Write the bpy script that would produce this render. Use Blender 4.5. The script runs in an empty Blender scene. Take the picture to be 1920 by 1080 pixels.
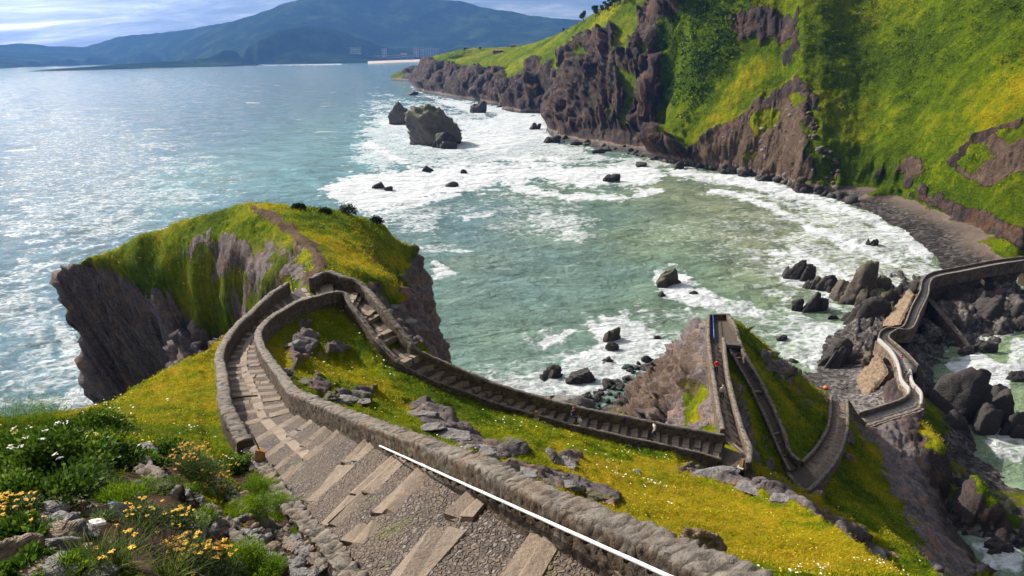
import bpy, bmesh, math, random
import numpy as np
from mathutils import Vector, Matrix
from mathutils.geometry import delaunay_2d_cdt

random.seed(7)
RNG = np.random.default_rng(11)
SC = bpy.context.scene
COL = SC.collection

# ---------------------------------------------------------------- camera maths
F = 1251.0
CZ = 77.0
PITCH = math.atan(446 / F)
ROLL = 0.0187
_fw = np.array([0, math.cos(PITCH), -math.sin(PITCH)])
_u0 = np.array([0, math.sin(PITCH), math.cos(PITCH)])
_r0 = np.array([1.0, 0, 0])
_rt = _r0 * math.cos(ROLL) - _u0 * math.sin(ROLL)
_up = _u0 * math.cos(ROLL) + _r0 * math.sin(ROLL)


def ray(px, py):
    return _fw + _rt * ((px - 960) / F) - _up * ((py - 540) / F)


def PZ(px, py, z):
    v = ray(px, py)
    t = (z - CZ) / v[2]
    return np.array([v[0] * t, v[1] * t, z])


def PD(px, py, d):
    v = ray(px, py)
    t = d / math.hypot(v[0], v[1])
    return np.array([v[0] * t, v[1] * t, CZ + v[2] * t])


def proj(V):
    p = V - np.array([0, 0, CZ])
    w = np.maximum(p @ _fw, 0.05)
    return 960 + F * (p @ _rt) / w, 540 - F * (p @ _up) / w


def parse(s, z=None):
    """'px,py,z; px,py,d123; w x y z' -> list of world points"""
    out = []
    for tok in s.split(';'):
        tok = tok.strip()
        if not tok:
            continue
        if tok[0] == 'w':
            out.append(np.array([float(a) for a in tok[1:].split()]))
            continue
        a = tok.split(',')
        px, py = float(a[0]), float(a[1])
        if len(a) < 3:
            out.append(PZ(px, py, z))
        elif a[2].strip()[0] == 'd':
            out.append(PD(px, py, float(a[2].strip()[1:])))
        else:
            out.append(PZ(px, py, float(a[2])))
    return out


# ---------------------------------------------------------------- numpy noise
def _hash(ix, iy, iz, seed):
    with np.errstate(over='ignore'):
        h = (ix.astype(np.uint32) * np.uint32(374761393) + iy.astype(np.uint32) * np.uint32(668265263)
             + iz.astype(np.uint32) * np.uint32(2246822519) + np.uint32(seed * 3266489917 & 0xffffffff))
        h = (h ^ (h >> np.uint32(13))) * np.uint32(1274126177)
        h = (h ^ (h >> np.uint32(16))) * np.uint32(2246822519)
        return h ^ (h >> np.uint32(15))


_G = np.array([[1, 1, 0], [-1, 1, 0], [1, -1, 0], [-1, -1, 0], [1, 0, 1], [-1, 0, 1], [1, 0, -1], [-1, 0, -1],
               [0, 1, 1], [0, -1, 1], [0, 1, -1], [0, -1, -1], [1, 1, 0], [-1, 1, 0], [0, -1, 1], [0, -1, -1]], np.float32)


def perlin(P, seed=0):
    P = np.asarray(P, np.float32)
    I = np.floor(P)
    f = P - I
    I = I.astype(np.int64)
    u = f * f * f * (f * (f * 6 - 15) + 10)
    res = 0
    for dx in (0, 1):
        wx = u[:, 0] if dx else 1 - u[:, 0]
        for dy in (0, 1):
            wy = u[:, 1] if dy else 1 - u[:, 1]
            for dz in (0, 1):
                wz = u[:, 2] if dz else 1 - u[:, 2]
                g = _G[_hash(I[:, 0] + dx, I[:, 1] + dy, I[:, 2] + dz, seed) & np.uint32(15)]
                d = g[:, 0] * (f[:, 0] - dx) + g[:, 1] * (f[:, 1] - dy) + g[:, 2] * (f[:, 2] - dz)
                res = res + wx * wy * wz * d
    return res


def fbm(P, scale=1.0, octv=4, seed=0, gain=0.5, ridged=False):
    P = np.asarray(P, np.float32) * scale
    a, s, tot = 1.0, 0, 0
    for o in range(octv):
        n = perlin(P, seed + o * 17)
        if ridged:
            n = 1 - 2 * np.abs(n) * 1.4
        s = s + a * n
        tot += a
        a *= gain
        P = P * 2.03 + 7.3
    return s / tot


def worley(P, seed=0):
    P = np.asarray(P, np.float32)
    I = np.floor(P).astype(np.int64)
    f1 = np.full(len(P), 9.0, np.float32)
    f2 = f1.copy()
    cid = np.zeros(len(P), np.float32)
    for dx in (-1, 0, 1):
        for dy in (-1, 0, 1):
            for dz in (-1, 0, 1):
                J = I + np.array([dx, dy, dz])
                h = _hash(J[:, 0], J[:, 1], J[:, 2], seed)
                q = np.stack([(h & 1023), (h >> np.uint32(10)) & 1023, (h >> np.uint32(20)) & 1023], 1).astype(np.float32) / 1023
                d = np.linalg.norm(J + 0.1 + 0.8 * q - P, axis=1)
                c = ((h * np.uint32(2654435761)) >> np.uint32(8)).astype(np.float32) / 2 ** 24
                m = d < f1
                f2 = np.where(m, f1, np.minimum(f2, d))
                cid = np.where(m, c, cid)
                f1 = np.where(m, d, f1)
    return f1, f2, cid


def sstep(a, b, x):
    t = np.clip((x - a) / (b - a), 0, 1)
    return t * t * (3 - 2 * t)


# ---------------------------------------------------------------- object helpers
def mesh_np(name, V, Fc, mat=None, parent=None, smooth=True, attrs=None, link=True):
    V = np.asarray(V, np.float32)
    Fc = np.asarray(Fc, np.int32)
    me = bpy.data.meshes.new(name)
    n, k = len(Fc), Fc.shape[1]
    me.vertices.add(len(V))
    me.vertices.foreach_set('co', V.ravel())
    me.loops.add(n * k)
    me.loops.foreach_set('vertex_index', Fc.ravel())
    me.polygons.add(n)
    me.polygons.foreach_set('loop_start', np.arange(0, n * k, k, dtype=np.int32))
    if smooth:
        me.polygons.foreach_set('use_smooth', np.ones(n, bool))
    me.update(calc_edges=True)
    for an, av in (attrs or {}).items():
        av = np.asarray(av, np.float32)
        if av.ndim == 1:
            a = me.attributes.new(an, 'FLOAT', 'POINT')
            a.data.foreach_set('value', av)
        else:
            a = me.attributes.new(an, 'FLOAT_COLOR', 'POINT')
            a.data.foreach_set('color', np.concatenate([av, np.ones((len(av), 1), np.float32)], 1).ravel())
    if mat:
        me.materials.append(mat)
    o = bpy.data.objects.new(name, me)
    if link:
        COL.objects.link(o)
    if parent:
        o.parent = parent
    return o


def tag(o, label=None, cat=None, group=None, kind=None):
    if label:
        o['label'] = label
    if cat:
        o['category'] = cat
    if group:
        o['group'] = group
    if kind:
        o['kind'] = kind
    return o


def empty(name, loc, label, cat, group=None, rz=0.0):
    o = bpy.data.objects.new(name, None)
    o.empty_display_size = 0.2
    COL.objects.link(o)
    o.location = [float(a) for a in loc]
    o.rotation_euler = (0, 0, rz)
    return tag(o, label, cat, group)


def grid_faces(nr, nc, wrap=False):
    i = np.arange(nr - 1)[:, None] * nc
    j = np.arange(nc if wrap else nc - 1)[None, :]
    j2 = (j + 1) % nc
    a = i + j
    b = i + j2
    return np.stack([a, b, b + nc, a + nc], -1).reshape(-1, 4)


class MB:
    """collects pieces (verts, faces) into one mesh"""

    def __init__(s):
        s.V, s.F, s.n = [], [], 0

    def add(s, V, Fc):
        V = np.asarray(V, float)
        Fc = [list(f) for f in Fc]
        s.V.append(V)
        s.F += [[i + s.n for i in f] for f in Fc]
        s.n += len(V)
        return s

    def box(s, c, size, rot=0.0, jit=0.0, bev=0.0):
        sx, sy, sz = [a / 2 for a in size]
        V = []
        b = min(bev, sx * .45, sy * .45, sz * .45)
        if b <= 0:
            V = [(x, y, z) for x in (-sx, sx) for y in (-sy, sy) for z in (-sz, sz)]
            Fc = [(0, 1, 3, 2), (4, 6, 7, 5), (0, 4, 5, 1), (2, 3, 7, 6), (0, 2, 6, 4), (1, 5, 7, 3)]
        else:
            bm = bmesh.new()
            bmesh.ops.create_cube(bm, size=1)
            for v in bm.verts:
                v.co = Vector((v.co.x * 2 * sx, v.co.y * 2 * sy, v.co.z * 2 * sz))
            bmesh.ops.bevel(bm, geom=bm.edges[:], offset=b, segments=1, affect='EDGES')
            bm.verts.index_update()
            V = [tuple(v.co) for v in bm.verts]
            Fc = [[v.index for v in f.verts] for f in bm.faces]
            bm.free()
        V = np.array(V, float)
        if jit:
            V += RNG.uniform(-jit, jit, V.shape)
        if np.ndim(rot) == 2:
            V = V @ np.array(rot).T
        elif rot:
            c_, s_ = math.cos(rot), math.sin(rot)
            V = np.stack([V[:, 0] * c_ - V[:, 1] * s_, V[:, 0] * s_ + V[:, 1] * c_, V[:, 2]], 1)
        return s.add(V + np.array(c, float), Fc)

    def tube(s, pts, r, seg=8, caps=True):
        pts = [np.array(p, float) for p in pts]
        rs = r if hasattr(r, '__len__') else [r] * len(pts)
        V, Fc = [], []
        for i, p in enumerate(pts):
            t = pts[min(i + 1, len(pts) - 1)] - pts[max(i - 1, 0)]
            t = t / (np.linalg.norm(t) + 1e-9)
            a = np.cross(t, [0, 0, 1.0])
            if np.linalg.norm(a) < 0.05:
                a = np.cross(t, [1.0, 0, 0])
            a /= np.linalg.norm(a)
            b = np.cross(t, a)
            for k in range(seg):
                w = 2 * math.pi * k / seg
                V.append(p + rs[i] * (a * math.cos(w) + b * math.sin(w)))
        for i in range(len(pts) - 1):
            for k in range(seg):
                k2 = (k + 1) % seg
                Fc.append((i * seg + k, i * seg + k2, (i + 1) * seg + k2, (i + 1) * seg + k))
        if caps:
            Fc.append(tuple(range(seg))[::-1])
            Fc.append(tuple(range((len(pts) - 1) * seg, len(pts) * seg)))
        return s.add(V, Fc)

    def ball(s, c, r, seg=10, rings=7, sq=(1, 1, 1)):
        V, Fc = [], []
        for i in range(rings + 1):
            th = math.pi * i / rings
            for k in range(seg):
                ph = 2 * math.pi * k / seg
                V.append((c[0] + r * sq[0] * math.sin(th) * math.cos(ph), c[1] + r * sq[1] * math.sin(th) * math.sin(ph), c[2] + r * sq[2] * math.cos(th)))
        for i in range(rings):
            for k in range(seg):
                k2 = (k + 1) % seg
                Fc.append((i * seg + k, (i + 1) * seg + k, (i + 1) * seg + k2, i * seg + k2))
        return s.add(V, Fc)

    def build(s, name, mat, parent=None, smooth=False):
        me = bpy.data.meshes.new(name)
        V = np.concatenate(s.V)
        me.from_pydata(V.tolist(), [], s.F)
        if smooth:
            for p in me.polygons:
                p.use_smooth = True
        me.update()
        if mat:
            me.materials.append(mat)
        o = bpy.data.objects.new(name, me)
        COL.objects.link(o)
        if parent:
            o.parent = parent
        return o


# ---------------------------------------------------------------- node helpers
class NT:
    def __init__(s, tree):
        s.t = tree
        s.x = 0

    def n(s, typ, **kw):
        nd = s.t.nodes.new('ShaderNode' + typ)
        s.x += 30
        nd.location = (s.x, 0)
        for k, v in kw.items():
            if hasattr(nd, k) and k not in ('Scale',):
                setattr(nd, k, v)
                continue
            k2 = k.replace('_', ' ')
            s.set(nd, k2, v)
        return nd

    def set(s, nd, key, v):
        sock = nd.inputs[key] if not isinstance(key, int) else nd.inputs[key]
        if isinstance(v, bpy.types.NodeSocket):
            s.t.links.new(v, sock)
        elif isinstance(v, bpy.types.Node):
            s.t.links.new(v.outputs[0], sock)
        else:
            if hasattr(sock.default_value, '__len__') and not hasattr(v, '__len__'):
                v = (v, v, v)
            if hasattr(sock.default_value, '__len__') and len(sock.default_value) == 4 and len(v) == 3:
                v = (*v, 1)
            sock.default_value = v

    def attr(s, name):
        return s.n('Attribute', attribute_name=name)

    def noise(s, vec, scale, detail=4, rough=0.55, dist=0.0):
        nd = s.n('TexNoise')
        s.set(nd, 'Vector', vec)
        s.set(nd, 'Scale', scale)
        s.set(nd, 'Detail', detail)
        s.set(nd, 'Roughness', rough)
        s.set(nd, 'Distortion', dist)
        return nd.outputs[0]

    def vor(s, vec, scale, feature='F1', out=0):
        nd = s.n('TexVoronoi', feature=feature)
        s.set(nd, 'Vector', vec)
        s.set(nd, 'Scale', scale)
        return nd.outputs[out]

    def map(s, vec, scale=(1, 1, 1), rot=(0, 0, 0), loc=(0, 0, 0)):
        nd = s.n('Mapping')
        s.set(nd, 'Vector', vec)
        nd.inputs['Scale'].default_value = scale
        nd.inputs['Rotation'].default_value = rot
        nd.inputs['Location'].default_value = loc
        return nd.outputs[0]

    def ramp(s, fac, stops, interp='LINEAR'):
        nd = s.n('ValToRGB')
        s.set(nd, 0, fac)
        cr = nd.color_ramp
        cr.interpolation = interp
        while len(cr.elements) < len(stops):
            cr.elements.new(0.5)
        for e, (p, c) in zip(cr.elements, stops):
            e.position = p
            e.color = (c, c, c, 1) if not hasattr(c, '__len__') else (*c, 1)
        return nd.outputs[0]

    def mr(s, v, a, b, c=0.0, d=1.0, smooth=True):
        nd = s.n('MapRange', interpolation_type='SMOOTHSTEP' if smooth else 'LINEAR')
        for i, q in enumerate((v, a, b, c, d)):
            s.set(nd, i, q)
        return nd.outputs[0]

    def math(s, op, a, b=0.0, clamp=False):
        nd = s.n('Math', operation=op, use_clamp=clamp)
        s.set(nd, 0, a)
        s.set(nd, 1, b)
        return nd.outputs[0]

    def mix(s, fac, a, b, mode='MIX'):
        nd = s.n('Mix', data_type='RGBA', blend_type=mode)
        s.set(nd, 0, fac)
        s.set(nd, 6, a)
        s.set(nd, 7, b)
        return nd.outputs[2]

    def bump(s, h, strength=0.5, dist=0.1, normal=None):
        nd = s.n('Bump')
        s.set(nd, 'Strength', strength)
        s.set(nd, 'Distance', dist)
        s.set(nd, 'Height', h)
        if normal is not None:
            s.set(nd, 'Normal', normal)
        return nd.outputs[0]


def material(name):
    m = bpy.data.materials.new(name)
    m.use_nodes = True
    t = m.node_tree
    t.nodes.clear()
    nt = NT(t)
    out = nt.n('OutputMaterial')
    b = nt.n('BsdfPrincipled')
    t.links.new(b.outputs[0], out.inputs[0])
    return m, nt, b


def pos(nt):
    return nt.n('NewGeometry').outputs['Position']


def simple(name, col, rough=0.8, metal=0.0, var=0.25, scale=6.0, bump=0.0, spec=0.3):
    m, nt, b = material(name)
    tc = nt.n('TexCoord').outputs['Object']
    n1 = nt.noise(tc, scale, 5)
    c = nt.mix(nt.mr(n1, 0.3, 0.7), tuple(a * (1 - var) for a in col), tuple(min(1, a * (1 + var)) for a in col))
    nt.set(b, 'Base Color', c)
    nt.set(b, 'Roughness', rough)
    nt.set(b, 'Metallic', metal)
    nt.set(b, 'Specular IOR Level', spec)
    if bump:
        nt.set(b, 'Normal', nt.bump(nt.noise(tc, scale * 4, 5), 0.6, bump))
    return m


# ---------------------------------------------------------------- curve helpers
def catmull(P, n=8):
    P = np.array(P, float)
    if len(P) < 3:
        return np.array([P[0] + (P[-1] - P[0]) * t for t in np.linspace(0, 1, n + 1)])
    Q = np.vstack([2 * P[0] - P[1], P, 2 * P[-1] - P[-2]])
    out = []
    for i in range(1, len(Q) - 2):
        p0, p1, p2, p3 = Q[i - 1:i + 3]
        for t in np.linspace(0, 1, n, endpoint=False):
            out.append(0.5 * ((2 * p1) + (-p0 + p2) * t + (2 * p0 - 5 * p1 + 4 * p2 - p3) * t * t + (-p0 + 3 * p1 - 3 * p2 + p3) * t ** 3))
    out.append(P[-1])
    return np.array(out)


def resample(P, step):
    """step: number or function(point)->step"""
    P = np.array(P, float)
    L = np.concatenate([[0], np.cumsum(np.linalg.norm(np.diff(P, axis=0), axis=1))])
    tot = L[-1]
    if callable(step):
        s, S = 0.0, [0.0]
        while s < tot:
            p = [np.interp(s, L, P[:, k]) for k in range(3)]
            s += step(p)
            S.append(min(s, tot))
        S = np.array(S)
    else:
        S = np.linspace(0, tot, max(2, int(round(tot / step)) + 1))
    return np.stack([np.interp(S, L, P[:, k]) for k in range(P.shape[1])], 1)


# ---------------------------------------------------------------- terrain engine
def tin_eval(pts, X, Y):
    """linear interpolation over a Delaunay triangulation"""
    pts = np.array(pts)
    key = np.round(pts[:, :2] / 0.25).astype(int)
    _, idx = np.unique(key, axis=0, return_index=True)
    pts = pts[np.sort(idx)]
    res = delaunay_2d_cdt([Vector((float(p[0]), float(p[1]))) for p in pts], [], [], 0, 1e-4)
    vs, tris, ov = res[0], res[2], res[3]
    zz = [pts[o[0], 2] if o else 0.0 for o in ov]
    VX = np.array([v.x for v in vs])
    VY = np.array([v.y for v in vs])
    Z = np.full(X.shape, -8.0)
    # polar bins to limit the candidates
    az = np.arctan2(X, Y)
    order = np.argsort(az.ravel())
    azs = az.ravel()[order]
    Xf, Yf, Zf = X.ravel(), Y.ravel(), Z.ravel()
    for t in tris:
        a, b, c = t[:3]
        ta = np.arctan2(VX[[a, b, c]], VY[[a, b, c]])
        if ta.max() - ta.min() > 3:
            continue
        i0, i1 = np.searchsorted(azs, [ta.min() - 1e-6, ta.max() + 1e-6])
        if i1 <= i0:
            continue
        ii = order[i0:i1]
        x, y = Xf[ii], Yf[ii]
        m = (x >= min(VX[a], VX[b], VX[c]) - 1e-6) & (x <= max(VX[a], VX[b], VX[c]) + 1e-6) & (y >= min(VY[a], VY[b], VY[c]) - 1e-6) & (y <= max(VY[a], VY[b], VY[c]) + 1e-6)
        ii, x, y = ii[m], x[m], y[m]
        den = (VY[b] - VY[c]) * (VX[a] - VX[c]) + (VX[c] - VX[b]) * (VY[a] - VY[c])
        if abs(den) < 1e-9 or not len(ii):
            continue
        l1 = ((VY[b] - VY[c]) * (x - VX[c]) + (VX[c] - VX[b]) * (y - VY[c])) / den
        l2 = ((VY[c] - VY[a]) * (x - VX[c]) + (VX[a] - VX[c]) * (y - VY[c])) / den
        l3 = 1 - l1 - l2
        k = (l1 >= -1e-6) & (l2 >= -1e-6) & (l3 >= -1e-6)
        Zf[ii[k]] = (l1 * zz[a] + l2 * zz[b] + l3 * zz[c])[k]
    return Zf.reshape(X.shape)


def smooth_grid(Z, n, w=0.5):
    for _ in range(n):
        Q = np.pad(Z, 1, mode='edge')
        Z = (1 - w) * Z + w * 0.25 * (Q[:-2, 1:-1] + Q[2:, 1:-1] + Q[1:-1, :-2] + Q[1:-1, 2:])
    return Z


def grid_normals(P):
    """P (nr,nc,3)"""
    du = np.gradient(P, axis=0)
    dv = np.gradient(P, axis=1)
    n = np.cross(dv, du)
    n /= np.linalg.norm(n, axis=-1, keepdims=True) + 1e-9
    n *= np.where(n[..., 2:] < 0, -1, 1)
    return n


def pxmask(PX, PY, poly, feather=10, D=None, dr=None, wob=None):
    """soft membership of points whose picture position lies in a polygon (surface patches of rock, dirt...)"""
    poly = np.array([[float(b) for b in a.split(',')] for a in poly.split(';') if a.strip()])
    out = np.zeros(PX.shape)
    x0, y0 = poly.min(0) - feather * 3
    x1, y1 = poly.max(0) + feather * 3
    m = (PX > x0) & (PX < x1) & (PY > y0) & (PY < y1)
    if dr is not None:
        m &= (D > dr[0]) & (D < dr[1])
    x, y = PX[m], PY[m]
    if not len(x):
        return out
    ins = np.zeros(len(x), bool)
    dist = np.full(len(x), 1e9)
    n = len(poly)
    for i in range(n):
        ax, ay = poly[i]
        bx, by = poly[(i + 1) % n]
        cond = ((ay > y) != (by > y))
        with np.errstate(divide='ignore', invalid='ignore'):
            ins ^= cond & (x < (bx - ax) * (y - ay) / (by - ay + 1e-12) + ax)
        t = np.clip(((x - ax) * (bx - ax) + (y - ay) * (by - ay)) / ((bx - ax) ** 2 + (by - ay) ** 2 + 1e-9), 0, 1)
        dist = np.minimum(dist, np.hypot(x - ax - t * (bx - ax), y - ay - t * (by - ay)))
    sd = np.where(ins, dist, -dist)
    if wob is not None:
        sd = sd + wob[m] * feather * 2.2
    out[m] = sstep(-feather * 0.5, feather * 0.5, sd)
    return out
# ================================================================ PATH DATA (picture px, py of left/right stair edge, height)
def secs(s):
    out = []
    for tok in s.split(';'):
        tok = tok.strip()
        if tok:
            a = [float(x) for x in tok.split(',')]
            out.append((PZ(a[0], a[1], a[4]), PZ(a[2], a[3], a[4])))
    return out


SEC_A = [(np.array(a, float), np.array(b, float)) for a, b in (((1.9, .2, 72.2), (4.0, 1.5, 72.2)), ((.5, 2.4, 71.7), (2.6, 3.7, 71.7)), ((-.6, 4.2, 71.2), (1.5, 5.5, 71.2)), ((-1.35, 5.5, 70.7), (.75, 6.7, 70.7)), ((-2.1, 7.2, 70.15), (-.1, 8.1, 70.15)), ((-3.05, 9.1, 69.3), (-1.15, 10.1, 69.3)))] + secs('567,960,767,893,68.2;515,893,652,836,66.6;475,838,580,797,65.3;'
             '443,793,548,780,64.6;438,773,535,763,64;433,740,522,738,63;429,720,508,717,62.2;425,703,497,700,61.6;427,685,488,683,61;'
             '433,670,483,668,60.5;442,653,481,655,60;455,634,485,640,59.6;482,606,504,619,59;515,573,537,596,58.3;545,550,566,580,57.9;575,538,597,572,57.75')
SEC_B = secs('590,545,605,571,57.7;615,533,622,568,57.6;645,543,641,562,57.4;675,556,662,583,56.9;715,598,687,611,56.2;739,630,710,643,55.4;765,662,741,675,54.5;'
             '782,678,757,692,54;838,703,810,720,52.4;900,730,875,742,50.8;955,750,935,764,49.6;1075,782,1068,802,47.2;1150,797,1145,820,45.8;1225,812,1222,836,44.5;1300,826,1296,852,43.3;1359,836,1352,868,42.4')
SEC_C = secs('1359,822,1398,856,42;1351,785,1384,818,41.2;1342,729,1368,757,39.5;1335,683,1358,708,38.3;1330,641,1352,645,36.3')
SEC_D = secs('1361,646,1385,645,35.6;1377,676,1397,672,34.5;1406,729,1428,724,32.5;1430,778,1451,772,30.5;1451,828,1472,822,29;1465,859,1482,856,28;1478,885,1500,876,27.4')
SEC_E = secs('1506,878,1532,908,27;1527,856,1560,873,25.3;1546,828,1576,838,23;1557,799,1584,802,20.7;1560,750,1584,758,18')


SEC_BR = secs('1612,782,1626,797,10.3;1650,770,1662,785,9.6;1688,757,1701,773,9;1703,747,1724,764,8.6;1705,735,1724,742,8.4;1692,718,1708,722,8.1;1688,700,1704,699,8;'
              '1683,682,1720,690,7.8;1672,663,1700,668,7.7;1659,650,1682,652,7.6;1648,640,1665,637,7.5;1652,627,1668,628,7.5;1666,619,1680,621,7.5;'
              '1694,617,1708,619,7.5;1710,580,1724,586,7.6;1726,550,1738,556,7.8;1731,528,1742,533,7.9;1749,515,1756,522,8;1793,506,1806,512,8.2;1860,493,1866,500,8.6;1920,485,1926,491,9;1990,476,1996,482,9.5;2080,468,2086,474,10')


def center(S):
    return np.array([(a + b) / 2 for a, b in S])


CL = {k: resample(catmull(center(S), 10), 0.4) for k, S in (('A', SEC_A), ('B', SEC_B), ('C', SEC_C), ('D', SEC_D), ('E', SEC_E), ('BR', SEC_BR))}
PLAT = parse('1331,600;1363,600;1385,646;1330,642', 36.1)          # turning platform at the ridge end
LAND = parse('1478,880;1505,872;1536,908;1512,926;1492,905', 27.1)   # turning landing lower down
CORN = parse('1350,836;1400,856;1408,878;1352,868', 42.1)


def path_field(X, Y, pts):
    """nearest distance to a polyline and height there"""
    D = np.full(X.shape, 1e9)
    Z = np.zeros(X.shape)
    m = (X > pts[:, 0].min() - 6) & (X < pts[:, 0].max() + 6) & (Y > pts[:, 1].min() - 6) & (Y < pts[:, 1].max() + 6)
    x, y = X[m], Y[m]
    d = np.full(len(x), 1e9)
    z = np.zeros(len(x))
    for i in range(0, len(x), 20000):
        dd = (x[i:i + 20000, None] - pts[None, :, 0]) ** 2 + (y[i:i + 20000, None] - pts[None, :, 1]) ** 2
        k = dd.argmin(1)
        d[i:i + 20000] = np.sqrt(dd[np.arange(len(k)), k])
        z[i:i + 20000] = pts[k, 2]
    D[m] = d
    Z[m] = z
    return D, Z


# ================================================================ ISLAND (headland with the stairs)
IP = []


def ln(s, step=2.5, z=None):
    p = parse(s, z)
    if len(p) > 1:
        p = list(resample(p, step))
    IP.extend(p)
    return np.array(p)


def pt(s):
    IP.extend(parse(s))


def off(P, dist, dz=None, z=None, step=3, az=None):
    """copy of a polyline pushed away from the camera (or along az) and lowered"""
    Q = np.array(P, float).copy()
    r = np.hypot(Q[:, 0], Q[:, 1])
    dx, dy = (Q[:, 0] / r, Q[:, 1] / r) if az is None else (math.sin(az), math.cos(az))
    Q[:, 0] += dx * dist
    Q[:, 1] += dy * dist
    if z is not None:
        Q[:, 2] = z
    else:
        Q[:, 2] += dz
    IP.extend(list(resample(Q, step)))
    return Q


# --- stairs and their shoulders
for S in (SEC_A, SEC_B, SEC_C, SEC_D, SEC_E):
    for e in (0, 1):
        q = resample(np.array([s[e] for s in S]), 1.5)
        q[:, 2] -= 0.2
        IP.extend(list(q))
IP.extend(PLAT)
IP.extend(LAND)
# --- garden bank left of the near stairs
pt('w -12 1 73; w -6 -4 74; w 6 -4 73; w -22 -4 72; w 8 3 71')
pt('w -2.5 1.5 72; w -3 4 71.4;0,1080,72.6; 150,1080,72.6; 300,1080,72.4; 450,1080,71.9; 560,1080,71.2; 640,1085,70.6')
pt('0,980,71.9; 150,980,72.0; 300,1000,71.6; 430,1000,70.9; 520,1000,70.1; 590,1010,69.5')
pt('0,900,70.8; 150,890,70.6; 280,900,70.3; 400,900,69.4; 470,930,69; 540,960,68.6')
pt('0,830,69.2; 130,830,69; 250,840,68.6; 350,860,68.2; 440,870,67.2')
pt('0,795,67.5; 120,795,66.8; 220,810,66.5; w -40 28 60; w -40 10 66; w -60 10 50')
# --- grassy bench left of the outer parapet
ln('20,800,65.5; 130,772,62.4; 200,742,61.6; 260,710,61; 330,675,60.4; 400,645,59.8; 440,610,59; 500,568,58.4; 540,543,58', 1.5)
E1 = parse('130,772,61.5; 200,742,61; 260,710,60.5; 330,675,60; 400,645,59.5; 440,610,58.8; 490,572,58.2')
off(E1[:-2], 4, dz=-9)
off(E1[:-1], 9, dz=-25)
off(E1[:-2], 15, dz=-45)
off(E1[:-3], 22, z=-5)
pt('w -45 40 -5; w -60 30 -5; w -50 22 30; w -62 12 20; w -75 10 -5; w -40 50 -5; w -38 62 -3')
pt('350,760,62.6; 300,740,61.8; 390,720,61.3; 390,790,64; 300,800,64.6; 405,690,60.6; 420,820,65.2; 250,780,63.6')
# --- inside the loop and the meadow between the main wall and the lower flight
pt('600,590,56.9; 560,600,57.3; 530,640,58.2; 540,690,59.2; 560,740,60.2; 640,790,61.6; 740,850,63.8; 820,900,65.4; 930,965,66.8; 1060,1040,68; 1200,1100,69')
pt('640,610,56.2; 690,680,55; 620,680,57; 700,760,56.8; 800,800,57; 860,780,53.6; 950,850,57.2; 1000,830,54.6; 1100,850,51.4; 1200,880,49; 1100,930,58; 1200,980,59.6; 1300,1030,61; 1400,1060,61.5')
pt('1250,920,51.5; 1350,930,50.5; 1450,990,54.5; 1550,1040,58')
GE = ln('1280,882,45.6; 1340,895,46.3; 1400,908,47.3; 1450,922,49; 1500,942,51.2; 1560,975,54.4; 1640,1030,59; 1700,1062,61.4; 1770,1100,63.6; 1880,1180,66.5', 1.2)
off(GE[2:], 2.0, dz=-4.5)
off(GE[4:], 5.0, dz=-11)
off(GE[4:], 9.0, dz=-19)
pt('w 22 -2 69; w 30 5 62; w 45 10 40; w 60 5 30; w 75 20 0; w 90 0 -4; w 40 -4 60')
# --- promontory
CR = ln('84,487,d155; 150,463,d152; 250,430,d144; 330,403,d138; 400,382,d132; 440,373,52.5; 500,370,53; 560,380,51.6; 640,390,48.4; 700,405,44.6; 760,430,39.5; 780,455,34.5; 790,482,30', 1.6)
off(CR[:-6], 7, dz=-12)
off(CR[:-6], 12, dz=-34)
off(CR[:-6], 16, z=-5)
ln('w -19 150 24; w -21 158 10; w -22 163 -5')
ln('788,484,29.5; 796,520,24; 806,570,17; 812,630,8; 816,690,-2')
RB = ln('w -18 157 -4; w -14 135 -4; w -5 112 -4; w 4 92 -4; w 9 80 -4; w 14 78 -4', 2.5)
pt('w -24 172 -6; w -5 150 -6; w 5 120 -6; w 10 98 -6')
ln('770,640,51.5; 800,668,50.5; 850,690,49; 920,722,47.4; 1000,745,45.6; 1100,772,43.8; 1220,797,41.8; 1330,810,39', 1.5)
BW = parse('770,640,49.5; 850,690,47; 920,722,45.4; 1000,745,43.6; 1100,772,41.8; 1220,797,39.8; 1300,808,38')
off(BW, 6, dz=-15)
off(BW[:-1], 12, dz=-30)
off(BW[:-3], 18, z=-3)
# promontory top
ln('590,520,57; 600,495,54.8; 585,462,53; 545,432,51.5; 505,405,51.8; 470,385,52.3', 2)
pt('650,450,48.6; 700,470,45; 740,520,44.5; 700,520,48.4; 650,500,51.6; 620,430,49.6; 660,410,48; 690,540,51.5; 740,585,50; 730,440,42; 770,480,38; 760,540,42.5; 640,520,54; 580,415,50.8')
ln('758,470,39; 772,500,36; 782,540,33; 780,580,34; 772,610,40', 2)
# bowl and flank towards the open sea
pt('560,505,52; 540,470,50.3; 500,440,50; 450,412,d119; 400,412,d128; 330,432,d133.5; 250,457,d139.5; 180,477,d148; 120,490,d152')
pt('550,530,54; 520,520,50; 490,500,47.6; 460,470,d112; 420,450,d119; 360,470,d126; 300,490,d132; 250,500,d137; 200,505,d145; 150,500,d149.5')
pt('520,550,51; 480,550,d97; 440,530,d108; 400,520,d116; 350,530,d122.5; 300,540,d129.5; 270,545,d134.5')
pt('480,580,d88; 455,590,d99; 430,590,d107; 400,600,d113; 370,600,d118.5; 340,595,d124.5')
ln('95,494,d153.5; 150,512,d148; 210,532,d143; 262,562,d134.5; 300,592,d128.5; 345,617,d121.5; 385,642,d114.5; 412,640,d108.5', 2)
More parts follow.
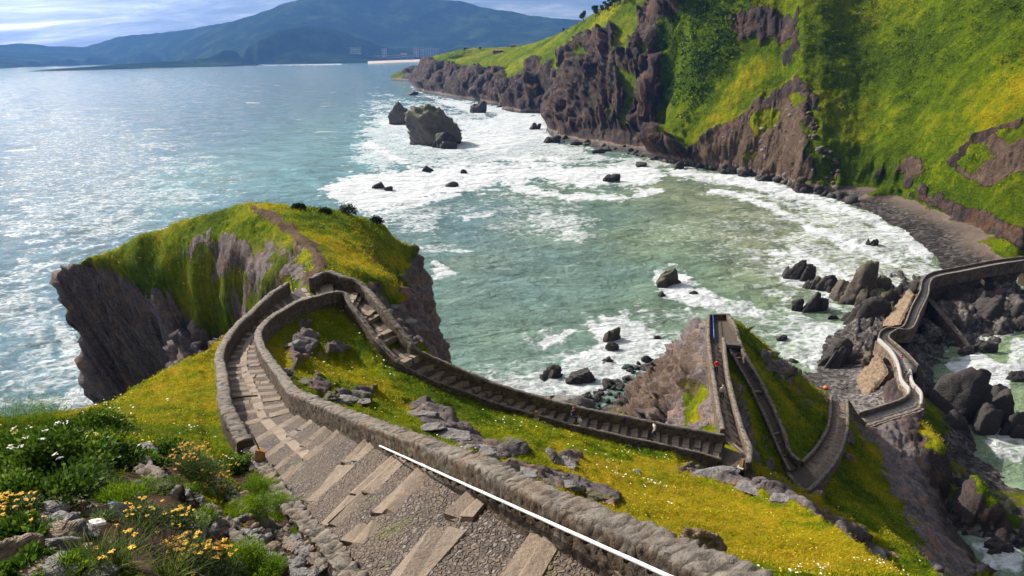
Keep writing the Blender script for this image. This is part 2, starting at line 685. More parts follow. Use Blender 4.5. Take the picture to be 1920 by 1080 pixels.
# foot of the seaward cliff (hidden by the bench)
ln('w -86.5 121.5 -5; w -81.5 121 -5; w -74.6 119.6 -5; w -67.2 113.9 -5; w -59.6 110 -5; w -50.5 103.5 -5; w -44.9 98.4 -5; w -38.5 88 10; w -32 78 34; w -29 70 48', 2)
pt('w -100 128 -6; w -104 140 -6; w -95 110 -6; w -80 95 -6; w -60 80 -6')
# --- ridge with the zig-zag
pt('1349,590,35.6; 1331,588,34')
ln('1328,600,34.4; 1322,640,34.4; 1325,690,35.6; 1330,740,36.8; 1338,790,38; 1340,812,39', 2)
pt('1310,626,26; 1290,655,17; 1270,690,12; 1250,705,9; 1300,700,27; 1310,760,33; 1270,760,24; 1250,740,17; 1220,745,12; 1200,770,9; 1160,762,4; 1280,790,31; 1230,785,20')
ln('1130,776,0.6; 1165,762,0.8; 1205,742,0.8; 1240,710,0.8; 1275,668,0.8; 1300,632,0.6; 1330,600,0; 1380,600,0; 1430,640,0', 4)
ln('1372,596,34; 1400,615,28; 1450,668,18.5; 1500,715,8.5; 1530,738,3; 1548,748,3', 2)
ln('1100,760,-1; 1140,735,-1; 1200,700,-1; 1240,670,-1; 1290,620,-2; 1340,580,-3; 1400,590,-3; 1450,640,-2; 1500,690,-1; 1525,700,-0.5', 5)
pt('1395,652,33.3; 1420,680,31.2; 1445,725,29; 1480,800,26.8; 1450,700,26.5; 1480,740,23; 1500,780,22; 1530,800,21; 1545,770,17.5; 1520,755,11; 1490,860,27.5')
pt('1366,690,35; 1375,720,34; 1400,780,34; 1415,820,33.4; 1440,860,29; 1430,880,30; 1412,900,34; 1450,900,27; 1470,900,26; 1500,935,25')
# --- saddle with cove beach and the way to the bridge
ln('1525,712,0.6; 1560,690,0.5; 1590,700,1.5; 1620,690,2', 3)
pt('1550,725,1.5; 1575,735,2.5; 1600,740,3; 1595,760,4.5; 1620,760,5; 1640,740,5.5; 1680,720,6; 1612,785,9; 1660,770,8.6; 1715,752,8.4; 1700,720,7.4; 1690,680,7.2; 1660,645,6.4')
pt('1620,640,2; 1640,600,1; 1700,590,2; 1740,620,-1; 1720,660,0; 1740,700,0.5; 1650,690,1.8; 1630,690,1.5; 1630,670,1.5; 1655,675,3')
# --- right flank falling to the gully
pt('1600,810,15; 1595,850,17; 1585,880,20; 1545,925,25; 1530,945,25.5; 1560,960,27; 1620,820,11.5; 1650,810,10; 1680,800,9.5; 1720,782,8.5')
pt('1640,860,14; 1620,920,20; 1600,960,27; 1640,980,28; 1700,1030,30; 1680,960,20; 1680,900,14; 1700,850,9; 1720,900,9; 1740,960,12; 1760,1020,15; 1790,1070,15; 1760,1075,22')
ln('1735,800,3; 1750,850,1; 1768,900,0.5; 1780,950,-0.6; 1800,1000,-0.6; 1850,1075,-0.8; w 76 66 -0.8; w 82 50 -0.8', 3)
ln('1722,778,9; 1745,792,10; 1790,832,11; 1840,875,11; 1885,918,9; 1920,955,5; w 108 106 -1', 2)
ln('1760,790,4; 1800,810,1; 1850,850,-1; 1900,885,-1; 1935,920,-1.5', 3)
ln('1775,860,3; 1810,905,2; 1845,945,1; 1880,985,-0.5; 1920,1000,-1', 3)
pt('1740,740,1; 1780,720,0.2; 1830,740,-1; 1760,700,0.3; 1850,800,-2; 1900,850,-3; 1900,1000,-2; 1870,1040,-2; 1920,1080,-2.5')
# --- under and behind the bridge
ln('1700,640,3; 1740,640,1; 1760,600,2; 1800,600,2.5; 1860,600,2; 1920,590,2', 4)
ln('1735,548,2.6; 1790,516,3; 1860,500,3.2; 1925,492,3.4', 4)
ln('1700,575,1; 1730,525,0; 1760,505,-.4; 1790,496,-.4; 1830,484,0', 4)
ln('1750,660,-0.8; 1800,650,-0.8; 1860,640,-0.8; 1925,625,-0.8', 5)
# --- sea bed all round
for a in np.radians(np.arange(-60, 80, 4)):
    IP.append(np.array([420 * math.sin(a), 420 * math.cos(a), -9]))
    if a < math.radians(-8):
        IP.append(np.array([215 * math.sin(a), 215 * math.cos(a), -8]))
ln('1000,700,-3; 1100,650,-3; 1250,560,-4; 1400,520,-4; 1550,520,-3; 1650,520,-2; 1700,500,-1', 8)
ln('1820,700,-3; 1880,740,-3; 1920,700,-3', 6)
pt('w 125 60 -6; w 130 110 -5; w 110 20 -6; w 150 140 -5; w 190 180 -5; w 210 190 -5; w -130 150 -8; w -125 80 -8; w -110 30 -8; w -70 -10 0; w -45 -8 50; w 120 -20 -8; w 70 -15 10')

az = np.radians(np.linspace(-52, 54, 880))
rr = np.exp(np.linspace(math.log(2.2), math.log(262), 700))
R, A = np.meshgrid(rr, az, indexing='ij')
GX, GY = R * np.sin(A), R * np.cos(A)
Zi = tin_eval(IP, GX, GY)
Zs = smooth_grid(Zi, 14, 0.6)
Zi = Zs
flat = lambda a: a.reshape(-1)
P3 = np.stack([flat(GX), flat(GY), flat(Zi)], 1)
# gentle hummocks
land = sstep(-2, 2, P3[:, 2])
P3[:, 2] += land * (0.55 * fbm(P3, 0.16, 3, 3) + 0.30 * fbm(P3, 0.55, 3, 5) * sstep(6, 14, flat(R)) + 0.20 * fbm(P3, 1.5, 3, 6) * sstep(12, 25, flat(R)))
nrm = grid_normals(P3.reshape(*R.shape, 3)).reshape(-1, 3)
steep = 1 - nrm[:, 2]
w1 = fbm(P3, 0.12, 4, 21)
w2 = fbm(P3, 0.5, 4, 22)
wob = w1 * 0.9 + w2 * 0.8
PX, PY = proj(P3)
Dd = flat(R)
rock = sstep(0.36, 0.50, steep + 0.30 * wob)


def rk(poly, f=10, dr=None, amt=1.0):
    global rock
    rock = np.maximum(rock, amt * pxmask(PX, PY, poly, f, Dd, dr, wob))


def gr(poly, f=10, dr=None, amt=1.0):
    global rock
    rock = rock * (1 - amt * pxmask(PX, PY, poly, f, Dd, dr, wob))


# grass that hangs over steep ground
gr('150,480;215,515;270,560;290,540;330,590;400,640;430,620;400,560;380,500;420,450;460,400;440,380;300,410', 14, (80, 190))
gr('500,560;560,545;575,510;555,470;520,500;480,560;450,590', 10, (55, 120))
gr('600,500;640,520;700,545;740,590;760,560;740,520;780,480;800,450;700,400;500,365;560,440', 12, (60, 170))
gr('1360,600;1420,640;1480,700;1550,755;1560,800;1500,860;1470,800;1430,740', 10, (65, 150))
gr('1360,660;1400,740;1440,850;1420,900;1395,800;1370,720', 8, (55, 120))
gr('1540,900;1600,850;1650,830;1640,900;1600,960;1560,970', 14, (60, 130))
gr('1290,700;1330,700;1340,800;1290,800', 10, (60, 120), 0.75)
gr('130,772;260,710;400,645;420,700;430,800;380,830;200,800', 10, (12, 60))
gr('560,600;640,590;700,660;800,730;1000,790;1350,880;1500,950;1700,1075;1300,1075;1000,900;760,800;600,740;540,700', 8, (8, 62))
gr('1680,830;1720,870;1760,930;1710,960;1690,880', 12, (60, 130), 0.8)
gr('1725,782;1800,835;1850,885;1890,930;1850,900;1780,840', 8, (90, 150), .9)
# bare rock that shows through
rk('340,470;420,440;500,455;560,480;575,520;540,530;500,560;470,600;430,600;400,540;360,510', 14, (60, 150), .95)
rk('100,495;150,497;215,515;270,560;330,595;400,640;420,700;200,760;80,600', 10, (80, 190))
rk('745,560;790,590;830,600;850,700;780,650;740,600', 9, (55, 170))
rk('770,430;810,470;830,560;800,540;780,480', 9, (90, 170), .9)
rk('1240,640;1320,590;1335,700;1300,720;1250,780;1130,790', 14, (60, 140), .9)
rk('1400,640;1460,680;1500,720;1530,760;1500,745;1450,700', 8, (90, 150), .9)
rk('1640,830;1700,800;1760,850;1800,1000;1850,1080;1750,1080;1690,960', 14, (60, 140), .9)
rk('1600,560;1720,480;1920,480;1920,700;1700,720;1600,660', 12, (140, 300), 1)
rk('1520,700;1600,640;1740,700;1720,780;1600,790;1560,760', 12, (100, 200), 1)
gr('362,472;385,462;405,470;404,505;372,512', 8, (60, 160))
gr('405,525;430,503;458,502;462,522;440,548;412,560', 8, (60, 160))
gr('470,425;490,440;495,470;475,475;462,455', 7, (60, 160))
rk('1600,800;1660,780;1720,765;1735,790;1690,830;1620,830', 10, (90, 170))
gr('340,500;372,470;392,520;420,560;440,600;425,640;398,600;360,560', 16, (60, 160), .9)
gr('455,560;480,540;500,500;520,470;545,480;530,520;500,560;470,600', 16, (55, 150), .75)
# outcrops in the meadow
for poly in ('770,770;800,762;830,778;880,800;920,830;980,830;1000,850;930,860;870,840;810,810',
             '930,870;1000,872;1060,885;1110,905;1160,930;1150,950;1100,925;1020,905;950,890',
             '1270,880;1340,880;1400,905;1470,925;1540,960;1640,1020;1700,1055;1640,1035;1560,985;1480,945;1400,920;1330,900',
             '540,640;580,625;600,650;560,690;545,700', '620,735;700,735;690,755;630,750', '590,705;630,720;610,745;580,730',
             '1020,850;1090,855;1080,870;1030,868', '560,600;590,600;580,625;555,640', '600,655;660,650;650,668;610,670'):
    rk(poly, 7, (8, 70))
# worn garden ground near the camera
soil = np.zeros(len(P3))
for poly, am in (('560,880;620,960;720,1080;560,1080;480,980;440,940;490,900', .9), ('40,930;250,900;420,960;520,1060;420,1080;40,1060', .8), ('430,850;520,900;520,960;470,930;430,890', .9), ('220,860;300,850;420,920;540,1020;460,1040;300,940', .85)):
    soil = np.maximum(soil, am * pxmask(PX, PY, poly, 14, Dd, (2, 26), wob))
soil = np.maximum(soil, pxmask(PX, PY, '470,378;500,395;545,415;570,440;605,470;612,500;585,540;565,530;590,500;580,470;550,450;515,425;490,405;460,385', 7, Dd, (55, 170), wob))
soil = np.maximum(soil, .45 * pxmask(PX, PY, '340,470;420,440;500,420;560,455;585,500;560,535;500,565;470,605;430,605;400,540', 20, Dd, (55, 150), wob))
soil = np.maximum(soil, .55 * pxmask(PX, PY, '1140,775;1240,700;1320,620;1335,700;1290,760;1240,800;1130,790', 14, Dd, (60, 140), wob))
rock = rock * (1 - soil * .0)
# stony / pebbly shore
shore = np.maximum(sstep(3.2, 0.8, P3[:, 2] + 1.5 * w2) * sstep(40, 60, Dd), pxmask(PX, PY, '1505,690;1600,665;1650,690;1660,775;1590,775;1545,750', 16, Dd, (100, 200)))
# rugged displacement
rg = rock * sstep(10, 30, Dd)
Q = P3 * np.array([1, 1, 0.55])
big = fbm(Q, 0.085, 4, 31, 0.55, True)
# tilted strata: ridges across a dipping direction
sd = P3 @ np.array([0.55, -0.25, 0.62]) + 2.2 * fbm(P3, 0.11, 3, 33)
strata = np.abs((sd * 0.36) % 1 - .5) * 2 * .6 + np.abs((sd * 1.13 + .3) % 1 - .5) * 2 * .4
f1, f2, cid = worley(P3 * np.array([.34, .34, .22]) + 0.35 * np.stack([w2, w1, w2], 1), 3)
amp = np.clip(Dd / 60, 0.15, 1.5)
bowl = pxmask(PX, PY, '330,400;560,400;600,560;500,600;440,640;400,560;340,480', 30, Dd, (55, 150))
flank = pxmask(PX, PY, '1560,760;1920,600;1920,1080;1700,1080;1620,960', 40, Dd, (60, 300))
cove = pxmask(PX, PY, '1505,690;1600,665;1650,690;1660,775;1590,775;1545,750', 16, Dd, (100, 200))
rock = rock * (1 - .0 * cove)
amp = amp * (1 - .62 * bowl) * (1 - .55 * flank) * (1 - .92 * cove) * (1 + .9 * pxmask(PX, PY, '1140,775;1240,700;1320,620;1335,700;1290,760;1240,800;1130,790', 14, Dd, (60, 140)))
Qd = P3 @ np.array([[.80, .35, -.48], [-.40, .92, .0], [.45, .19, .87]]).T * np.array([.15, .15, .05])
g1, g2, gid = worley(Qd + .25 * np.stack([w1, w2, w1], 1), 8)
disp = rg * amp * (1.2 * big + 1.25 * (strata - .5) + 0.7 * (cid - .5) + 0.2 * (f2 - f1 - .3) + 0.35 * w2 + 1.5 * (gid - .5) * sstep(70, 100, Dd) - .6 * sstep(.16, .0, g2 - g1) * sstep(70, 100, Dd))
nn = nrm.copy()
P3 = P3 + nn * disp[:, None]
small = rock * (1 - sstep(10, 30, Dd))
P3 += nn * (small * (0.22 * (cid - .5) + .15 * w2 + 0.1 * fbm(P3, 1.3, 4, 41, .5, True)))[:, None]
P3[:, 2] += (1 - rock) * (sstep(40, 90, Dd) * 0.30 * fbm(P3, 0.8, 3, 8) + .05 * fbm(P3, 3.1, 2, 9))
# seaward tip of the promontory overhangs
tip = sstep(math.radians(-22), math.radians(-33), flat(A)) * sstep(95, 110, Dd) * sstep(190, 170, Dd)
sh = tip * np.clip(39 - P3[:, 2], 0, 50) * 0.31
P3[:, 0] += sh * .82
P3[:, 1] += sh * .57


def carve(P3, rock):
    X, Y = P3[:, 0], P3[:, 1]
    for k, hw in (('A', 1.75), ('B', 1.25), ('C', 1.9), ('D', 1.6), ('E', 1.7), ('BR', 2.1)):
        d, z = path_field(X, Y, CL[k])
        lo = np.minimum(P3[:, 2], z - 0.25 - (.45 * sstep(26, 16, np.hypot(X, Y)) * sstep(1.05, .7, d) if k == 'A' else 0))
        w = sstep(hw + .55, hw + .1, d)
        P3[:, 2] = P3[:, 2] * (1 - w) + lo * w
        # shoulders never climb over the parapets
        w = sstep(hw + 1.6, hw + .5, d)
        lo = np.minimum(P3[:, 2], z + 0.35)
        P3[:, 2] = P3[:, 2] * (1 - w) + lo * w
    for poly, zz in ((PLAT, 36.1), (LAND, 27.1), (CORN, 42.0)):
        c = np.mean(poly, 0)
        m = np.hypot(X - c[0], Y - c[1]) < 5
        rr_ = np.max([np.hypot(q[0] - c[0], q[1] - c[1]) for q in poly])
        d = np.hypot(X - c[0], Y - c[1])
        w = sstep(rr_ + .8, rr_ * .7, d)
        lo = np.minimum(P3[:, 2], zz - .3)
        P3[:, 2] = P3[:, 2] * (1 - w) + lo * w
    return P3


P3 = carve(P3, rock)
ISL = P3
dk = pxmask(PX, PY, '1555,600;1640,540;1740,480;1920,470;1920,1080;1810,1080;1760,980;1720,860;1690,800;1570,720', 20, Dd, (95, 320), wob)  # dark rock; the shade of this side is also put into its colour
yel = np.clip(.52 + .9 * fbm(P3, 0.09, 4, 51) + .5 * fbm(P3, .6, 3, 52), 0, 1)
yel = np.clip(yel + .55 * pxmask(PX, PY, '1000,850;1300,860;1500,950;1700,1070;1300,1080;1100,960', 60, Dd, (8, 70), wob)
              + .25 * pxmask(PX, PY, '140,770;300,690;400,660;420,800;300,830', 40, Dd, (10, 60), wob)
              + .35 * pxmask(PX, PY, '620,450;700,480;760,560;700,530;640,500', 30, Dd, (60, 140), wob)
              - .18 * pxmask(PX, PY, '250,430;420,400;420,620;380,600;300,540;200,500', 40, Dd, (80, 190), wob)
              - .10 * pxmask(PX, PY, '1360,600;1560,750;1600,850;1650,900;1600,960;1450,850', 40, Dd, (60, 150), wob), 0, 1)
ISL_ROCK, ISL_SOIL, ISL_D, ISL_YEL = rock, soil, Dd, yel
ISL_N = grid_normals(P3.reshape(*R.shape, 3)).reshape(-1, 3)
# ================================================================ MATERIALS OF THE LAND
def ground_mat(name, gscale=1.0, far=False):
    far = gscale < .5
    m, nt, b = material(name)
    p = pos(nt)
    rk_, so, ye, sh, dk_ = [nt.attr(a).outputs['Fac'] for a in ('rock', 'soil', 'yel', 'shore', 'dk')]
    # grass
    n1 = nt.noise(p, 0.9 * gscale, 6, .65)
    n2 = nt.noise(p, 7.0 * gscale, 5, .7)
    n3 = nt.noise(p, 0.12 * gscale, 4, .6)
    g = nt.ramp(nt.math('ADD', nt.math('MULTIPLY', ye, .62), nt.math('MULTIPLY', nt.math('SUBTRACT', n1, .5), .9)),
                [(0.0, (.035, .075, .004)), (.2, (.095, .160, .004)), (.40, (.24, .27, .006)), (.60, (.42, .33, .010)), (.82, (.52, .31, .018)), (1, (.55, .36, .05))])
    g = nt.mix(nt.mr(n2, .44, .74, 0, .55 if far else .9), g, (.035, .065, .004), 'MIX')
    g = nt.mix(nt.mr(n2, .30, .50, .5, 0), g, (.33, .29, .015))
    g = nt.mix(nt.mr(n3, .42, .66, 0, .5), g, (.055, .10, .006))
    if far:
        fine = nt.noise(p, .55, 6, .75)
        g = nt.mix(nt.mr(fine, .46, .66, 0, .55), g, (.030, .060, .004))
        g = nt.mix(nt.mr(fine, .50, .30, 0, .30), g, (.26, .31, .01))
        g = nt.mix(1.0, g, (.90, .86, .42), 'MULTIPLY')
    if not far:
        g = nt.mix(1.0, g, (.90, .86, .80), 'MULTIPLY')
    # rock with tilted strata
    st = nt.n('VectorMath', operation='DOT_PRODUCT')
    nt.set(st, 0, p)
    st.inputs[1].default_value = (.55, -.25, .62)
    warp = nt.noise(p, .25 * gscale, 4)
    sv = nt.math('ADD', nt.math('MULTIPLY', st.outputs['Value'], 1.0), nt.math('MULTIPLY', warp, 5))
    cmb = nt.n('CombineXYZ')
    nt.set(cmb, 0, nt.math('MULTIPLY', sv, 1.6 * gscale))
    s1 = nt.noise(cmb.outputs[0], 1.0, 5, .7)
    r1 = nt.noise(p, .35 * gscale, 6, .65)
    vs_ = nt.noise(nt.map(p, (1, 1, .16), (.12, .10, 0)), 1.1 * gscale, 7, .7, .4)
    r2 = nt.noise(p, 2.6 * gscale, 6, .7)
    rc = nt.ramp(nt.math('ADD', nt.math('MULTIPLY', s1, .36), nt.math('ADD', nt.math('MULTIPLY', r2, .30), nt.math('MULTIPLY', vs_, .34))),
                 [(.30, (.020, .017, .018)), (.42, (.064, .053, .052)), (.52, (.135, .110, .098)), (.61, (.25, .20, .165)), (.74, (.43, .345, .28))])
    rc = nt.mix(nt.mr(r1, .50, .68, 0, .75), rc, (.26, .145, .075))
    rc = nt.mix(nt.mr(nt.noise(p, .8 * gscale, 5), .60, .72, 0, .65), rc, (.075, .07, .075))
    wv_ = nt.n('VectorMath', operation='ADD')
    nt.set(wv_, 0, nt.map(p, (1, 1, .45), (.5, .2, 0)))
    sc3 = nt.n('VectorMath', operation='SCALE')
    nt.set(sc3, 0, nt.n('TexNoise', Vector=p, Scale=.8 * gscale, Detail=4).outputs[1])
    nt.set(sc3, 'Scale', 2.6 / gscale)
    nt.set(wv_, 1, sc3.outputs[0])
    ed = nt.vor(wv_.outputs[0], .34 * gscale, 'DISTANCE_TO_EDGE')
    rc = nt.mix(nt.mr(ed, 0, .035, .6, 0), rc, (.03, .027, .028))
    rc = nt.mix(nt.math('MULTIPLY', dk_, .8), rc, nt.mix(1.0, rc, (.24, .20, .19), 'MULTIPLY'))  # darkens the rock for dark beds and painted-in shade
    if far:
        rc = nt.mix(nt.mr(nt.noise(nt.map(p, (1, 1, .22)), .06, 6, .7, .6), .38, .62), nt.mix(1.0, rc, (.22, .20, .23), 'MULTIPLY'), nt.mix(1.0, rc, (.74, .58, .48), 'MULTIPLY'))
    else:
        rc = nt.mix(1.0, rc, (1.38, 1.38, 1.50), 'MULTIPLY')
    # soil
    sc_ = nt.ramp(nt.math('ADD', nt.math('MULTIPLY', nt.noise(p, 3.2 * gscale, 7, .75), .6), nt.math('MULTIPLY', nt.noise(p, .5 * gscale, 4, .6), .4)), [(.3, (.045, .028, .019)), (.5, (.115, .073, .047)), (.7, (.22, .150, .105))])
    # pebbles of the shore
    pb = nt.vor(p, 1.3 if gscale == 1 else .7, 'F1', 1)
    pg = nt.ramp(nt.n('RGBToBW', Color=pb).outputs[0], [(.2, (.05, .043, .043)), (.6, (.15, .13, .12)), (.9, (.33, .29, .26))])
    if far:
        pg = nt.mix(nt.mr(nt.n('SeparateXYZ', Vector=p).outputs[2], 1.5, 4.0), pg, (.25, .19, .15))
    rk2 = nt.mr(nt.math('ADD', rk_, nt.math('MULTIPLY', nt.math('SUBTRACT', nt.noise(p, 1.4 * gscale, 5, .7), .5), .9)), .40, .58)
    c = nt.mix(rk2, g, rc)
    so2 = nt.mr(nt.math('ADD', so, nt.math('MULTIPLY', nt.math('SUBTRACT', nt.noise(p, 2.2 * gscale, 5, .7), .5), .8)), .40, .62)
    c = nt.mix(so2, c, sc_)
    c = nt.mix(nt.mr(sh, .3, .6), c, pg)
    # wet dark band just above the water
    z = nt.n('SeparateXYZ', Vector=p).outputs[2]
    zz = nt.math('ADD', z, nt.math('MULTIPLY', r1, -6))
    c = nt.mix(nt.mr(zz, -3.0, 2.5, .62, 0), c, (.018, .015, .013))
    nt.set(b, 'Base Color', c)
    nt.set(b, 'Roughness', .95)
    nt.set(b, 'Specular IOR Level', nt.mr(rk2, 0, 1, .03, .22))
    hh = nt.math('ADD', nt.math('MULTIPLY', n2, .5), nt.math('ADD', nt.math('ADD', r2, nt.math('MULTIPLY', vs_, rk2)), nt.math('MULTIPLY', s1, nt.math('MULTIPLY', rk2, 1.2))))
    bp = nt.bump(hh, .9, .30 / gscale)
    bp = nt.bump(nt.noise(p, 14 * gscale, 4, .7), .6, .06 / gscale, bp)
    nt.set(b, 'Normal', bp)
    return m
M_GROUND = ground_mat('headland_ground')
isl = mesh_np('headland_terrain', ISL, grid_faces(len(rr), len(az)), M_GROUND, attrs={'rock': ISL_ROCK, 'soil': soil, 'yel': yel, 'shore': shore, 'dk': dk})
tag(isl, kind='structure')
# ================================================================ MAINLAND CLIFFS
IP = []
WL = ln('762,153,0; 787,173,0; 813,177,0; 853,184,0; 893,190,0; 920,197,0; 957,198,0; 1000,201,0; 1034,207,0; 1028,228,0; 1024,246,0; 1040,262,0; 1073,269,0; 1140,283,0; 1207,294,0; 1273,310,0; 1380,324,0; 1447,338,0; 1513,357,0; 1570,376,0; 1625,397,0; 1685,428,0; 1735,458,0; 1760,490,0; 1765,512,0', 9)
off(WL[:60], -30, z=-8)
ln('755,190,-9; 830,200,-9; 900,210,-9; 1000,240,-9; 1010,285,-9; 1100,305,-9; 1270,335,-9; 1440,370,-8; 1560,410,-6; 1680,470,-5; 1720,520,-5', 12)
ln('764,128,d2120; 780,122,d2160; 795,126,d2200', 15)
ln('797,118,d1640; 815,101,d1580; 840,95,d1540; 890,89,d1520; 957,88,d1440; 990,83,d1330; 1023,73,d1180; 1053,60,d1080; 1087,43,d985; 1107,30,d930; 1140,7,d880; 1200,-40,d820; 1300,-120,d790; 1450,-200,d760', 15)
# far side of the ridge
for tok in ('797,118,d1640; 840,95,d1540; 890,89,d1520; 957,88,d1440; 1023,73,d1180; 1053,60,d1080; 1107,30,d930; 1140,7,d880; 1200,-40,d820; 1300,-120,d790; 1450,-200,d760',):
    q = np.array(parse(tok))
    off(q, 150, dz=-12, step=15)
    off(q, 380, dz=-60, step=30)
    off(q[:7], 700, z=-9, step=40)
pt('w -420 2100 -9; w -420 2500 -9; w -300 2500 -9; w -200 2400 -9; w 0 2300 -9; w 300 2200 10; w 1000 1800 10; w 1600 1500 10; w 1800 600 60; w 1800 200 40; w 500 120 30')
# headland steps and cliffs
pt('770,138,d2090; 790,150,d2060; 800,135,d1640; 812,140,d1610; 835,150,d1440; 850,160,d1330; 830,125,d1560; 870,135,d1330; 862,120,d1450')
ln('815,104,d1560; 850,110,d1420; 885,118,d1290; 905,118,d1230; 930,108,d1210; 975,108,d1110; 1010,103,d1010; 1045,98,d930; 1085,90,d830; 1110,80,d790; 1140,72,d760', 10)
pt('880,150,d1190; 893,172,d1120; 920,140,d1160; 925,170,d1080; 960,140,d1050; 960,175,d1010; 1000,140,d960; 1000,180,d910; 1040,130,d850; 1045,180,d770; 1036,200,d810')
pt('900,100,d1400; 960,98,d1270; 940,94,d1400; 1020,88,d1090; 1055,78,d980')
# big cliffs above the boulders
pt('1060,240,d640; 1075,190,d680; 1090,140,d710; 1110,110,d735; 1120,240,d600; 1140,190,d630; 1150,140,d665; 1170,100,d695; 1190,50,d730; 1200,5,d775')
pt('1180,250,d575; 1195,200,d600; 1210,150,d630; 1220,100,d660; 1240,50,d700; 1260,0,d740; 1240,270,d540; 1250,220,d562; 1260,160,d600; 1280,100,d640; 1310,40,d690; 1330,-30,d740')
ln('1513,349,2.5; 1580,350,3.5; 1640,352,4; 1685,362,4.5; 1740,386,4.5; 1800,412,4.5; 1845,430,4.5; 1880,450,5', 5)
# the long green slope, about 36 degrees, above its foot line
for x_ in range(1295, 2240, 35):
    yf = np.interp(x_, [1295, 1380, 1450, 1535, 1600, 1660, 1740, 1800, 1845, 1900, 2000, 2240], [298, 314, 326, 338, 336, 343, 378, 404, 420, 440, 462, 520])
    zf = 5 if x_ < 1500 else 8 if x_ < 1700 else 6.5
    f_ = PZ(x_, yf, zf)
    d0 = math.hypot(f_[0], f_[1])
    ang = math.tan(math.radians(np.interp(x_, [1295, 1400, 1535, 1700, 1920, 2240], [47, 43, 38, 35, 36, 40])))
    for y_ in np.arange(yf - 14, -330, -34):
        v_ = ray(x_, y_)
        kk = -v_[2] / math.hypot(v_[0], v_[1])
        t_ = ang
        d_ = (CZ - zf + d0 * t_) / (kk + t_)
        if d_ < 0 or d_ > 900:
            continue
        IP.append(PD(x_, y_, d_ ))
pt('w 300 150 30; w 420 60 30')
ln('1900,480,5; 1940,470,7; 2000,480,8; 2100,520,8', 6)
ln('1765,520,-1.5; 1800,505,1; 1850,492,2; 1900,492,3; 1960,520,2; 2040,560,1; 2150,640,0', 5)
ln('1800,450,3; 1850,470,4; 1870,450,6; 1900,445,10; 1925,440,12', 4)
ln('1790,540,-4; 1900,540,-3; 1980,580,-4; 2100,680,-5', 8)
maz = np.radians(np.linspace(-9.5, 47, 900))
mr_ = np.exp(np.linspace(math.log(232), math.log(2600), 760))
MR, MA = np.meshgrid(mr_, maz, indexing='ij')
GX, GY = MR * np.sin(MA), MR * np.cos(MA)
Zi = tin_eval(IP, GX, GY)
Zi = smooth_grid(Zi, 6, 0.6)
P3 = np.stack([GX.ravel(), GY.ravel(), Zi.ravel()], 1)
nrm = grid_normals(P3.reshape(*MR.shape, 3)).reshape(-1, 3)
steep = 1 - nrm[:, 2]
Dd = MR.ravel()
land = sstep(1, 8, P3[:, 2])
w1 = fbm(P3, .012, 4, 61)
w2 = fbm(P3, .05, 4, 62)
w3 = fbm(P3, .16, 4, 63)
wob = w1 * .8 + w2 * .8 + .5 * w3
PX, PY = proj(P3)
rock = sstep(.50, .62, steep + .30 * wob)
soil = np.zeros(len(P3))
rk('758,122;800,114;830,116;870,128;930,134;990,122;1030,120;1060,100;1095,75;1130,90;1165,75;1230,170;1262,250;1310,320;1030,290;1020,215;890,200;755,160', 6)
rk('1040,112;1090,70;1130,62;1180,45;1232,20;1246,100;1242,180;1264,250;1312,300;1300,320;1030,280;1020,215', 7)
gr('1160,20;1200,30;1205,60;1190,85;1150,132;1128,135;1160,80', 5, None, .95)
gr('1112,168;1128,178;1120,216;1104,212', 5, None, .95)
gr('1158,125;1195,150;1203,200;1172,244;1158,238;1180,190', 5, None, .9)
gr('1012,104;1050,72;1110,36;1145,36;1112,64;1064,92;1050,112;1015,126', 5, None, .95)
gr('1075,98;1100,80;1112,108;1092,128', 5, None, .8)
gr('1204,92;1224,58;1236,100;1216,135', 5, None, .8)
gr('1130,210;1144,180;1152,215;1139,244', 5, None, .8)
gr('1040,110;1062,100;1056,140;1042,150', 5, None, .7)
gr('1240,195;1256,228;1266,262;1250,260', 4, None, .9)
if False: gr('1060,80;1100,45;1150,30;1140,60;1110,75;1080,120;1060,140;1000,150;1020,110', 5, None, .9)
if False: gr('1090,170;1130,130;1170,60;1200,40;1190,80;1150,130;1110,190', 5, None, .9)
if False: gr('1100,190;1120,180;1125,210;1105,215', 4, None, .9)
if False: gr('1160,160;1190,130;1200,180;1185,230;1165,240;1160,200', 5, None, .9)
gr('1240,200;1262,180;1280,220;1262,265;1245,250', 5, None, .9)
gr('830,100;900,90;1000,85;1010,100;940,112;880,118;850,110', 4, None, 1)
gr('950,120;1000,112;985,145;950,150', 4, None, .8)
if False: gr('1080,60;1140,60;1170,100;1120,170;1090,120', 8, None, .6)
gr('1246,40;1330,0;1500,0;1460,120;1420,200;1340,270;1310,270;1268,215;1248,140', 8)
gr('1460,140;1600,0;1920,0;1920,240;1840,300;1700,330;1600,320;1530,310;1520,200', 12)
if False: gr('1120,170;1160,120;1190,60;1230,50;1180,150;1120,250', 6, None, .8)
if False: gr('1190,60;1240,30;1240,120;1180,230;1165,200', 8, None, .7)
rk('1380,40;1440,15;1500,50;1480,85;1440,80;1390,80', 18)
rk('1310,275;1400,215;1440,175;1500,150;1525,190;1530,250;1520,300;1590,325;1500,350;1400,330;1280,310;1240,290', 20)
rk('1620,318;1690,280;1755,300;1745,350;1640,345', 20)
rk('1780,305;1840,250;1920,215;1920,340;1850,365;1790,345', 24)
rk('1690,360;1780,370;1860,400;1920,430;1920,470;1860,440;1780,410', 7, None, .9)
rk('1060,250;1110,100;1160,90;1150,180;1130,270', 8, None, .6)
gr('1780,240;1920,150;1920,220;1830,250;1780,300;1740,290', 9)
gr('1700,330;1780,310;1850,350;1920,330;1920,360;1800,385', 8, None, .8)
gr('1500,225;1530,250;1600,300;1650,310;1600,325;1530,305', 8)
gr('1795,305;1840,275;1868,296;1822,335', 12, None, .9)
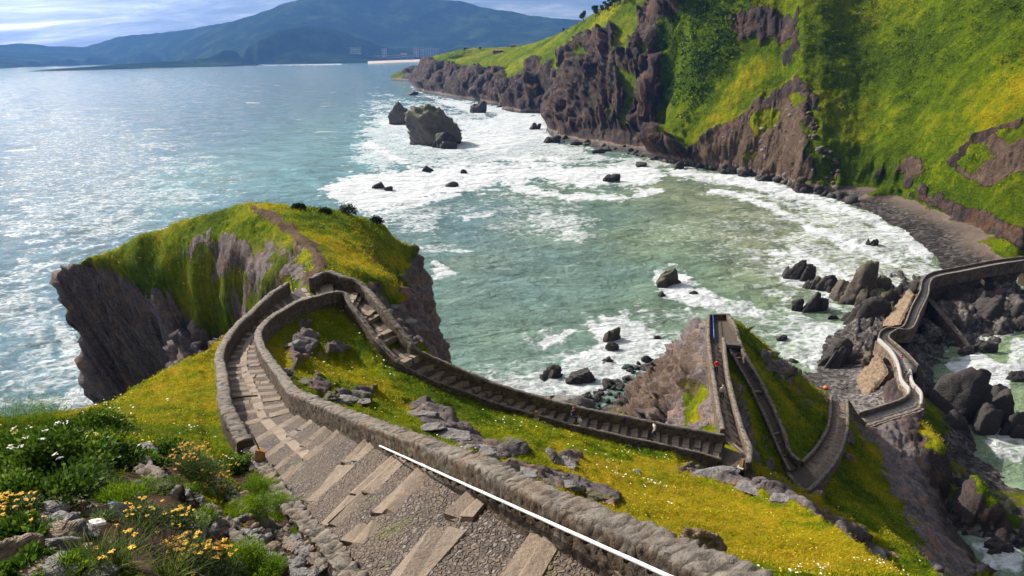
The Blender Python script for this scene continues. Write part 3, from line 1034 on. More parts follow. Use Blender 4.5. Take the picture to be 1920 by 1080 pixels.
gr('1872,250;1925,232;1925,258;1890,272', 10, None, .9)
gr('1410,235;1438,205;1462,214;1450,240;1424,252', 9, None, .9)
gr('1480,180;1500,172;1512,190;1490,200', 7, None, .8)
gr('1395,290;1420,282;1425,296;1400,302', 6, None, .7)
soil = np.maximum(soil, pxmask(PX, PY, '1310,285;1420,215;1510,165;1530,240;1520,300;1590,320;1590,340;1500,350;1380,320;1290,305', 26, Dd, None, wob) * .75)
soil = np.maximum(soil, pxmask(PX, PY, '1640,310;1700,285;1745,300;1740,345;1660,335', 10, Dd, None, wob) * .7)
soil = np.maximum(soil, pxmask(PX, PY, '1800,300;1920,220;1920,330;1850,360;1790,340', 10, Dd, None, wob) * .7)
P3 = P3 + nrm * (soil * (2.4 * w3 + 1.6 * fbm(P3, .3, 4, 68, .55, True)))[:, None]
soil = np.minimum(soil, sstep(.1, .6, rock))
rib = fbm(np.stack([MA.ravel() * 60 + .6 * w2, MR.ravel() * .004, P3[:, 2] * .006], 1), 1.0, 4, 64, .55, True)
rib2 = fbm(np.stack([MA.ravel() * 24 + .5 * w1, MR.ravel() * .002, P3[:, 2] * .003], 1), 1.0, 3, 66, .5, True)
sd = P3 @ np.array([.5, -.3, .75]) + 9 * w2
strata = np.abs((sd * .07) % 1 - .5) * 2
f1, f2, cid = worley(P3 * np.array([.06, .06, .04]) + .5 * np.stack([w2, w1, w3], 1), 5)
rr2 = rock * land * (1 - .9 * soil) * (.25 + .75 * sstep(.06, .24, steep)) * (1 - .78 * sstep(math.radians(15.5), math.radians(18), MA.ravel()))
P3 = P3 + nrm * (rr2 * (10 * rib2 + 10 * rib + 3.5 * (strata - .5) + 4.0 * (cid - .5) + 4.2 * w3 + 2.2 * fbm(P3, .38, 3, 67, .55, True)))[:, None]
P3 = P3 + nrm * (land * (1 - rock) * (3.2 * w2 + 1.3 * w3 + .6 * rib * sstep(.1, .4, steep)))[:, None]
yel = np.clip(.42 + .75 * w1 + .4 * w2 + .30 * pxmask(PX, PY, '1470,130;1430,150;1330,250;1300,268;1340,190;1400,100', 22, Dd, None, wob)
              - .38 * pxmask(PX, PY, '1235,-40;1320,-60;1400,20;1370,90;1330,160;1260,180;1240,100', 26, Dd, None, wob)
              + .10 * pxmask(PX, PY, '1900,100;1920,220;1760,290;1600,310;1530,305;1700,240;1800,170', 40, Dd, None, wob)
              - .16 * pxmask(PX, PY, '1480,40;1920,-40;1920,60;1700,190;1520,140', 50, Dd, None, wob), 0, 1)
shore = sstep(5.2, 3.6, P3[:, 2] + 1.2 * w3)
MAIN, MAIN_ROCK, MAIN_YEL, MAIN_D = P3, rock, yel, Dd
M_CLIFF = ground_mat('mainland_ground', .14)
o = mesh_np('mainland_cliffs', P3, grid_faces(len(mr_), len(maz)), M_CLIFF, attrs={'rock': rock, 'soil': soil, 'yel': yel, 'shore': shore, 'dk': shore * 0})
tag(o, kind='structure')

# ================================================================ FAR MOUNTAINS
IP = []
ln('-150,140,0; 0,129,0; 100,124,0; 200,120,0; 300,119,0; 380,121,0; 500,121.5,0; 560,121,0; 640,119.5,0; 700,118,0; 750,115.5,0; 830,113.5,0; 920,112,0; 1100,110,0', 60)
ln('-150,118,d8700; 0,114,d8750; 60,112,d8800; 120,110,d9100; 200,103,d9950; 300,97,d9300; 355,96,d8500', 70)
q = np.array(parse('-150,140,0; 0,129,0; 200,120,0; 380,121,0; 560,121,0; 700,118,0; 830,113.5,0; 1100,110,0'))
off(q, -250, z=-20, step=80)
ln('-150,80,d12000; 0,85,d12000; 30,80,d12000; 60,83,d12000; 100,90,d12000; 120,93,d12000; 145,91,d11900; 170,84,d11800; 200,75,d11600; 240,66,d11400; 300,60,d11000; 350,56,d10600; 390,49,d10100; 420,43,d9700; 460,33,d8900; 500,20,d8800; 530,9,d8700; 575,-4,d8700; 640,-18,d8700; 700,-22,d8700; 780,-12,d8700; 850,-3,d8600; 880,7,d8500; 930,17,d8400; 980,27,d8300; 1030,35,d8200; 1080,37,d8100; 1200,50,d8000', 60)
q = np.array(parse('-150,80,d12000; 60,83,d12000; 120,93,d12000; 240,66,d11400; 420,43,d9700; 575,-4,d8700; 700,-22,d8700; 850,-3,d8600; 1080,37,d8100; 1200,50,d8000'))
off(q, 1500, dz=-300, step=200)
off(q, 3300, z=-20, step=400)
ln('385,112,d6100; 420,92,d6250; 470,76,d6400; 530,60,d6500; 575,50,d6550; 620,52,d6600; 660,66,d6650; 700,82,d6700; 740,95,d6800', 40)
ln('390,100,d7000; 450,90,d7200; 540,75,d7300; 640,72,d7400; 740,85,d7500; 850,90,d7400', 60)
pt('700,96,d6600; 660,100,d6350; 640,108,d6200; 700,108,d6500; 760,106,d6600; 830,100,d6800; 900,60,d7600; 800,50,d8000; 700,30,d8200; 980,60,d7700; 560,90,d6300; 480,100,d6200')
faz = np.radians(np.linspace(-46, 10, 620))
fr = np.exp(np.linspace(math.log(5200), math.log(15500), 230))
FR, FA = np.meshgrid(fr, faz, indexing='ij')
GX, GY = FR * np.sin(FA), FR * np.cos(FA)
Zi = smooth_grid(tin_eval(IP, GX, GY), 5, .6)
P3 = np.stack([GX.ravel(), GY.ravel(), Zi.ravel()], 1)
land = sstep(0, 60, P3[:, 2])
Q = P3 * np.array([1, 1, 0])
P3[:, 2] += land * (30 * fbm(Q, .0011, 5, 71, .5, True) + 14 * fbm(Q, .006, 4, 72) - 5)
m, nt, b = material('wooded_mountain')
p = pos(nt)
nt.set(b, 'Base Color', nt.ramp(nt.noise(p, .0035, 7, .65), [(.3, (.006, .014, .010)), (.5, (.014, .028, .016)), (.62, (.04, .06, .022)), (.75, (.08, .075, .055))]))
nt.set(b, 'Roughness', 1.0)
nt.set(b, 'Specular IOR Level', 0.0)
nt.set(b, 'Normal', nt.bump(nt.noise(p, .02, 6, .7), 1.0, 30))
o = mesh_np('mountain_range', P3, grid_faces(len(fr), len(faz)), m)
tag(o, kind='structure')
MTN = P3.reshape(*FR.shape, 3)
# pale strip of sand in front of the town
q = resample(np.array(parse('690,119.2,0.5; 715,118.2,0.5; 750,116.6,0.5; 790,115.2,0.5; 850,114,0.5')), 40)
q2 = q.copy()
rn = np.hypot(q[:, 0], q[:, 1])
q[:, :2] *= (1 - 60 / rn)[:, None]
q2[:, :2] *= (1 + 300 / rn)[:, None]
q2[:, 2] = 14
o = mesh_np('town_beach', np.concatenate([q, q2]), grid_faces(2, len(q)), simple('pale_sand', (.55, .42, .30), .95, scale=.02))
tag(o, kind='structure')
# ================================================================ TERRAIN QUERIES
_IZ = ISL[:, 2].reshape(R.shape)
_MZ = MAIN[:, 2].reshape(MR.shape)


def _col(Z, azs, a):
    j = (a - azs[0]) / (azs[1] - azs[0])
    j0 = int(np.clip(math.floor(j), 0, len(azs) - 2))
    f = min(max(j - j0, 0), 1)
    return Z[:, j0] * (1 - f) + Z[:, j0 + 1] * f


def hit(px, py, dmin=0, main=False):
    """first land point seen at a picture position"""
    v = ray(px, py)
    a = math.atan2(v[0], v[1])
    k = v[2] / math.hypot(v[0], v[1])
    Z, rs = (_col(_MZ, maz, a), mr_) if main else (_col(_IZ, az, a), rr)
    m = (Z >= CZ + k * rs) & (rs > dmin)
    if not m.any():
        return None
    i = int(np.argmax(m))
    r0 = rs[i]
    if i > 0:
        e0 = Z[i - 1] - CZ - k * rs[i - 1]
        e1 = Z[i] - CZ - k * rs[i]
        r0 = rs[i - 1] + (rs[i] - rs[i - 1]) * (-e0 / (e1 - e0 + 1e-9))
    return np.array([r0 * math.sin(a), r0 * math.cos(a), CZ + k * r0])


def gz(x, y, main=False):
    a, r_ = math.atan2(x, y), math.hypot(x, y)
    Z, rs = (_col(_MZ, maz, a), mr_) if main else (_col(_IZ, az, a), rr)
    return float(np.interp(r_, rs, Z))


# ================================================================ MASONRY
def masonry(name, dark=1.0, white=0.0):
    m, nt, b = material(name)
    p = pos(nt)
    ce, ck = nt.attr('cell').outputs['Fac'], nt.attr('crack').outputs['Fac']
    c = nt.ramp(ce, [(0, (.06, .047, .038)), (.3, (.105, .086, .070)), (.55, (.155, .130, .105)), (.8, (.22, .185, .148)), (1, (.30, .25, .195))])
    n1 = nt.noise(p, 9, 6, .7)
    n2 = nt.noise(p, 1.1, 4, .6)
    c = nt.mix(nt.mr(n1, .35, .7, 0, .55), c, (.10, .085, .075))
    c = nt.mix(nt.mr(n2, .48, .68, 0, .55), c, (.20, .125, .07))
    nz = nt.n('SeparateXYZ', Vector=nt.n('NewGeometry').outputs['Normal']).outputs[2]
    lich = nt.math('MULTIPLY', nt.mr(nz, .45, .9), nt.mr(nt.noise(p, 5.5, 7, .75), .40, .62))
    c = nt.mix(nt.math('MULTIPLY', lich, .6), c, (.26, .23, .195))
    c = nt.mix(nt.mr(nt.noise(p, 26, 5, .7), .52, .66, 0, .6), c, (.055, .045, .038))
    side_ = nt.mr(nz, .55, .2)
    c = nt.mix(nt.math('MULTIPLY', side_, nt.mr(nt.noise(p, 1.9, 5, .65), .35, .65, .15, .75)), c, (.085, .053, .030))
    c = nt.mix(nt.mr(nt.noise(p, 3.7, 5, .7), .62, .72, 0, .7), c, (.10, .115, .03))
    c = nt.mix(nt.mr(ck, .02, .16, .85, 0), c, (.035, .03, .024))
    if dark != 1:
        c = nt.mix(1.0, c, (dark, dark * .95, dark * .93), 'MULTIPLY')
    if white:
        c = nt.mix(nt.math('MULTIPLY', nt.mr(n2, .25, .5, .55, 1), white), c, (.38, .355, .32))
    nt.set(b, 'Base Color', c)
    nt.set(b, 'Roughness', .9)
    nt.set(b, 'Specular IOR Level', .2)
    nt.set(b, 'Normal', nt.bump(nt.math('ADD', n1, nt.noise(p, 40, 4, .7)), .9, .035))
    return m


M_WALL = masonry('rubble_masonry')
M_WALL_D = masonry('shaded_side_masonry', .8)  # darker rubble copy with the shade put into its colour
M_WALL_W = masonry('whitewashed_masonry', 1, .85)


def wall(name, P, h, th, below, label, mat=None, n=8, stone=.26, minstep=.042, k=.0036, smooth=True, bulge=.05, parent=None, cat='parapet wall', group=None):
    """rubble wall along a ground line; h and below may be lists along the line"""
    P = np.array(P, float)
    m0 = len(P)
    hh = np.full(m0, h, float) if np.ndim(h) == 0 else np.array(h, float)
    bb = np.full(m0, below, float) if np.ndim(below) == 0 else np.array(below, float)
    Q = np.concatenate([P, hh[:, None], bb[:, None]], 1)
    Q = catmull(Q, n) if smooth else Q
    C = resample(Q, lambda p: min(.6, max(minstep, k * math.sqrt(p[0] ** 2 + p[1] ** 2 + (p[2] - CZ) ** 2))))
    T = np.gradient(C[:, :2], axis=0)
    T /= np.linalg.norm(T, axis=1, keepdims=True) + 1e-9
    N = np.stack([T[:, 1], -T[:, 0]], 1)          # to the right of travel
    dm = np.median(np.linalg.norm(C[:, :3] - [0, 0, CZ], axis=1))
    ds = min(.5, max(minstep, k * dm))
    # profile in (u, v) with v<0 below ground, v in 0..1 of height
    prof = []
    nb = max(2, int(np.max(bb) / ds / 1.4))
    nh = max(3, int(np.max(hh) / ds))
    for i in range(nb):
        prof.append((-.5 - .10 * (1 - i / nb), -1 + i / nb, 0))
    for i in range(nh):
        prof.append((-.5, 0, i / nh * .90))
    ntop = max(4, int(th / ds))
    for i in range(ntop + 1):
        w = i / ntop
        a = math.pi * (1 - w)
        prof.append((.5 * math.copysign(abs(math.cos(a)) ** .75, math.cos(a)), 0, .90 + .10 * math.sin(a) ** .45))
    for i in range(nh):
        prof.append((.5, 0, (1 - (i + 1) / nh) * .90))
    for i in range(nb):
        prof.append((.5 + .10 * (i + 1) / nb, -(i + 1) / nb, 0))
    prof = np.array(prof)
    np_ = len(prof)
    U = prof[:, 0] * th
    V = np.zeros((len(C), np_, 3))
    V[:, :, 0] = C[:, None, 0] + N[:, None, 0] * U
    V[:, :, 1] = C[:, None, 1] + N[:, None, 1] * U
    V[:, :, 2] = C[:, None, 2] + prof[None, :, 1] * C[:, None, 4] + prof[None, :, 2] * C[:, None, 3]
    cen = np.stack([C[:, 0], C[:, 1], C[:, 2] + .5 * C[:, 3]], 1)
    # close the ends
    e0 = V[:1].copy()
    e1 = V[-1:].copy()
    e0[0, :, :2] = C[0, :2]
    e1[0, :, :2] = C[-1, :2]
    e0[0, :, 2] = np.minimum(e0[0, :, 2], C[0, 2] + C[0, 3] * .93)
    e1[0, :, 2] = np.minimum(e1[0, :, 2], C[-1, 2] + C[-1, 3] * .93)
    V = np.concatenate([e0, V, e1], 0)
    G = grid_normals_free(V)
    F_ = V.reshape(-1, 3)
    f1, f2, cid = worley(F_ * np.array([1, 1, 1.5]) / (stone * .72) + .35 * fbm(F_, 2.4, 3, 5)[:, None], 9)
    lump = fbm(F_, .9, 3, 14)
    tl = fbm(F_, .35, 2, 15)
    wgt = np.ones(V.shape[:2])
    wgt[0] = wgt[-1] = .3
    f1b, f2b, cidb = worley(F_ / (stone * .36) + .3 * fbm(F_, 3, 2, 6)[:, None], 12)
    sel = fbm(F_, 1.3, 2, 16) > .02
    f1, f2, cid = np.where(sel, f1b, f1), np.where(sel, f2b, f2), np.where(sel, cidb, cid)
    d = (bulge * .7 * (np.clip((f2 - f1) * 2.2, 0, 1) - .6) * np.where(sel, .6, 1) + bulge * .7 * (cid - .5) + .05 * lump + .022 * fbm(F_, 9, 3, 19)) * wgt.ravel()
    F2 = F_ + G.reshape(-1, 3) * d[:, None]
    F2[:, 2] += (.085 * tl + .05 * (cid - .5)) * (np.tile(prof[:, 2], len(V)) > .5)
    fc = grid_faces(len(V), np_)
    o = mesh_np(name, F2, fc[:, ::-1], mat or M_WALL, parent=parent, attrs={'cell': cid, 'crack': f2 - f1})
    if not parent:
        tag(o, label, cat, group)
    return o


def grid_normals_free(P):
    du = np.gradient(P, axis=0)
    dv = np.gradient(P, axis=1)
    n = np.cross(du, dv)
    n /= np.linalg.norm(n, axis=-1, keepdims=True) + 1e-9
    # outward: away from the section centre
    c = P.mean(1, keepdims=True)
    s = np.sum(n * (P - c), -1, keepdims=True)
    return n * np.where(s < 0, -1, 1)


def side(P, dist):
    """offset a line to its right"""
    P = np.array(P, float)
    T = np.gradient(P[:, :2], axis=0)
    T /= np.linalg.norm(T, axis=1, keepdims=True) + 1e-9
    Q = P.copy()
    Q[:, 0] += T[:, 1] * dist
    Q[:, 1] -= T[:, 0] * dist
    return Q


Lp = lambda S: np.array([s[0] for s in S])
Rp = lambda S: np.array([s[1] for s in S])
# main stair: valley-side wall sweeping round the loop and fading into the low kerb of the lower flight
inner = np.vstack([side(Rp(SEC_A), .22)[:-1], side(Rp(SEC_B), .18)[2:8]])
wall('stone_parapet_wall', inner, [.95] * (len(SEC_A) - 2) + [.9] + [.85, .7, .55, .42, .35, .3], .45, [1.6] * 10 + [2.4] * (len(SEC_A) - 11) + [1.6] * 6,
     'long rubble wall carrying the white handrail and curving round the grassy loop', M_WALL, stone=.2, bulge=.036)
kerb = side(Rp(SEC_B), .14)[5:]
wall('stone_kerb', kerb, .5, .34, .8, 'low stone kerb between the sunny meadow and the flight of the two walkers', M_WALL, cat='kerb')
outer = side(Lp(SEC_A), -.22)[8:-1]
wall('stone_parapet_wall', outer, [.3, .75, .95] + [1.0] * (len(outer) - 3), .48, 1.2, 'curved rubble wall on the seaward left edge of the main stair', M_WALL)
edge = side(Lp(SEC_A), -.10)[:9]
edge[:, 2] -= .10
wall('stone_edging', edge, .13, .36, 1.0, 'broken stone edging on the garden side of the near stair', M_WALL, cat='edging', stone=.3, bulge=.09)
bo = side(Lp(SEC_B), -.24)
wall('stone_parapet_wall', bo, [1.15] * 4 + [1.05] * (len(bo) - 4), .50, 2.2, 'long dark rubble wall dropping behind the two walkers to the ridge stair', M_WALL)
cl = side(Lp(SEC_C), -.24)
cl = np.vstack([cl, PLAT[3] + [-.2, .1, .0], PLAT[0] + [-.2, .2, 0]])
wall('stone_parapet_wall', cl, 1.0, .5, 2.0, 'left rubble wall of the ridge stair with the red climber', M_WALL)
cr = side(Rp(SEC_C), .26)
cr = np.vstack([PZ(1402, 884, 42)[None], cr])
wall('stone_parapet_wall', cr, [.9] + [1.05] * (len(cr) - 1), .52, [2.5, 2.5] + [1.8] * (len(cr) - 2), 'middle rubble wall between the two legs of the ridge stair', M_WALL)
dr_ = np.vstack([PLAT[1] + [.15, .2, 0], PLAT[1] * .5 + PLAT[2] * .5 + [.3, 0, 0], side(Rp(SEC_D), .26)[1:]])
dr_ = dr_ if True else dr_
wall('stone_parapet_wall', dr_, 1.05, .55, 1.8, 'right rubble wall of the ridge stair beside the green slope', M_WALL)
bk = np.array([PLAT[0], PLAT[0] * .5 + PLAT[1] * .5, PLAT[1]]) + [0, .3, 0]
wall('stone_parapet_wall', bk, .9, .4, 1.5, 'short cross wall closing the platform at the ridge tip', M_WALL)
dl = side(Lp(SEC_D), -.16)
wall('stone_kerb', dl, .28, .36, 1.2, 'low stone kerb along the left edge of the descending ridge ramp', M_WALL, cat='kerb')
el = side(Lp(SEC_E), -.24)
wall('stone_parapet_wall', el, .95, .45, 1.5, 'left wall of the lowest stair under the green slope', M_WALL)
er = side(Rp(SEC_E), .26)
er = np.vstack([parse('1476,890,27.4; 1490,910,27.2; 1511,930,27.1'), er])
wall('stone_parapet_wall', er, [.35, .6, .9] + [1.0] * (len(er) - 3), .48, 2.6, 'right wall of the lowest stair wrapping its bottom landing', M_WALL)
ee = parse('1588,758,18; 1596,770,16; 1606,785,13.6; 1620,800,11.2')
wall('stone_parapet_wall', ee, 1.0, .5, 3.0, 'short dark wall stepping down from the lowest stair to the causeway ramp', M_WALL)


# ================================================================ STAIRS
M_STEP = None


def step_mat():
    m, nt, b = material('worn_sandstone')
    p = pos(nt)
    oi = nt.n('ObjectInfo').outputs['Random']
    c = nt.ramp(nt.noise(p, 2.6, 7, .75), [(.3, (.13, .090, .058)), (.5, (.235, .168, .110)), (.7, (.34, .255, .170))])
    c = nt.mix(nt.mr(nt.noise(p, 17, 6, .75), .45, .65, 0, .65), c, (.10, .075, .055))
    c = nt.mix(nt.mr(nt.noise(p, 1.3, 5, .7), .54, .64, 0, .6), c, (.13, .095, .062))
    c = nt.mix(nt.mr(nt.noise(p, .8, 3), .55, .7, 0, .45), c, (.26, .24, .22))
    c = nt.mix(nt.math('MULTIPLY', oi, .35), c, (.24, .19, .15))
    nt.set(b, 'Base Color', c)
    nt.set(b, 'Roughness', .85)
    nt.set(b, 'Normal', nt.bump(nt.math('ADD', nt.noise(p, 22, 5, .7), nt.noise(p, 5, 4, .6)), .9, .035))
    return m


M_STEP = step_mat()


def cobble_mat():
    m, nt, b = material('cobbles')
    p = pos(nt)
    v = nt.n('TexVoronoi', feature='F1')
    nt.set(v, 'Vector', nt.map(p, (1, 1, .6)))
    nt.set(v, 'Scale', 13.5)
    e = nt.vor(nt.map(p, (1, 1, .6)), 13.5, 'DISTANCE_TO_EDGE')
    rnd = nt.n('RGBToBW', Color=v.outputs['Color']).outputs[0]
    c = nt.ramp(rnd, [(.15, (.045, .034, .029)), (.45, (.088, .063, .046)), (.7, (.14, .102, .075)), (.92, (.21, .18, .16))])
    c = nt.mix(nt.mr(e, .0, .10, .9, 0), c, (.055, .038, .028))
    c = nt.mix(nt.mr(nt.noise(p, .9, 5, .7), .56, .66, 0, .65), c, (.115, .12, .025))
    c = nt.mix(nt.mr(nt.noise(p, .7, 6, .65), .43, .57, 0, .88), c, nt.mix(nt.noise(p, 9, 5, .7), (.06, .04, .027), (.18, .125, .085)))
    nt.set(b, 'Base Color', c)
    nt.set(b, 'Roughness', .85)
    hgt = nt.math('ADD', nt.mr(e, 0, .22), nt.math('MULTIPLY', nt.noise(p, 30, 4), .2))
    nt.set(b, 'Normal', nt.bump(hgt, .9, .05))
    return m


M_COB = cobble_mat()


def flight(name, label, S, pos_list, tread_slope=.5, mid=True, slab=.36, thick=.2, n_mid=1, group=None, skew=None):
    """stairway: cobbled treads with a dressed slab at each nosing; pos_list are distances along the flight"""
    Lc = catmull(Lp(S), 10)
    Rc = catmull(Rp(S), 10)
    Cc = (Lc + Rc) / 2
    s = np.concatenate([[0], np.cumsum(np.linalg.norm(np.diff(Cc[:, :2], axis=0), axis=1))])
    tot = s[-1]
    at = lambda A_, q: np.array([np.interp(q, s, A_[:, k]) for k in range(3)])
    root = empty(name, at(Cc, tot * .5), label, 'stairway', group)
    base = np.array(root.location)
    pl = [q for q in pos_list if 0 <= q <= tot]
    edges = [0] + pl + [tot]
    # surface heights: flatter treads, drop at each nosing (travel goes downhill)
    zc = lambda q: float(np.interp(q, s, Cc[:, 2]))

    def surf(q):
        i = max(0, min(len(edges) - 2, int(np.searchsorted(edges, q, 'right')) - 1))
        a, b_ = edges[i], edges[i + 1]
        za, zb = zc(a), zc(b_)
        zm = (za + zb) / 2
        t = (q - a) / max(b_ - a, 1e-6) - .5
        return zm + t * (zb - za) * tread_slope

    qs = []
    for a, b_ in zip(edges[:-1], edges[1:]):
        p = at(Cc, (a + b_) / 2)
        st = min(.5, max(.034, .0042 * np.linalg.norm(p - [0, 0, CZ])))
        k = max(2, int((b_ - a) / st))
        qs += list(np.linspace(a + 1e-4, b_ - 1e-4, k))
    nw = 64 if np.linalg.norm(base - [0, 0, CZ]) < 45 else 14
    V = []
    for q in qs:
        k_ = skew(q) if skew else 0
        l, r_ = at(Lc, q - k_), at(Rc, q + k_)
        z = surf(q)
        w = np.linspace(-.06, 1.06, nw)
        row = l[None] + (r_ - l)[None] * w[:, None]
        row[:, 2] = z
        V.append(row)
    V = np.array(V).reshape(-1, 3)
    f1, f2, cid = worley(V / .074, 4)
    dist = np.linalg.norm(V - [0, 0, CZ], axis=1)
    V[:, 2] += sstep(34, 14, dist) * (.035 * np.clip((f2 - f1) * 2, 0, 1) + .02 * (cid - .5)) + .03 * fbm(V, .9, 3, 3)
    mesh_np('cobbled_tread', V - base, grid_faces(len(qs), nw)[:, ::-1], M_COB, parent=root)
    for i, q in enumerate(pl):
        k_ = skew(q) if skew else 0
        near = skew is not None and q < 17
        l, r_ = at(Lc, max(q - k_, 0)), at(Rc, min(q + k_, tot))
        d = r_ - l
        d[2] = 0
        wd = np.linalg.norm(d)
        d /= wd
        f_ = np.array([d[1], -d[0], 0])
        t_ = at(Cc, min(q + .2, tot)) - at(Cc, max(q - .2, 0))
        if f_ @ t_ < 0:
            f_ = -f_
        zt = surf(q - .01)
        Rm = np.stack([d, f_, [0, 0, 1]], 1)
        mb = MB()
        ns = 1 if wd < 1.3 else RNG.integers(2, 4) if near else RNG.integers(2, 5)
        cuts = np.concatenate([[.05 if near else 0], np.sort(RNG.uniform(.25, .75, ns - 1)), [1]])
        for a, b_ in zip(cuts[:-1], cuts[1:]):
            if b_ - a < .12:
                continue
            if near:
                for e_ in (0, 1):
                    b0_ = b_
                    if e_ and RNG.uniform() < .10:
                        continue
                    sh_ = RNG.uniform(-.03, .03)
                    c = l + d * (wd * (a + b_) / 2 + sh_) - f_ * (.12 + .27 * e_)
                    c[2] = zt + .112 - thick / 2 - RNG.uniform(0, .012) + .095 * e_
                    mb.box(c - base, ((b_ - a) * wd * RNG.uniform(.98, 1.0) - .012, .29 * RNG.uniform(.85, 1.15), thick), Rm @ np.array(Matrix.Rotation(RNG.normal() * .008, 3, 'Z')), .035, .03)
                continue
            c = l + d * wd * (a + b_) / 2 - f_ * (slab / 2 - .06 + RNG.uniform(-.03, .03))
            c[2] = zt + .035 - thick / 2 + RNG.uniform(-.025, .025)
            c = c + f_ * RNG.uniform(-.05, .05)
            mb.box(c - base, ((b_ - a) * wd - .015, slab * RNG.uniform(.92, 1.1), thick + .5 * abs(surf(q + .01) - zt)), Rm, .024, .02)
        if mid and not near and i + 1 < len(pl) and (mid is True or q < mid):
            q2 = pl[i + 1]
            k_ = n_mid
            for j in range(k_):
                qa = q + (q2 - q - slab) * (j / k_)
                qb = q + (q2 - q - slab) * ((j + 1) / k_)
                qm = (qa + qb) / 2
                c = at(Cc, qm)
                c[2] = surf(qm) + .05 - thick / 2
                p0, p1 = at(Cc, qa), at(Cc, qb)
                tt = p1 - p0
                tt[2] = 0
                ln_ = np.linalg.norm(tt)
                if ln_ < .12:
                    continue
                tt /= ln_
                sl = (surf(qb) - surf(qa)) / ln_
                t3 = np.array([tt[0], tt[1], sl])
                t3 /= np.linalg.norm(t3)
                sd__ = np.array([tt[1], -tt[0], 0])
                mb.box(c - base, (.34 * RNG.uniform(.85, 1.2), ln_ * .95, thick), np.stack([sd__, t3, np.cross(sd__, t3)], 1), .012, .02)
        if mb.n:
            mb.build('step', M_STEP, root)
    return root


def spaced(a, b, d, jit=.12):
    out, q = [], a
    while q < b:
        out.append(q + RNG.uniform(-jit, jit) * d)
        q += d
    return out


STA = flight('stone_stairway', 'wide cobbled stair with pale slabs sweeping down from the viewer round the loop', SEC_A, spaced(.5, 17, 2.05) + spaced(18.4, 26, 1.75) + spaced(27.2, 66, 1.5), .78, True, skew=lambda q: .72 * float(sstep(30, 12, np.array(q))) + .08)
pb_ = []
for q in np.arange(1.2, 12, 2.7):
    pb_ += [q, q + .5]
STB = flight('stone_stairway', 'narrow stair dropping right along the dark wall below the meadow', SEC_B, pb_ + spaced(12.5, 60, .95), .35, 12, .58)
STC = flight('stone_stairway', 'straight ladder-patterned stair along the ridge with the red climber on it', SEC_C, spaced(.8, 40, 1.9), .7, True, .34)
STD = flight('stone_stairway', 'plain dark ramp coming back down the ridge right of the climber', SEC_D, [.6, 1.2, 1.8, 2.6, 8.5, 14.6, 15.8, 17.6], .9, False, .4)
STE = flight('stone_stairway', 'lowest closely stepped stair curving up to the pebble cove', SEC_E, spaced(.6, 45, .74), .4, True, .32)


def floor_poly(name, P, mat, label, cat, dz=0.0, group=None):
    P = np.array(P, float)
    P[:, 2] += dz
    n = len(P)
    Q = P.copy()
    Q[:, 2] -= .5
    c = P.mean(0)
    mb = MB()
    mb.add(np.vstack([P, Q]), [list(range(n))] + [[i, i + n, (i + 1) % n + n, (i + 1) % n] for i in range(n)])
    o = mb.build(name, mat)
    return tag(o, label, cat, group)


def grow(P, k):
    P = np.array(P, float)
    c = P.mean(0)
    Q = c + (P - c) * k
    Q[:, 2] = P[:, 2]
    return Q


floor_poly('stone_landing', grow(PLAT[::-1], 1.08), M_COB, 'small flat platform at the ridge tip with the blue railing', 'landing', .02)
floor_poly('stone_landing', grow(LAND[::-1], 1.10), M_COB, 'bottom landing where the ridge ramp meets the lowest stair', 'landing', .02)
floor_poly('stone_landing', grow(CORN[::-1], 1.12), M_COB, 'corner landing where the stair turns out along the ridge', 'landing', -.02)

# ---------------------------------------------------------------- handrail
_R = resample(side(catmull(Rp(SEC_A), 10), -.12), .05)


def on_wall(px, py):
    v = ray(px, py)
    v2 = v[:2] / np.linalg.norm(v[:2])
    best = None
    cr_ = _R[:, 0] * v2[1] - _R[:, 1] * v2[0]
    for i in range(len(_R) - 1):
        if cr_[i] * cr_[i + 1] <= 0 and _R[i] @ np.array([v2[0], v2[1], 0]) > 0:
            d = np.hypot(_R[i, 0], _R[i, 1])
            best = (PD(px, py, d), _R[i, 2])
            break
    return best


M_RAIL = simple('white_painted_steel', (.70, .70, .68), .32, .1, .16, 3, 0, .6)
M_IRON = simple('dark_iron', (.035, .03, .028), .6, .7)
hp = [on_wall(px, py) for px, py in ((712, 836), (800, 875), (900, 921), (1000, 966), (1100, 1013))]
# ================================================================ CAUSEWAY
def attach(o, root):
    o.parent = root
    o.matrix_parent_inverse = Matrix.Translation(-Vector(root.location))
    return o


M_DECK = simple('grey_paving', (.20, .175, .155), .85, 0, .3, 1.5, .02)
cw = empty('causeway', (Lp(SEC_BR)[13] + Rp(SEC_BR)[13]) / 2, 'winding stone causeway with arches linking the ridge to the mainland', 'bridge')
Lb, Rb = catmull(Lp(SEC_BR), 6), catmull(Rp(SEC_BR), 6)
V = np.stack([Lb, Rb, Rb - [0, 0, .8], Lb - [0, 0, .8]], 1).reshape(-1, 3)
attach(mesh_np('deck', V, grid_faces(len(Lb), 4, True), M_DECK, smooth=False), cw)
Ls, Rs = Lp(SEC_BR), Rp(SEC_BR)


M_TANW = masonry('tan_retaining_masonry', 1.25)


def par(P, h, below, mat, th=.42, nm='parapet'):
    root_fake = True
    o = wall(nm, P, h, th, below, '', mat, stone=.45, bulge=.06, parent=cw)
    attach(o, cw)
    if mat is M_WALL_W:
        o['label'] = 'whitewashed parapet'
    return o


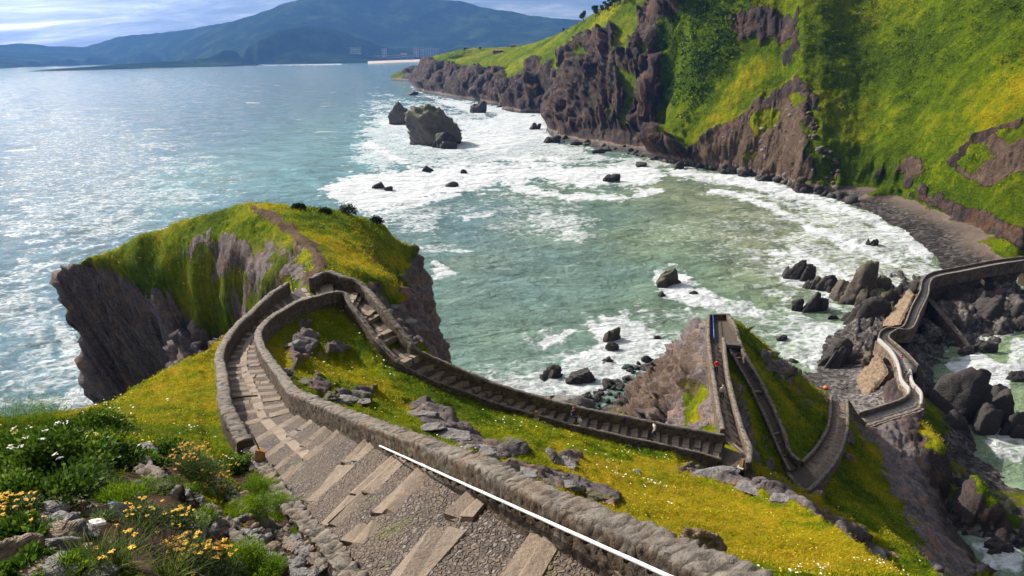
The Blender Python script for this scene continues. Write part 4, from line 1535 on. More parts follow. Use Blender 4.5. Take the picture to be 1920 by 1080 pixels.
par(side(Ls[:4], -.2), .95, 3, M_WALL)
par(side(Ls[3:11], -.2), 1.0, .4, M_WALL_W, .5)
par(side(Ls[3:11], -.35), .05, 5.5, M_TANW, 1.0, 'retaining_wall')
par(side(Rs[:5], .25), .05, 6.0, M_TANW, 1.2, 'retaining_wall')
par(side(Ls[10:], -.2), .85, 3.5, M_WALL)
par(side(Rs[:4], .2), .12, 3.5, M_WALL)
par(side(Rs[3:7], .2), 1.0, 4, M_WALL_W, .5)
par(side(Rs[7:13], .2), .75, 4.5, M_WALL)
par(side(Rs[12:], .2), .85, 3.0, M_WALL)


def arch_side(P, arches, mat, bottom):
    C = resample(P, .35)
    s = np.concatenate([[0], np.cumsum(np.linalg.norm(np.diff(C[:, :2], axis=0), axis=1))])
    nz = 26
    V, keep = [], []
    for i, c in enumerate(C):
        zb = bottom(c)
        for j in range(nz):
            V.append((c[0], c[1], zb + (c[2] - .3 - zb) * j / (nz - 1)))
    V = np.array(V)
    Fc = grid_faces(len(C), nz)
    cen = V[Fc].mean(1)
    si = s[np.minimum(Fc[:, 0] // nz, len(s) - 1)] + .17
    ok = np.ones(len(Fc), bool)
    for a, hw, sp in arches:
        u = (si - a) / hw
        zc_ = sp + hw * 1.15 * np.sqrt(np.clip(1 - u * u, 0, 1))
        ok &= ~((np.abs(u) < 1) & (cen[:, 2] < zc_))
    lump = fbm(V, .5, 3, 4)
    f1, f2, cid = worley(V / .7, 3)
    T = np.gradient(C[:, :2], axis=0)
    T /= np.linalg.norm(T, axis=1, keepdims=True)
    N = np.repeat(np.stack([T[:, 1], -T[:, 0]], 1), nz, 0)
    V[:, :2] += N * (.25 * lump + .10 * (cid - .5))[:, None]
    return V, Fc[ok], cid, f2 - f1, C, s


RbB = side(catmull(Rs[13:], 6), .32)
LbB = side(catmull(Ls[13:], 6), -.32)


def s_at_px(P, px):
    C = resample(P, .35)
    X_, _ = proj(C)
    s = np.concatenate([[0], np.cumsum(np.linalg.norm(np.diff(C[:, :2], axis=0), axis=1))])
    return float(np.interp(px, X_, s)), C, s


bot = lambda c: min(gz(c[0], c[1]) - 1.2 if math.hypot(c[0], c[1]) < 255 else 0, 1.5)
arR = []
for px in (1852, 1926):
    a, C_, s_ = s_at_px(RbB, px)
    arR.append((a, 2.7, 2.8))
V, Fc, cid, ck, C_, s_ = arch_side(RbB, arR, M_WALL_D, bot)
M_BRW = masonry('shade_toned_bridge_masonry', .55)  # darkened copy of the masonry, painting in the shade of this side
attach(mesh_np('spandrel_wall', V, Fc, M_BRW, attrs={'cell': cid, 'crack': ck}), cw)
arL = []
for a, hw, sp in arR:
    p = np.array([np.interp(a, s_, C_[:, k]) for k in range(3)])
    Cl = resample(LbB, .35)
    sl_ = np.concatenate([[0], np.cumsum(np.linalg.norm(np.diff(Cl[:, :2], axis=0), axis=1))])
    k = np.argmin(np.linalg.norm(Cl[:, :2] - p[:2], axis=1))
    arL.append((sl_[k], hw, sp))
V2, Fc2, cid2, ck2, Cl, sl_ = arch_side(LbB, arL, M_WALL, bot)
attach(mesh_np('spandrel_wall', V2, Fc2, M_WALL, attrs={'cell': cid2, 'crack': ck2}), cw)
for (aR, hw, sp), (aL, _, _) in zip(arR, arL):
    rows = []
    for t in np.linspace(-1, 1, 25):
        zt = sp + hw * 1.15 * math.sqrt(max(0, 1 - t * t))
        pr = np.array([np.interp(aR + t * hw, s_, C_[:, k]) for k in range(3)])
        pl = np.array([np.interp(aL + t * hw, sl_, Cl[:, k]) for k in range(3)])
        pr[2] = pl[2] = zt
        rows.append([pr, pl])
    rows = [[[r_[0][0], r_[0][1], -1], [r_[1][0], r_[1][1], -1]] for r_ in rows[:1]] + rows + [[[r_[0][0], r_[0][1], -1], [r_[1][0], r_[1][1], -1]] for r_ in rows[-1:]]
    Vv = np.array(rows, float).reshape(-1, 3)
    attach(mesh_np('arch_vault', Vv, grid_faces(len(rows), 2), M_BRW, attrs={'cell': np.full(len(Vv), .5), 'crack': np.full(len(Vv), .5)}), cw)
# raking buttress on the shaded side
bp = parse('1742,562,6.2; 1775,600,4; 1808,640,1.2; 1828,668,-1')
o = wall('buttress', bp, .3, 1.6, 3, '', M_BRW, stone=.7, bulge=.1, parent=cw)
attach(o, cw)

# ================================================================ ROCKS
def rock_mat(name, tint, cool=0.0, moss=0.0):
    m, nt, b = material(name)
    p = pos(nt)
    tc = nt.n('TexCoord').outputs['Object']
    g = nt.n('NewGeometry')
    n1 = nt.noise(tc, 1.2, 7, .68)
    st = nt.noise(nt.map(tc, (.5, .5, 4.5), (.6, .35, 0)), 1.1, 5, .7, .6)
    c = nt.ramp(nt.math('ADD', nt.math('MULTIPLY', n1, .5), nt.math('MULTIPLY', st, .5)), [(.3, tuple(a * .30 for a in tint)), (.48, tuple(a * .8 for a in tint)), (.62, tuple(min(1, a * 1.35) for a in tint)), (.8, tuple(min(1, a * 2.0) for a in tint))])
    c = nt.mix(nt.mr(nt.noise(tc, 3.5, 5, .7), .58, .7, 0, .5), c, (tint[0] * 1.1, tint[1] * .75, tint[2] * .5))
    if moss:
        nz = nt.n('SeparateXYZ', Vector=g.outputs['Normal']).outputs[2]
        mm = nt.mr(nt.math('ADD', nz, nt.math('MULTIPLY', nt.math('SUBTRACT', nt.noise(p, .5, 5), .5), 1.4)), .55, .85, 0, moss)
        c = nt.mix(mm, c, (.13, .16, .02))
    z = nt.n('SeparateXYZ', Vector=p).outputs[2]
    c = nt.mix(nt.mr(nt.math('ADD', z, nt.math('MULTIPLY', n1, -3)), -1.5, 1.5, .65, 0), c, (.014, .011, .010))
    nt.set(b, 'Base Color', c)
    nt.set(b, 'Roughness', .8)
    nt.set(b, 'Normal', nt.bump(nt.math('ADD', n1, st), 1.0, .35))
    return m


M_RDARK = rock_mat('dark_wet_rock', (.038, .029, .026))
M_RBROWN = rock_mat('brown_layered_rock', (.085, .062, .045), 0, .25)
M_RGREY = rock_mat('grey_lichen_rock', (.19, .172, .158))
M_RSTACK = rock_mat('pale_stack_rock', (.125, .105, .088), 0, .55)
M_RTAN = rock_mat('tan_slab_rock', (.235, .16, .095))
M_RGREEN = rock_mat('green_weedy_rock', (.03, .085, .075))


def ico(sub):
    bm = bmesh.new()
    bmesh.ops.create_icosphere(bm, subdivisions=sub, radius=1)
    bm.verts.ensure_lookup_table()
    V = np.array([v.co[:] for v in bm.verts])
    Fc = np.array([[v.index for v in f.verts] for f in bm.faces])
    bm.free()
    return V, Fc


_ICO = {s: ico(s) for s in (2, 3, 4, 5)}


def rock_obj(name, loc, size, seed, label, mat, cat='rock', group=None, sub=4, strata=.0, lean=(0, 0), rz=None, sharp=0.0, planes=15, peak=0.0, lobes=0):
    if lobes:
        return jagged(name, loc, size, seed, label, mat, cat, group, lobes)
    rg_ = np.random.default_rng(seed)
    V0, Fc = _ICO[sub]
    U = V0.copy()
    nrmls = rg_.normal(size=(planes, 3))
    nrmls /= np.linalg.norm(nrmls, axis=1, keepdims=True)
    ds = rg_.uniform(.55, .95, planes)
    dots = U @ nrmls.T
    r_ = np.where(dots > .05, ds[None] / np.maximum(dots, .05), 9).min(1)
    r_ = np.minimum(r_, 1.15)
    V = U * r_[:, None]
    ax = np.array([.45, .2, .87])
    if strata:
        t = V @ ax * 7 + 1.2 * fbm(V + seed, 1.5, 3, seed)
        V *= (1 + strata * (np.abs((t % 1) - .5) * 2 - .5))[:, None]
    V *= (1 + .17 * fbm(V + seed, 2.2, 4, seed + 1, .55, True) + .13 * fbm(V, 5, 4, seed + 2, .6))[:, None]
    if peak:
        k = np.clip(V[:, 2], 0, 2)
        V[:, :2] *= (1 - peak * np.clip(k, 0, 1))[:, None]
    V *= np.array(size) / 2 * 1.15
    V[:, 0] += lean[0] * V[:, 2]
    V[:, 1] += lean[1] * V[:, 2]
    a = rg_.uniform(0, 6.3) if rz is None else rz
    c_, s_ = math.cos(a), math.sin(a)
    if rz is None and abs(size[0] - size[1]) > .35 * size[0]:
        c_, s_ = 1, 0
    V = np.stack([V[:, 0] * c_ - V[:, 1] * s_, V[:, 0] * s_ + V[:, 1] * c_, V[:, 2]], 1)
    o = mesh_np(name, V, Fc, mat, smooth=size[0] * 0 + 1 > 2 or sub >= 5)
    o.location = [float(q) for q in loc]
    return tag(o, label, cat, group)


def jagged(name, loc, size, seed, label, mat, cat, group, lobes):
    """broken, layered rock: several tilted shards sharing one bedding direction, in one mesh"""
    rg_ = np.random.default_rng(seed)
    V0, F0 = _ICO[4]
    Vs, Fs, n = [], [], 0
    for i in range(lobes):
        nrmls = rg_.normal(size=(10, 3)) * [1, 1, .6]
        nrmls /= np.linalg.norm(nrmls, axis=1, keepdims=True)
        dots = V0 @ nrmls.T
        r_ = np.minimum(np.where(dots > .05, rg_.uniform(.5, .9, 10)[None] / np.maximum(dots, .05), 9).min(1), 1.2)
        V = V0 * r_[:, None]
        V *= (1 + .20 * fbm(V + seed + i, 2.6, 4, seed + i, .55, True) + .12 * fbm(V * [1, 1, 3], 5, 4, seed + 9 + i, .6))[:, None]
        big = i == 0
        sc_ = np.array([.62, .50, 1.0]) if big else np.array([rg_.uniform(.24, .46), rg_.uniform(.22, .42), rg_.uniform(.45, .95)])
        V = V * sc_ * np.array(size) / 2 * 1.25
        V[:, 0] += .30 * V[:, 2]
        V[:, 1] += .15 * V[:, 2]
        if not big:
            V += np.array([rg_.uniform(-.42, .42) * size[0], rg_.uniform(-.42, .30) * size[1], -.12 * size[2]])
        Vs.append(V)
        Fs.append(F0 + n)
        n += len(V)
    o = mesh_np(name, np.concatenate(Vs), np.concatenate(Fs), mat, smooth=False)
    o.location = [float(q) for q in loc]
    return tag(o, label, cat, group)


def sea_rock(px, py, w, h, label, mat=None, z=0.0, seed=None, name='sea_rock', group=None, strata=.07, sub=4, lean=(0, 0), peak=.05, depth=.75, rz=None):
    """rock whose water line centre is at (px, py), w x h picture pixels"""
    mat = mat or M_RDARK
    p = PZ(px, py, z)
    sl = np.linalg.norm(p - [0, 0, CZ])
    k = sl / F
    dep = math.asin((CZ - z) / sl)
    W_, H_ = w * k, h * k
    D_ = W_ * depth
    ht = max(.35 * W_, (H_ - .6 * D_ * math.sin(dep)) / math.cos(dep))
    if name != 'sea_stack':
        ht = min(ht, (.72 if w < 24 else .52) * W_)
    r0 = math.hypot(p[0], p[1])
    q = p * np.array([1, 1, 0]) * (1 + D_ * .35 / r0)
    return rock_obj(name, (q[0], q[1], z + ht * .18), (W_, D_, ht * 1.5), seed or int(px * 7 + py), label, mat, 'sea rock', group, sub, strata, lean, rz=RNG.uniform(-.3, .3) if rz is None else rz, peak=peak, lobes=0 if w < 24 or name == 'sea_stack' or 'slab' in label or 'domed' in label else 4 if w < 40 else 6)


sea_rock(806, 272, 88, 60, 'tallest grey sea stack with a grassy top in the surf', M_RSTACK, name='sea_stack', strata=.07, sub=5, peak=.16, lean=(-.17, 0), seed=58, rz=0)
sea_rock(834, 279, 56, 40, 'dark low rock leaning against the right foot of the tallest sea stack', M_RDARK, sub=5)
sea_rock(749, 233, 38, 38, 'dark pointed stack left of the tallest sea stack', M_RSTACK, name='sea_stack', sub=5, peak=.2, seed=31)
sea_rock(894, 212, 36, 28, 'dark dome rock close under the far grey cliffs', M_RDARK, sub=5, seed=3)
sea_rock(925, 192, 34, 26, 'grey boulder stack hugging the foot of the far headland', M_RSTACK, seed=9)
sea_rock(775, 178, 20, 6, 'flat dark reef off the tip of the far headland')
for i, (x, y, w, h, lb) in enumerate([
        (800, 322, 18, 10, 'small dark rock in the white surf below the stacks'), (870, 326, 13, 11, 'small triangular rock right of centre in the white surf'),
        (847, 350, 22, 9, 'low dark rock awash beneath the triangular surf rock'), (712, 354, 22, 13, 'dark rock awash in the left end of the surf band'),
        (730, 357, 13, 9, 'brown rock beside the leftmost surf rock'), (1140, 342, 36, 9, 'flat broken reef awash in the right of the surf band'),
        (1203, 313, 20, 10, 'dark rock in the surf nearest the big cliff'), (1275, 317, 15, 12, 'black block at the edge of the boulder shore'),
        (1000, 243, 26, 9, 'dark reef off the foot of the cliff corner'), (1035, 268, 34, 12, 'broad dark reef against the cliff corner'), (965, 200, 16, 7, 'small dark rock under the middle of the far cliffs'),
        (1120, 287, 20, 8, 'dark rock in the foam under the big cliff'), (1080, 272, 22, 9, 'dark shelf rock under the big cliff'),
        (1230, 300, 22, 9, 'dark rock at the water edge right of the big cliff')]):
    sea_rock(x, y, w, h, lb, M_RDARK, sub=3, seed=100 + i)
for i, (x, y, w, h, lb, mt) in enumerate([
        (1248, 537, 44, 34, 'brown rock ringed by white foam in the middle of the bay', M_RBROWN), (1240, 559, 16, 18, 'thin dark rock tailing toward the viewer from the foam-ringed rock', M_RDARK),
        (1300, 555, 15, 15, 'little black rock right of the foam-ringed rock', M_RDARK), (1148, 640, 42, 30, 'jagged brown rock in the foam left of the ridge', M_RBROWN),
        (1146, 657, 22, 18, 'dark lower lump of the jagged foam rock', M_RDARK), (1233, 636, 13, 7, 'tiny dark rock in foam beside the ridge shore', M_RDARK),
        (1638, 462, 26, 11, 'dark rock in the shallow wash off the beach', M_RDARK), (1490, 526, 46, 42, 'black jagged rock at the left end of the bay cluster', M_RDARK),
        (1527, 543, 28, 44, 'narrow upright rock with mossy flank in the bay cluster', M_RBROWN), (1548, 548, 36, 26, 'low dark rock joining the upright rock to the biggest bay rock', M_RDARK),
        (1608, 577, 94, 90, 'largest layered brown rock of the bay cluster', M_RBROWN), (1493, 580, 28, 40, 'slim dark rock in front of the bay cluster', M_RDARK),
        (1523, 585, 44, 48, 'dark ridged rock in front of the bay cluster', M_RDARK), (1625, 616, 72, 42, 'broad black rock below the largest bay rock', M_RDARK),
        (1562, 600, 18, 12, 'small round black rock between the bay cluster and the cove', M_RDARK), (1466, 638, 20, 10, 'flat dark rock in the green water off the ridge', M_RDARK),
        (1485, 679, 14, 7, 'small brown rock in foam off the ridge', M_RBROWN), (1560, 690, 62, 66, 'big dark rounded rock beside the pebble cove', M_RDARK), (1622, 692, 50, 70, 'brown cleft rock standing behind the tan slab', M_RBROWN),
        (1700, 565, 40, 30, 'dark spiky rock at the seaward foot of the causeway', M_RDARK),
        (1036, 711, 44, 22, 'brown-black flat rock at the left of the shore boulders', M_RDARK), (1091, 720, 46, 40, 'shiny black domed rock at the shore', M_RDARK), (1068, 719, 22, 16, 'dark rock wedged left of the domed shore rock', M_RDARK),
        (1138, 684, 24, 14, 'brown rock in foam above the shore boulders', M_RBROWN), (1176, 694, 20, 13, 'green weed-covered boulder on the shore', M_RGREEN), (1210, 690, 16, 8, 'small brown boulder right of the green one', M_RBROWN),
        (1008, 752, 18, 14, 'black rock at the foot of the dark wall, leftmost', M_RDARK), (1034, 756, 15, 14, 'black rock second along the foot of the dark wall', M_RDARK), (1095, 756, 28, 20, 'black block in white water close to the dark wall', M_RDARK)]):
    sea_rock(x, y, w, h, lb, mt, sub=5 if w > 40 else 4, seed=200 + i, strata=.07, peak=.03)
rock_obj('sea_rock', PZ(1068, 766, 0.2), (12, 7, 4.5), 41, 'smooth grey slab of rock sloping out of the water behind the dark wall', M_RGREY, 'sea rock', None, 4, .04, rz=-.5)
for i, (x, y, w, h, lb) in enumerate([
        (1800, 800, 120, 80, 'huge dark rock mass in the shaded inlet below the causeway'), (1900, 818, 44, 44, 'dark rock at the right edge of the shaded inlet'), (1905, 715, 28, 20, 'reddish rock far right in the inlet'),
        (1745, 770, 60, 46, 'dark angular rock under the white parapet'), (1815, 665, 34, 16, 'dark reef under the raking buttress'), (1850, 612, 90, 22, 'long low shelf at the foot of the dark bridge wall'),
        (1850, 660, 30, 12, 'small reef in the middle of the inlet'), (1795, 990, 34, 26, 'black rock in the white gully water'), (1862, 1040, 40, 24, 'black boulder near the bottom right corner'), (1830, 985, 24, 16, 'round dark boulder in the gully surf'), (1890, 970, 26, 16, 'dark boulder at the upper rim of the gully surf')]):
    sea_rock(x, y, w, h, lb, M_RDARK, sub=5 if w > 50 else 4, seed=300 + i, peak=.15)
# tan slab and neighbours by the cove
def slab_obj(name, quad, thick, label, mat, seed):
    q = [np.array(v) for v in parse(quad)]
    n = 40
    u, v = np.meshgrid(np.linspace(0, 1, n), np.linspace(0, 1, n), indexing='ij')
    u, v = u[..., None], v[..., None]
    T = q[0] * (1 - u) * (1 - v) + q[1] * u * (1 - v) + q[2] * u * v + q[3] * (1 - u) * v
    nr = np.cross(q[1] - q[0], q[3] - q[0])
    nr = nr / np.linalg.norm(nr)
    nr = nr if nr[2] > 0 else -nr
    T = T.reshape(-1, 3) + nr * .9
    e = np.minimum(np.minimum(u, 1 - u), np.minimum(v, 1 - v)).reshape(-1)
    T = T + nr * (.35 * fbm(T, .35, 4, seed) + .3 * fbm(T * [1, 1, .3], 1.3, 3, seed + 1, .5, True) - .5 * sstep(.06, 0, e))[:, None]
    T = T + (.5 * np.stack([fbm(T, .4, 3, seed + 3), fbm(T, .4, 3, seed + 4), T[:, 0] * 0], 1))
    B = T - nr * thick * (1 + .3 * fbm(T, .5, 3, seed + 5))[:, None]
    f = grid_faces(n, n)
    N = n * n
    rim = [i for i in range(n)] + [i * n + n - 1 for i in range(1, n)] + [(n - 1) * n + i for i in range(n - 2, -1, -1)] + [i * n for i in range(n - 2, 0, -1)]
    side_f = [[rim[i], rim[(i + 1) % len(rim)], rim[(i + 1) % len(rim)] + N, rim[i] + N] for i in range(len(rim))]
    c = T.mean(0)
    o = mesh_np(name, np.concatenate([T, B]) - c, np.concatenate([f, f[:, ::-1] + N, np.array(side_f)]), mat, smooth=False)
    o.location = c
    return tag(o, label, 'rock')


slab_obj('tilted_slab', '1606,716,3.6; 1650,664,7.8; 1669,702,7.0; 1625,757,3.4', 2.4, 'big tan tilted slab leaning beside the white causeway wall', M_RTAN, 7)
slab_obj('tilted_slab', '1655,615,2.2; 1706,545,6.4; 1718,556,6.8; 1690,612,5.6', 2.5, 'tan rock slab under the bend of the causeway', M_RTAN, 9)
# shore boulders
n_ = 0
for i in range(150):
    x, y = RNG.uniform(1095, 1262), RNG.uniform(676, 776)
    if y < 775 - (x - 1100) * .55 + 2 and y > 800 - (x - 1095) * .65 - 55 and n_ < 85:
        q = PZ(x, y, .4)
        s_ = RNG.choice([.8, 1.2, 1.8, 2.6], p=[.3, .35, .25, .1])
        rock_obj('shore_boulder', q, (s_ * RNG.uniform(.9, 1.4), s_, s_ * .9), 400 + i, 'dark wet boulder heaped on the shore at the foot of the brown ridge', M_RDARK, 'boulder', 'boulders at the foot of the ridge', 2 if s_ < 1.5 else 3)
        n_ += 1
for i in range(40):
    x, y = RNG.uniform(1530, 1650), RNG.uniform(700, 770)
    q = hit(x, y)
    if q is None or q[2] > 6 or q[2] < .2:
        continue
    s_ = RNG.uniform(.5, 1.1)
    rock_obj('cove_stone', q, (s_ * 1.2, s_, s_ * .7), 600 + i, 'grey stone lying on the pebbles of the small cove', M_RGREY if i % 3 else M_RDARK, 'stone', 'stones on the cove beach', 2)
for i in range(90):
    t = RNG.uniform(0, 1)
    x = 1040 + t * 560
    wl = np.interp(x, [1040, 1140, 1207, 1273, 1380, 1447, 1513, 1600], [262, 283, 294, 310, 324, 338, 357, 382])
    y = wl - RNG.uniform(-3, 16) * (1 - .5 * t)
    q = hit(x, y, main=True)
    if q is None:
        continue
    s_ = RNG.uniform(2, 5.5)
    rock_obj('shore_boulder', q, (s_ * 1.3, s_, s_ * .9), 800 + i, 'dark boulder strewn along the foot of the mainland cliffs', M_RDARK if i % 4 else M_RBROWN, 'boulder', 'boulders along the mainland shore', 2)
rs_ = np.random.default_rng(5)
for i in range(110):
    t = rs_.uniform(0, 1)
    x = 1290 + 290 * t
    q = hit(x, rs_.uniform(np.interp(x, [1290, 1400, 1500, 1580], [300, 225, 180, 320]), np.interp(x, [1290, 1400, 1500, 1580], [312, 325, 340, 345])), main=True)
    if q is None:
        continue
    s_ = rs_.uniform(1.2, 3.4)
    rock_obj('scree_stone', q + [0, 0, .1], (s_ * 1.3, s_, s_ * .8), 1100 + i, 'stone fallen on the brown landslide above the beach', M_RBROWN if i % 3 else M_RGREY, 'stone', 'stones on the landslide', 2)
# boulders and outcrops in the meadow
for i, (x, y, w, h, lb, mt) in enumerate([
        (1322, 1045, 84, 78, 'large brown boulder with a dark tuft beside it in the yellow meadow', M_RTAN), (1057, 868, 60, 30, 'broad grey boulder half sunk in the middle of the meadow', M_RGREY), (1193, 886, 26, 16, 'small grey boulder alone right of the middle meadow', M_RGREY),
        (1217, 985, 42, 24, 'flat grey boulder in the lower meadow near the long wall', M_RGREY), (640, 752, 56, 26, 'grey boulder at the left inside the loop meadow', M_RGREY), (682, 752, 34, 20, 'pale boulder paired with the grey one inside the loop', M_RGREY),
        (663, 532, 34, 36, 'upright grey stone standing above the loop wall', M_RGREY), (570, 715, 44, 26, 'brown rock against the inner loop wall', M_RBROWN), (612, 742, 50, 40, 'brown mossy rock below the inner loop wall', M_RBROWN),
        (556, 650, 40, 60, 'grey rubble heap against the inside of the loop wall', M_RGREY), (586, 628, 36, 30, 'grey rock in the grass at the head of the loop', M_RGREY), (530, 700, 36, 50, 'grey rubble at the foot of the loop wall', M_RGREY), (600, 668, 40, 16, 'flat grey rock in the upper loop meadow', M_RGREY),
        (790, 778, 60, 28, 'pale outcrop at the top left of the meadow rock band', M_RGREY), (812, 800, 46, 24, 'second pale block down the meadow rock band', M_RGREY), (855, 820, 90, 44, 'long grey slab in the middle of the meadow rock band', M_RGREY), (905, 848, 70, 36, 'grey knoll at the lower end of the meadow rock band', M_RGREY), (960, 830, 60, 30, 'dark weathered knoll right of the meadow rock band', M_RBROWN), (800, 825, 40, 20, 'small grey block left of the long slab', M_RGREY),
        (975, 890, 96, 36, 'pale smooth outcrop above the long parapet', M_RGREY), (1060, 912, 70, 34, 'rounded pale outcrop in the lower rock row', M_RGREY), (1120, 935, 70, 60, 'dark mossy knoll ending the lower rock row', M_RBROWN),
        (1335, 890, 90, 22, 'grey rock ledge at the meadow edge below the corner landing', M_RGREY), (1410, 915, 70, 18, 'grey ledge stone along the meadow edge', M_RGREY), (1470, 935, 60, 18, 'pale ledge stone at the brow of the meadow', M_RGREY), (1555, 980, 60, 22, 'pale rock on the meadow brow above the green slope', M_RGREY), (1630, 1030, 50, 22, 'pale rock low on the right meadow brow', M_RGREY),
        (735, 575, 30, 24, 'pale grey stone on top of the right hand cliff edge', M_RGREY), (752, 600, 60, 50, 'grey cliff block beside the descending wall', M_RGREY), (598, 425, 16, 10, 'small stone beside the dirt path', M_RBROWN)]):
    q = hit(x, y)
    if q is None:
        continue
    k = np.linalg.norm(q - [0, 0, CZ]) / F
    ht = h * k * .62
    rock_obj('boulder' if i < 13 or i > 26 else 'rock_outcrop', q + [0, 0, -ht * .06 if i else ht * .3], (w * k * .85, w * k * .55, ht * (.55 if i else 1.6)), 900 + i, lb, mt, 'boulder' if i < 13 or i > 26 else 'rock outcrop', None, 5 if w > 55 else 4, .06, rz=RNG.uniform(-.5, .1))
# ================================================================ HANDRAIL, POSTS, RAILINGS
pa, pb2 = on_wall(712, 836), on_wall(900, 921)
A0 = np.array(pa[0])
hts = [h[0][2] - h[1] for h in hp if h is not None]
pe = on_wall(1100, 1013)
B0 = np.array(pe[0])
# keep the rail parallel to the wall: follow the wall line between the two anchors and past them
_s = np.concatenate([[0], np.cumsum(np.linalg.norm(np.diff(_R[:, :2], axis=0), axis=1))])
ia, ib = [int(np.argmin(np.hypot(_R[:, 0] - q[0], _R[:, 1] - q[1]))) for q in (A0, B0)]
i0, i1 = min(ia, ib), max(ia, ib)
pe2 = on_wall(1000, 966)
dirv = (np.array(pe2[0]) - A0)
dirv /= np.linalg.norm(dirv)
line = np.array([A0 + dirv * t for t in np.arange(0, 11.6, .2)])
line[:, 2] += .0012 * np.sin(np.arange(len(line)) * 1.3)
rail = empty('handrail', line[len(line) // 2], 'straight white steel handrail fixed along the inner face of the long parapet', 'handrail')
mb = MB()
mb.tube(line - np.array(rail.location), .024, 10)
mb.build('rail_tube', M_RAIL, rail, True)
for q in line[1::2]:
    mb = MB()
    k = int(np.argmin(np.hypot(_R[:, 0] - q[0], _R[:, 1] - q[1])))
    t = _R[min(k + 3, len(_R) - 1)] - _R[max(k - 3, 0)]
    nr = np.array([t[1], -t[0], 0]) / np.linalg.norm(t[:2])
    c = q - np.array(rail.location)
    mb.tube([c, c + [0, 0, -.06], c + nr * .02 + [0, 0, -.09], c - nr * .14 * np.sign(nr @ np.array([1, .3, 0])) * -1 + [0, 0, -.09]], .016, 6)
    mb.build('bracket', M_IRON, rail, True)

M_WOODP = simple('ochre_weathered_wood', (.36, .20, .075), .7, 0, .3, 8, .01)
M_CONC = simple('pale_mortar', (.42, .37, .31), .9, 0, .2, 6, .02)


def marker(p, k, label, cross=True, lean=.12, rz=.5):
    r_ = empty('marker_post', p, label, 'marker post', None, rz)
    b_ = MB()
    b_.box((0, 0, .03 * k), (.50 * k, .44 * k, .12 * k), 0, .015 * k, .03 * k)
    b_.build('base', M_CONC, r_)
    w_ = MB()
    V = np.array([(x * (.15 - .03 * t) * k, y * (.13 - .03 * t) * k, (.06 + .52 * t) * k) for t in (0, 1) for x in (-1, 1) for y in (-1, 1)])
    V[:, 0] += lean * V[:, 2]
    V[4:, 2] += np.array([.06, .06, -.05, -.05]) * k
    w_.add(V, [(0, 2, 3, 1), (4, 5, 7, 6), (0, 1, 5, 4), (2, 6, 7, 3), (0, 4, 6, 2), (1, 3, 7, 5)])
    w_.build('post', M_WOODP, r_)
    i_ = MB()
    i_.tube([(lean * .5 * k, 0, .5 * k), ((lean * .5 - .10) * k, .0, 1.0 * k)], .017 * k, 6)
    if cross:
        i_.tube([((lean * .5 - .07) * k, -.15 * k, .82 * k), ((lean * .5 - .07) * k, .15 * k, .82 * k)], .017 * k, 6)
    i_.build('iron_cross' if cross else 'iron_spike', M_IRON, r_, True)
    return r_


g = PZ(483, 862, 66.0)
marker(np.array([g[0], g[1], gz(g[0], g[1]) + .02]) if abs(gz(g[0], g[1]) - 66) < 2 else g, 1.05, 'ochre wooden marker post with an iron spike at the end of the left parapet', False, .2, .3)
iB = int(np.argmin(np.abs(proj(CL['B'])[0] - 1000)))
q = side(CL['B'], .95)[iB]
marker(q + [0, 0, -.05], 1.2, 'small ochre post with a dark cross beside the long descending stair', True, .0, 1.4)
q = PZ(1390, 876, 42.1)
marker(q + [0, 0, -.05], 1.35, 'leaning brown post with a cross at the corner landing of the ridge stair', True, .25, .8)
q = PZ(1553, 752, 18.2)
marker(q, 1.2, 'weathered stub post at the top of the lowest stair', False, .1, .2)

# blue railing on the ridge platform
M_BLUE = simple('blue_painted_steel', (.03, .12, .42), .4, .2, .1)
bl = PLAT[0] * .85 + PLAT[1] * .15
b2 = PLAT[3] * .85 + PLAT[2] * .15
rl = empty('railing', (bl + b2) / 2, 'blue tubular railing on the left side of the ridge platform', 'railing')
for dz_ in (.55, 1.0):
    mb = MB()
    mb.tube([bl + [0, 0, dz_] - np.array(rl.location), b2 + [0, 0, dz_] - np.array(rl.location)], .05, 8)
    mb.build('rail', M_BLUE, rl, True)
for t in np.linspace(0, 1, 5):
    c = bl * (1 - t) + b2 * t - np.array(rl.location)
    mb = MB()
    mb.tube([c, c + [0, 0, 1.05]], .05, 8)
    mb.build('post', M_BLUE, rl, True)
# pale box beyond the bottom landing and orange float on the cove
q = hit(1522, 938, dmin=70)
q = PZ(1521, 940, 25.6) if q is None else q
bx = empty('supply_box', q, 'pale box lying on the grass below the bottom landing', 'box', None, .4)
mb = MB()
mb.box((0, 0, .25), (.9, .55, .5), 0, .0, .03)
mb.build('body', simple('pale_plastic', (.55, .55, .55), .6), bx)
mb = MB()
mb.box((0, 0, .53), (.96, .6, .06), 0, 0, .02)
mb.build('lid', simple('pale_plastic_lid', (.66, .66, .66), .6), bx)
q = hit(1548, 730, dmin=100)
if q is not None:
    fl = empty('float', q, 'bright orange float washed up on the grey cove pebbles', 'float')
    mb = MB()
    mb.ball((0, 0, .45), .55, 14, 9, (1, 1, .85))
    mb.build('body', simple('orange_plastic', (.75, .16, .03), .5), fl, True)
    mb = MB()
    mb.tube([(0, 0, .9), (.1, 0, 1.02), (.2, 0, .92)], .05, 6)
    mb.build('handle', M_IRON, fl, True)

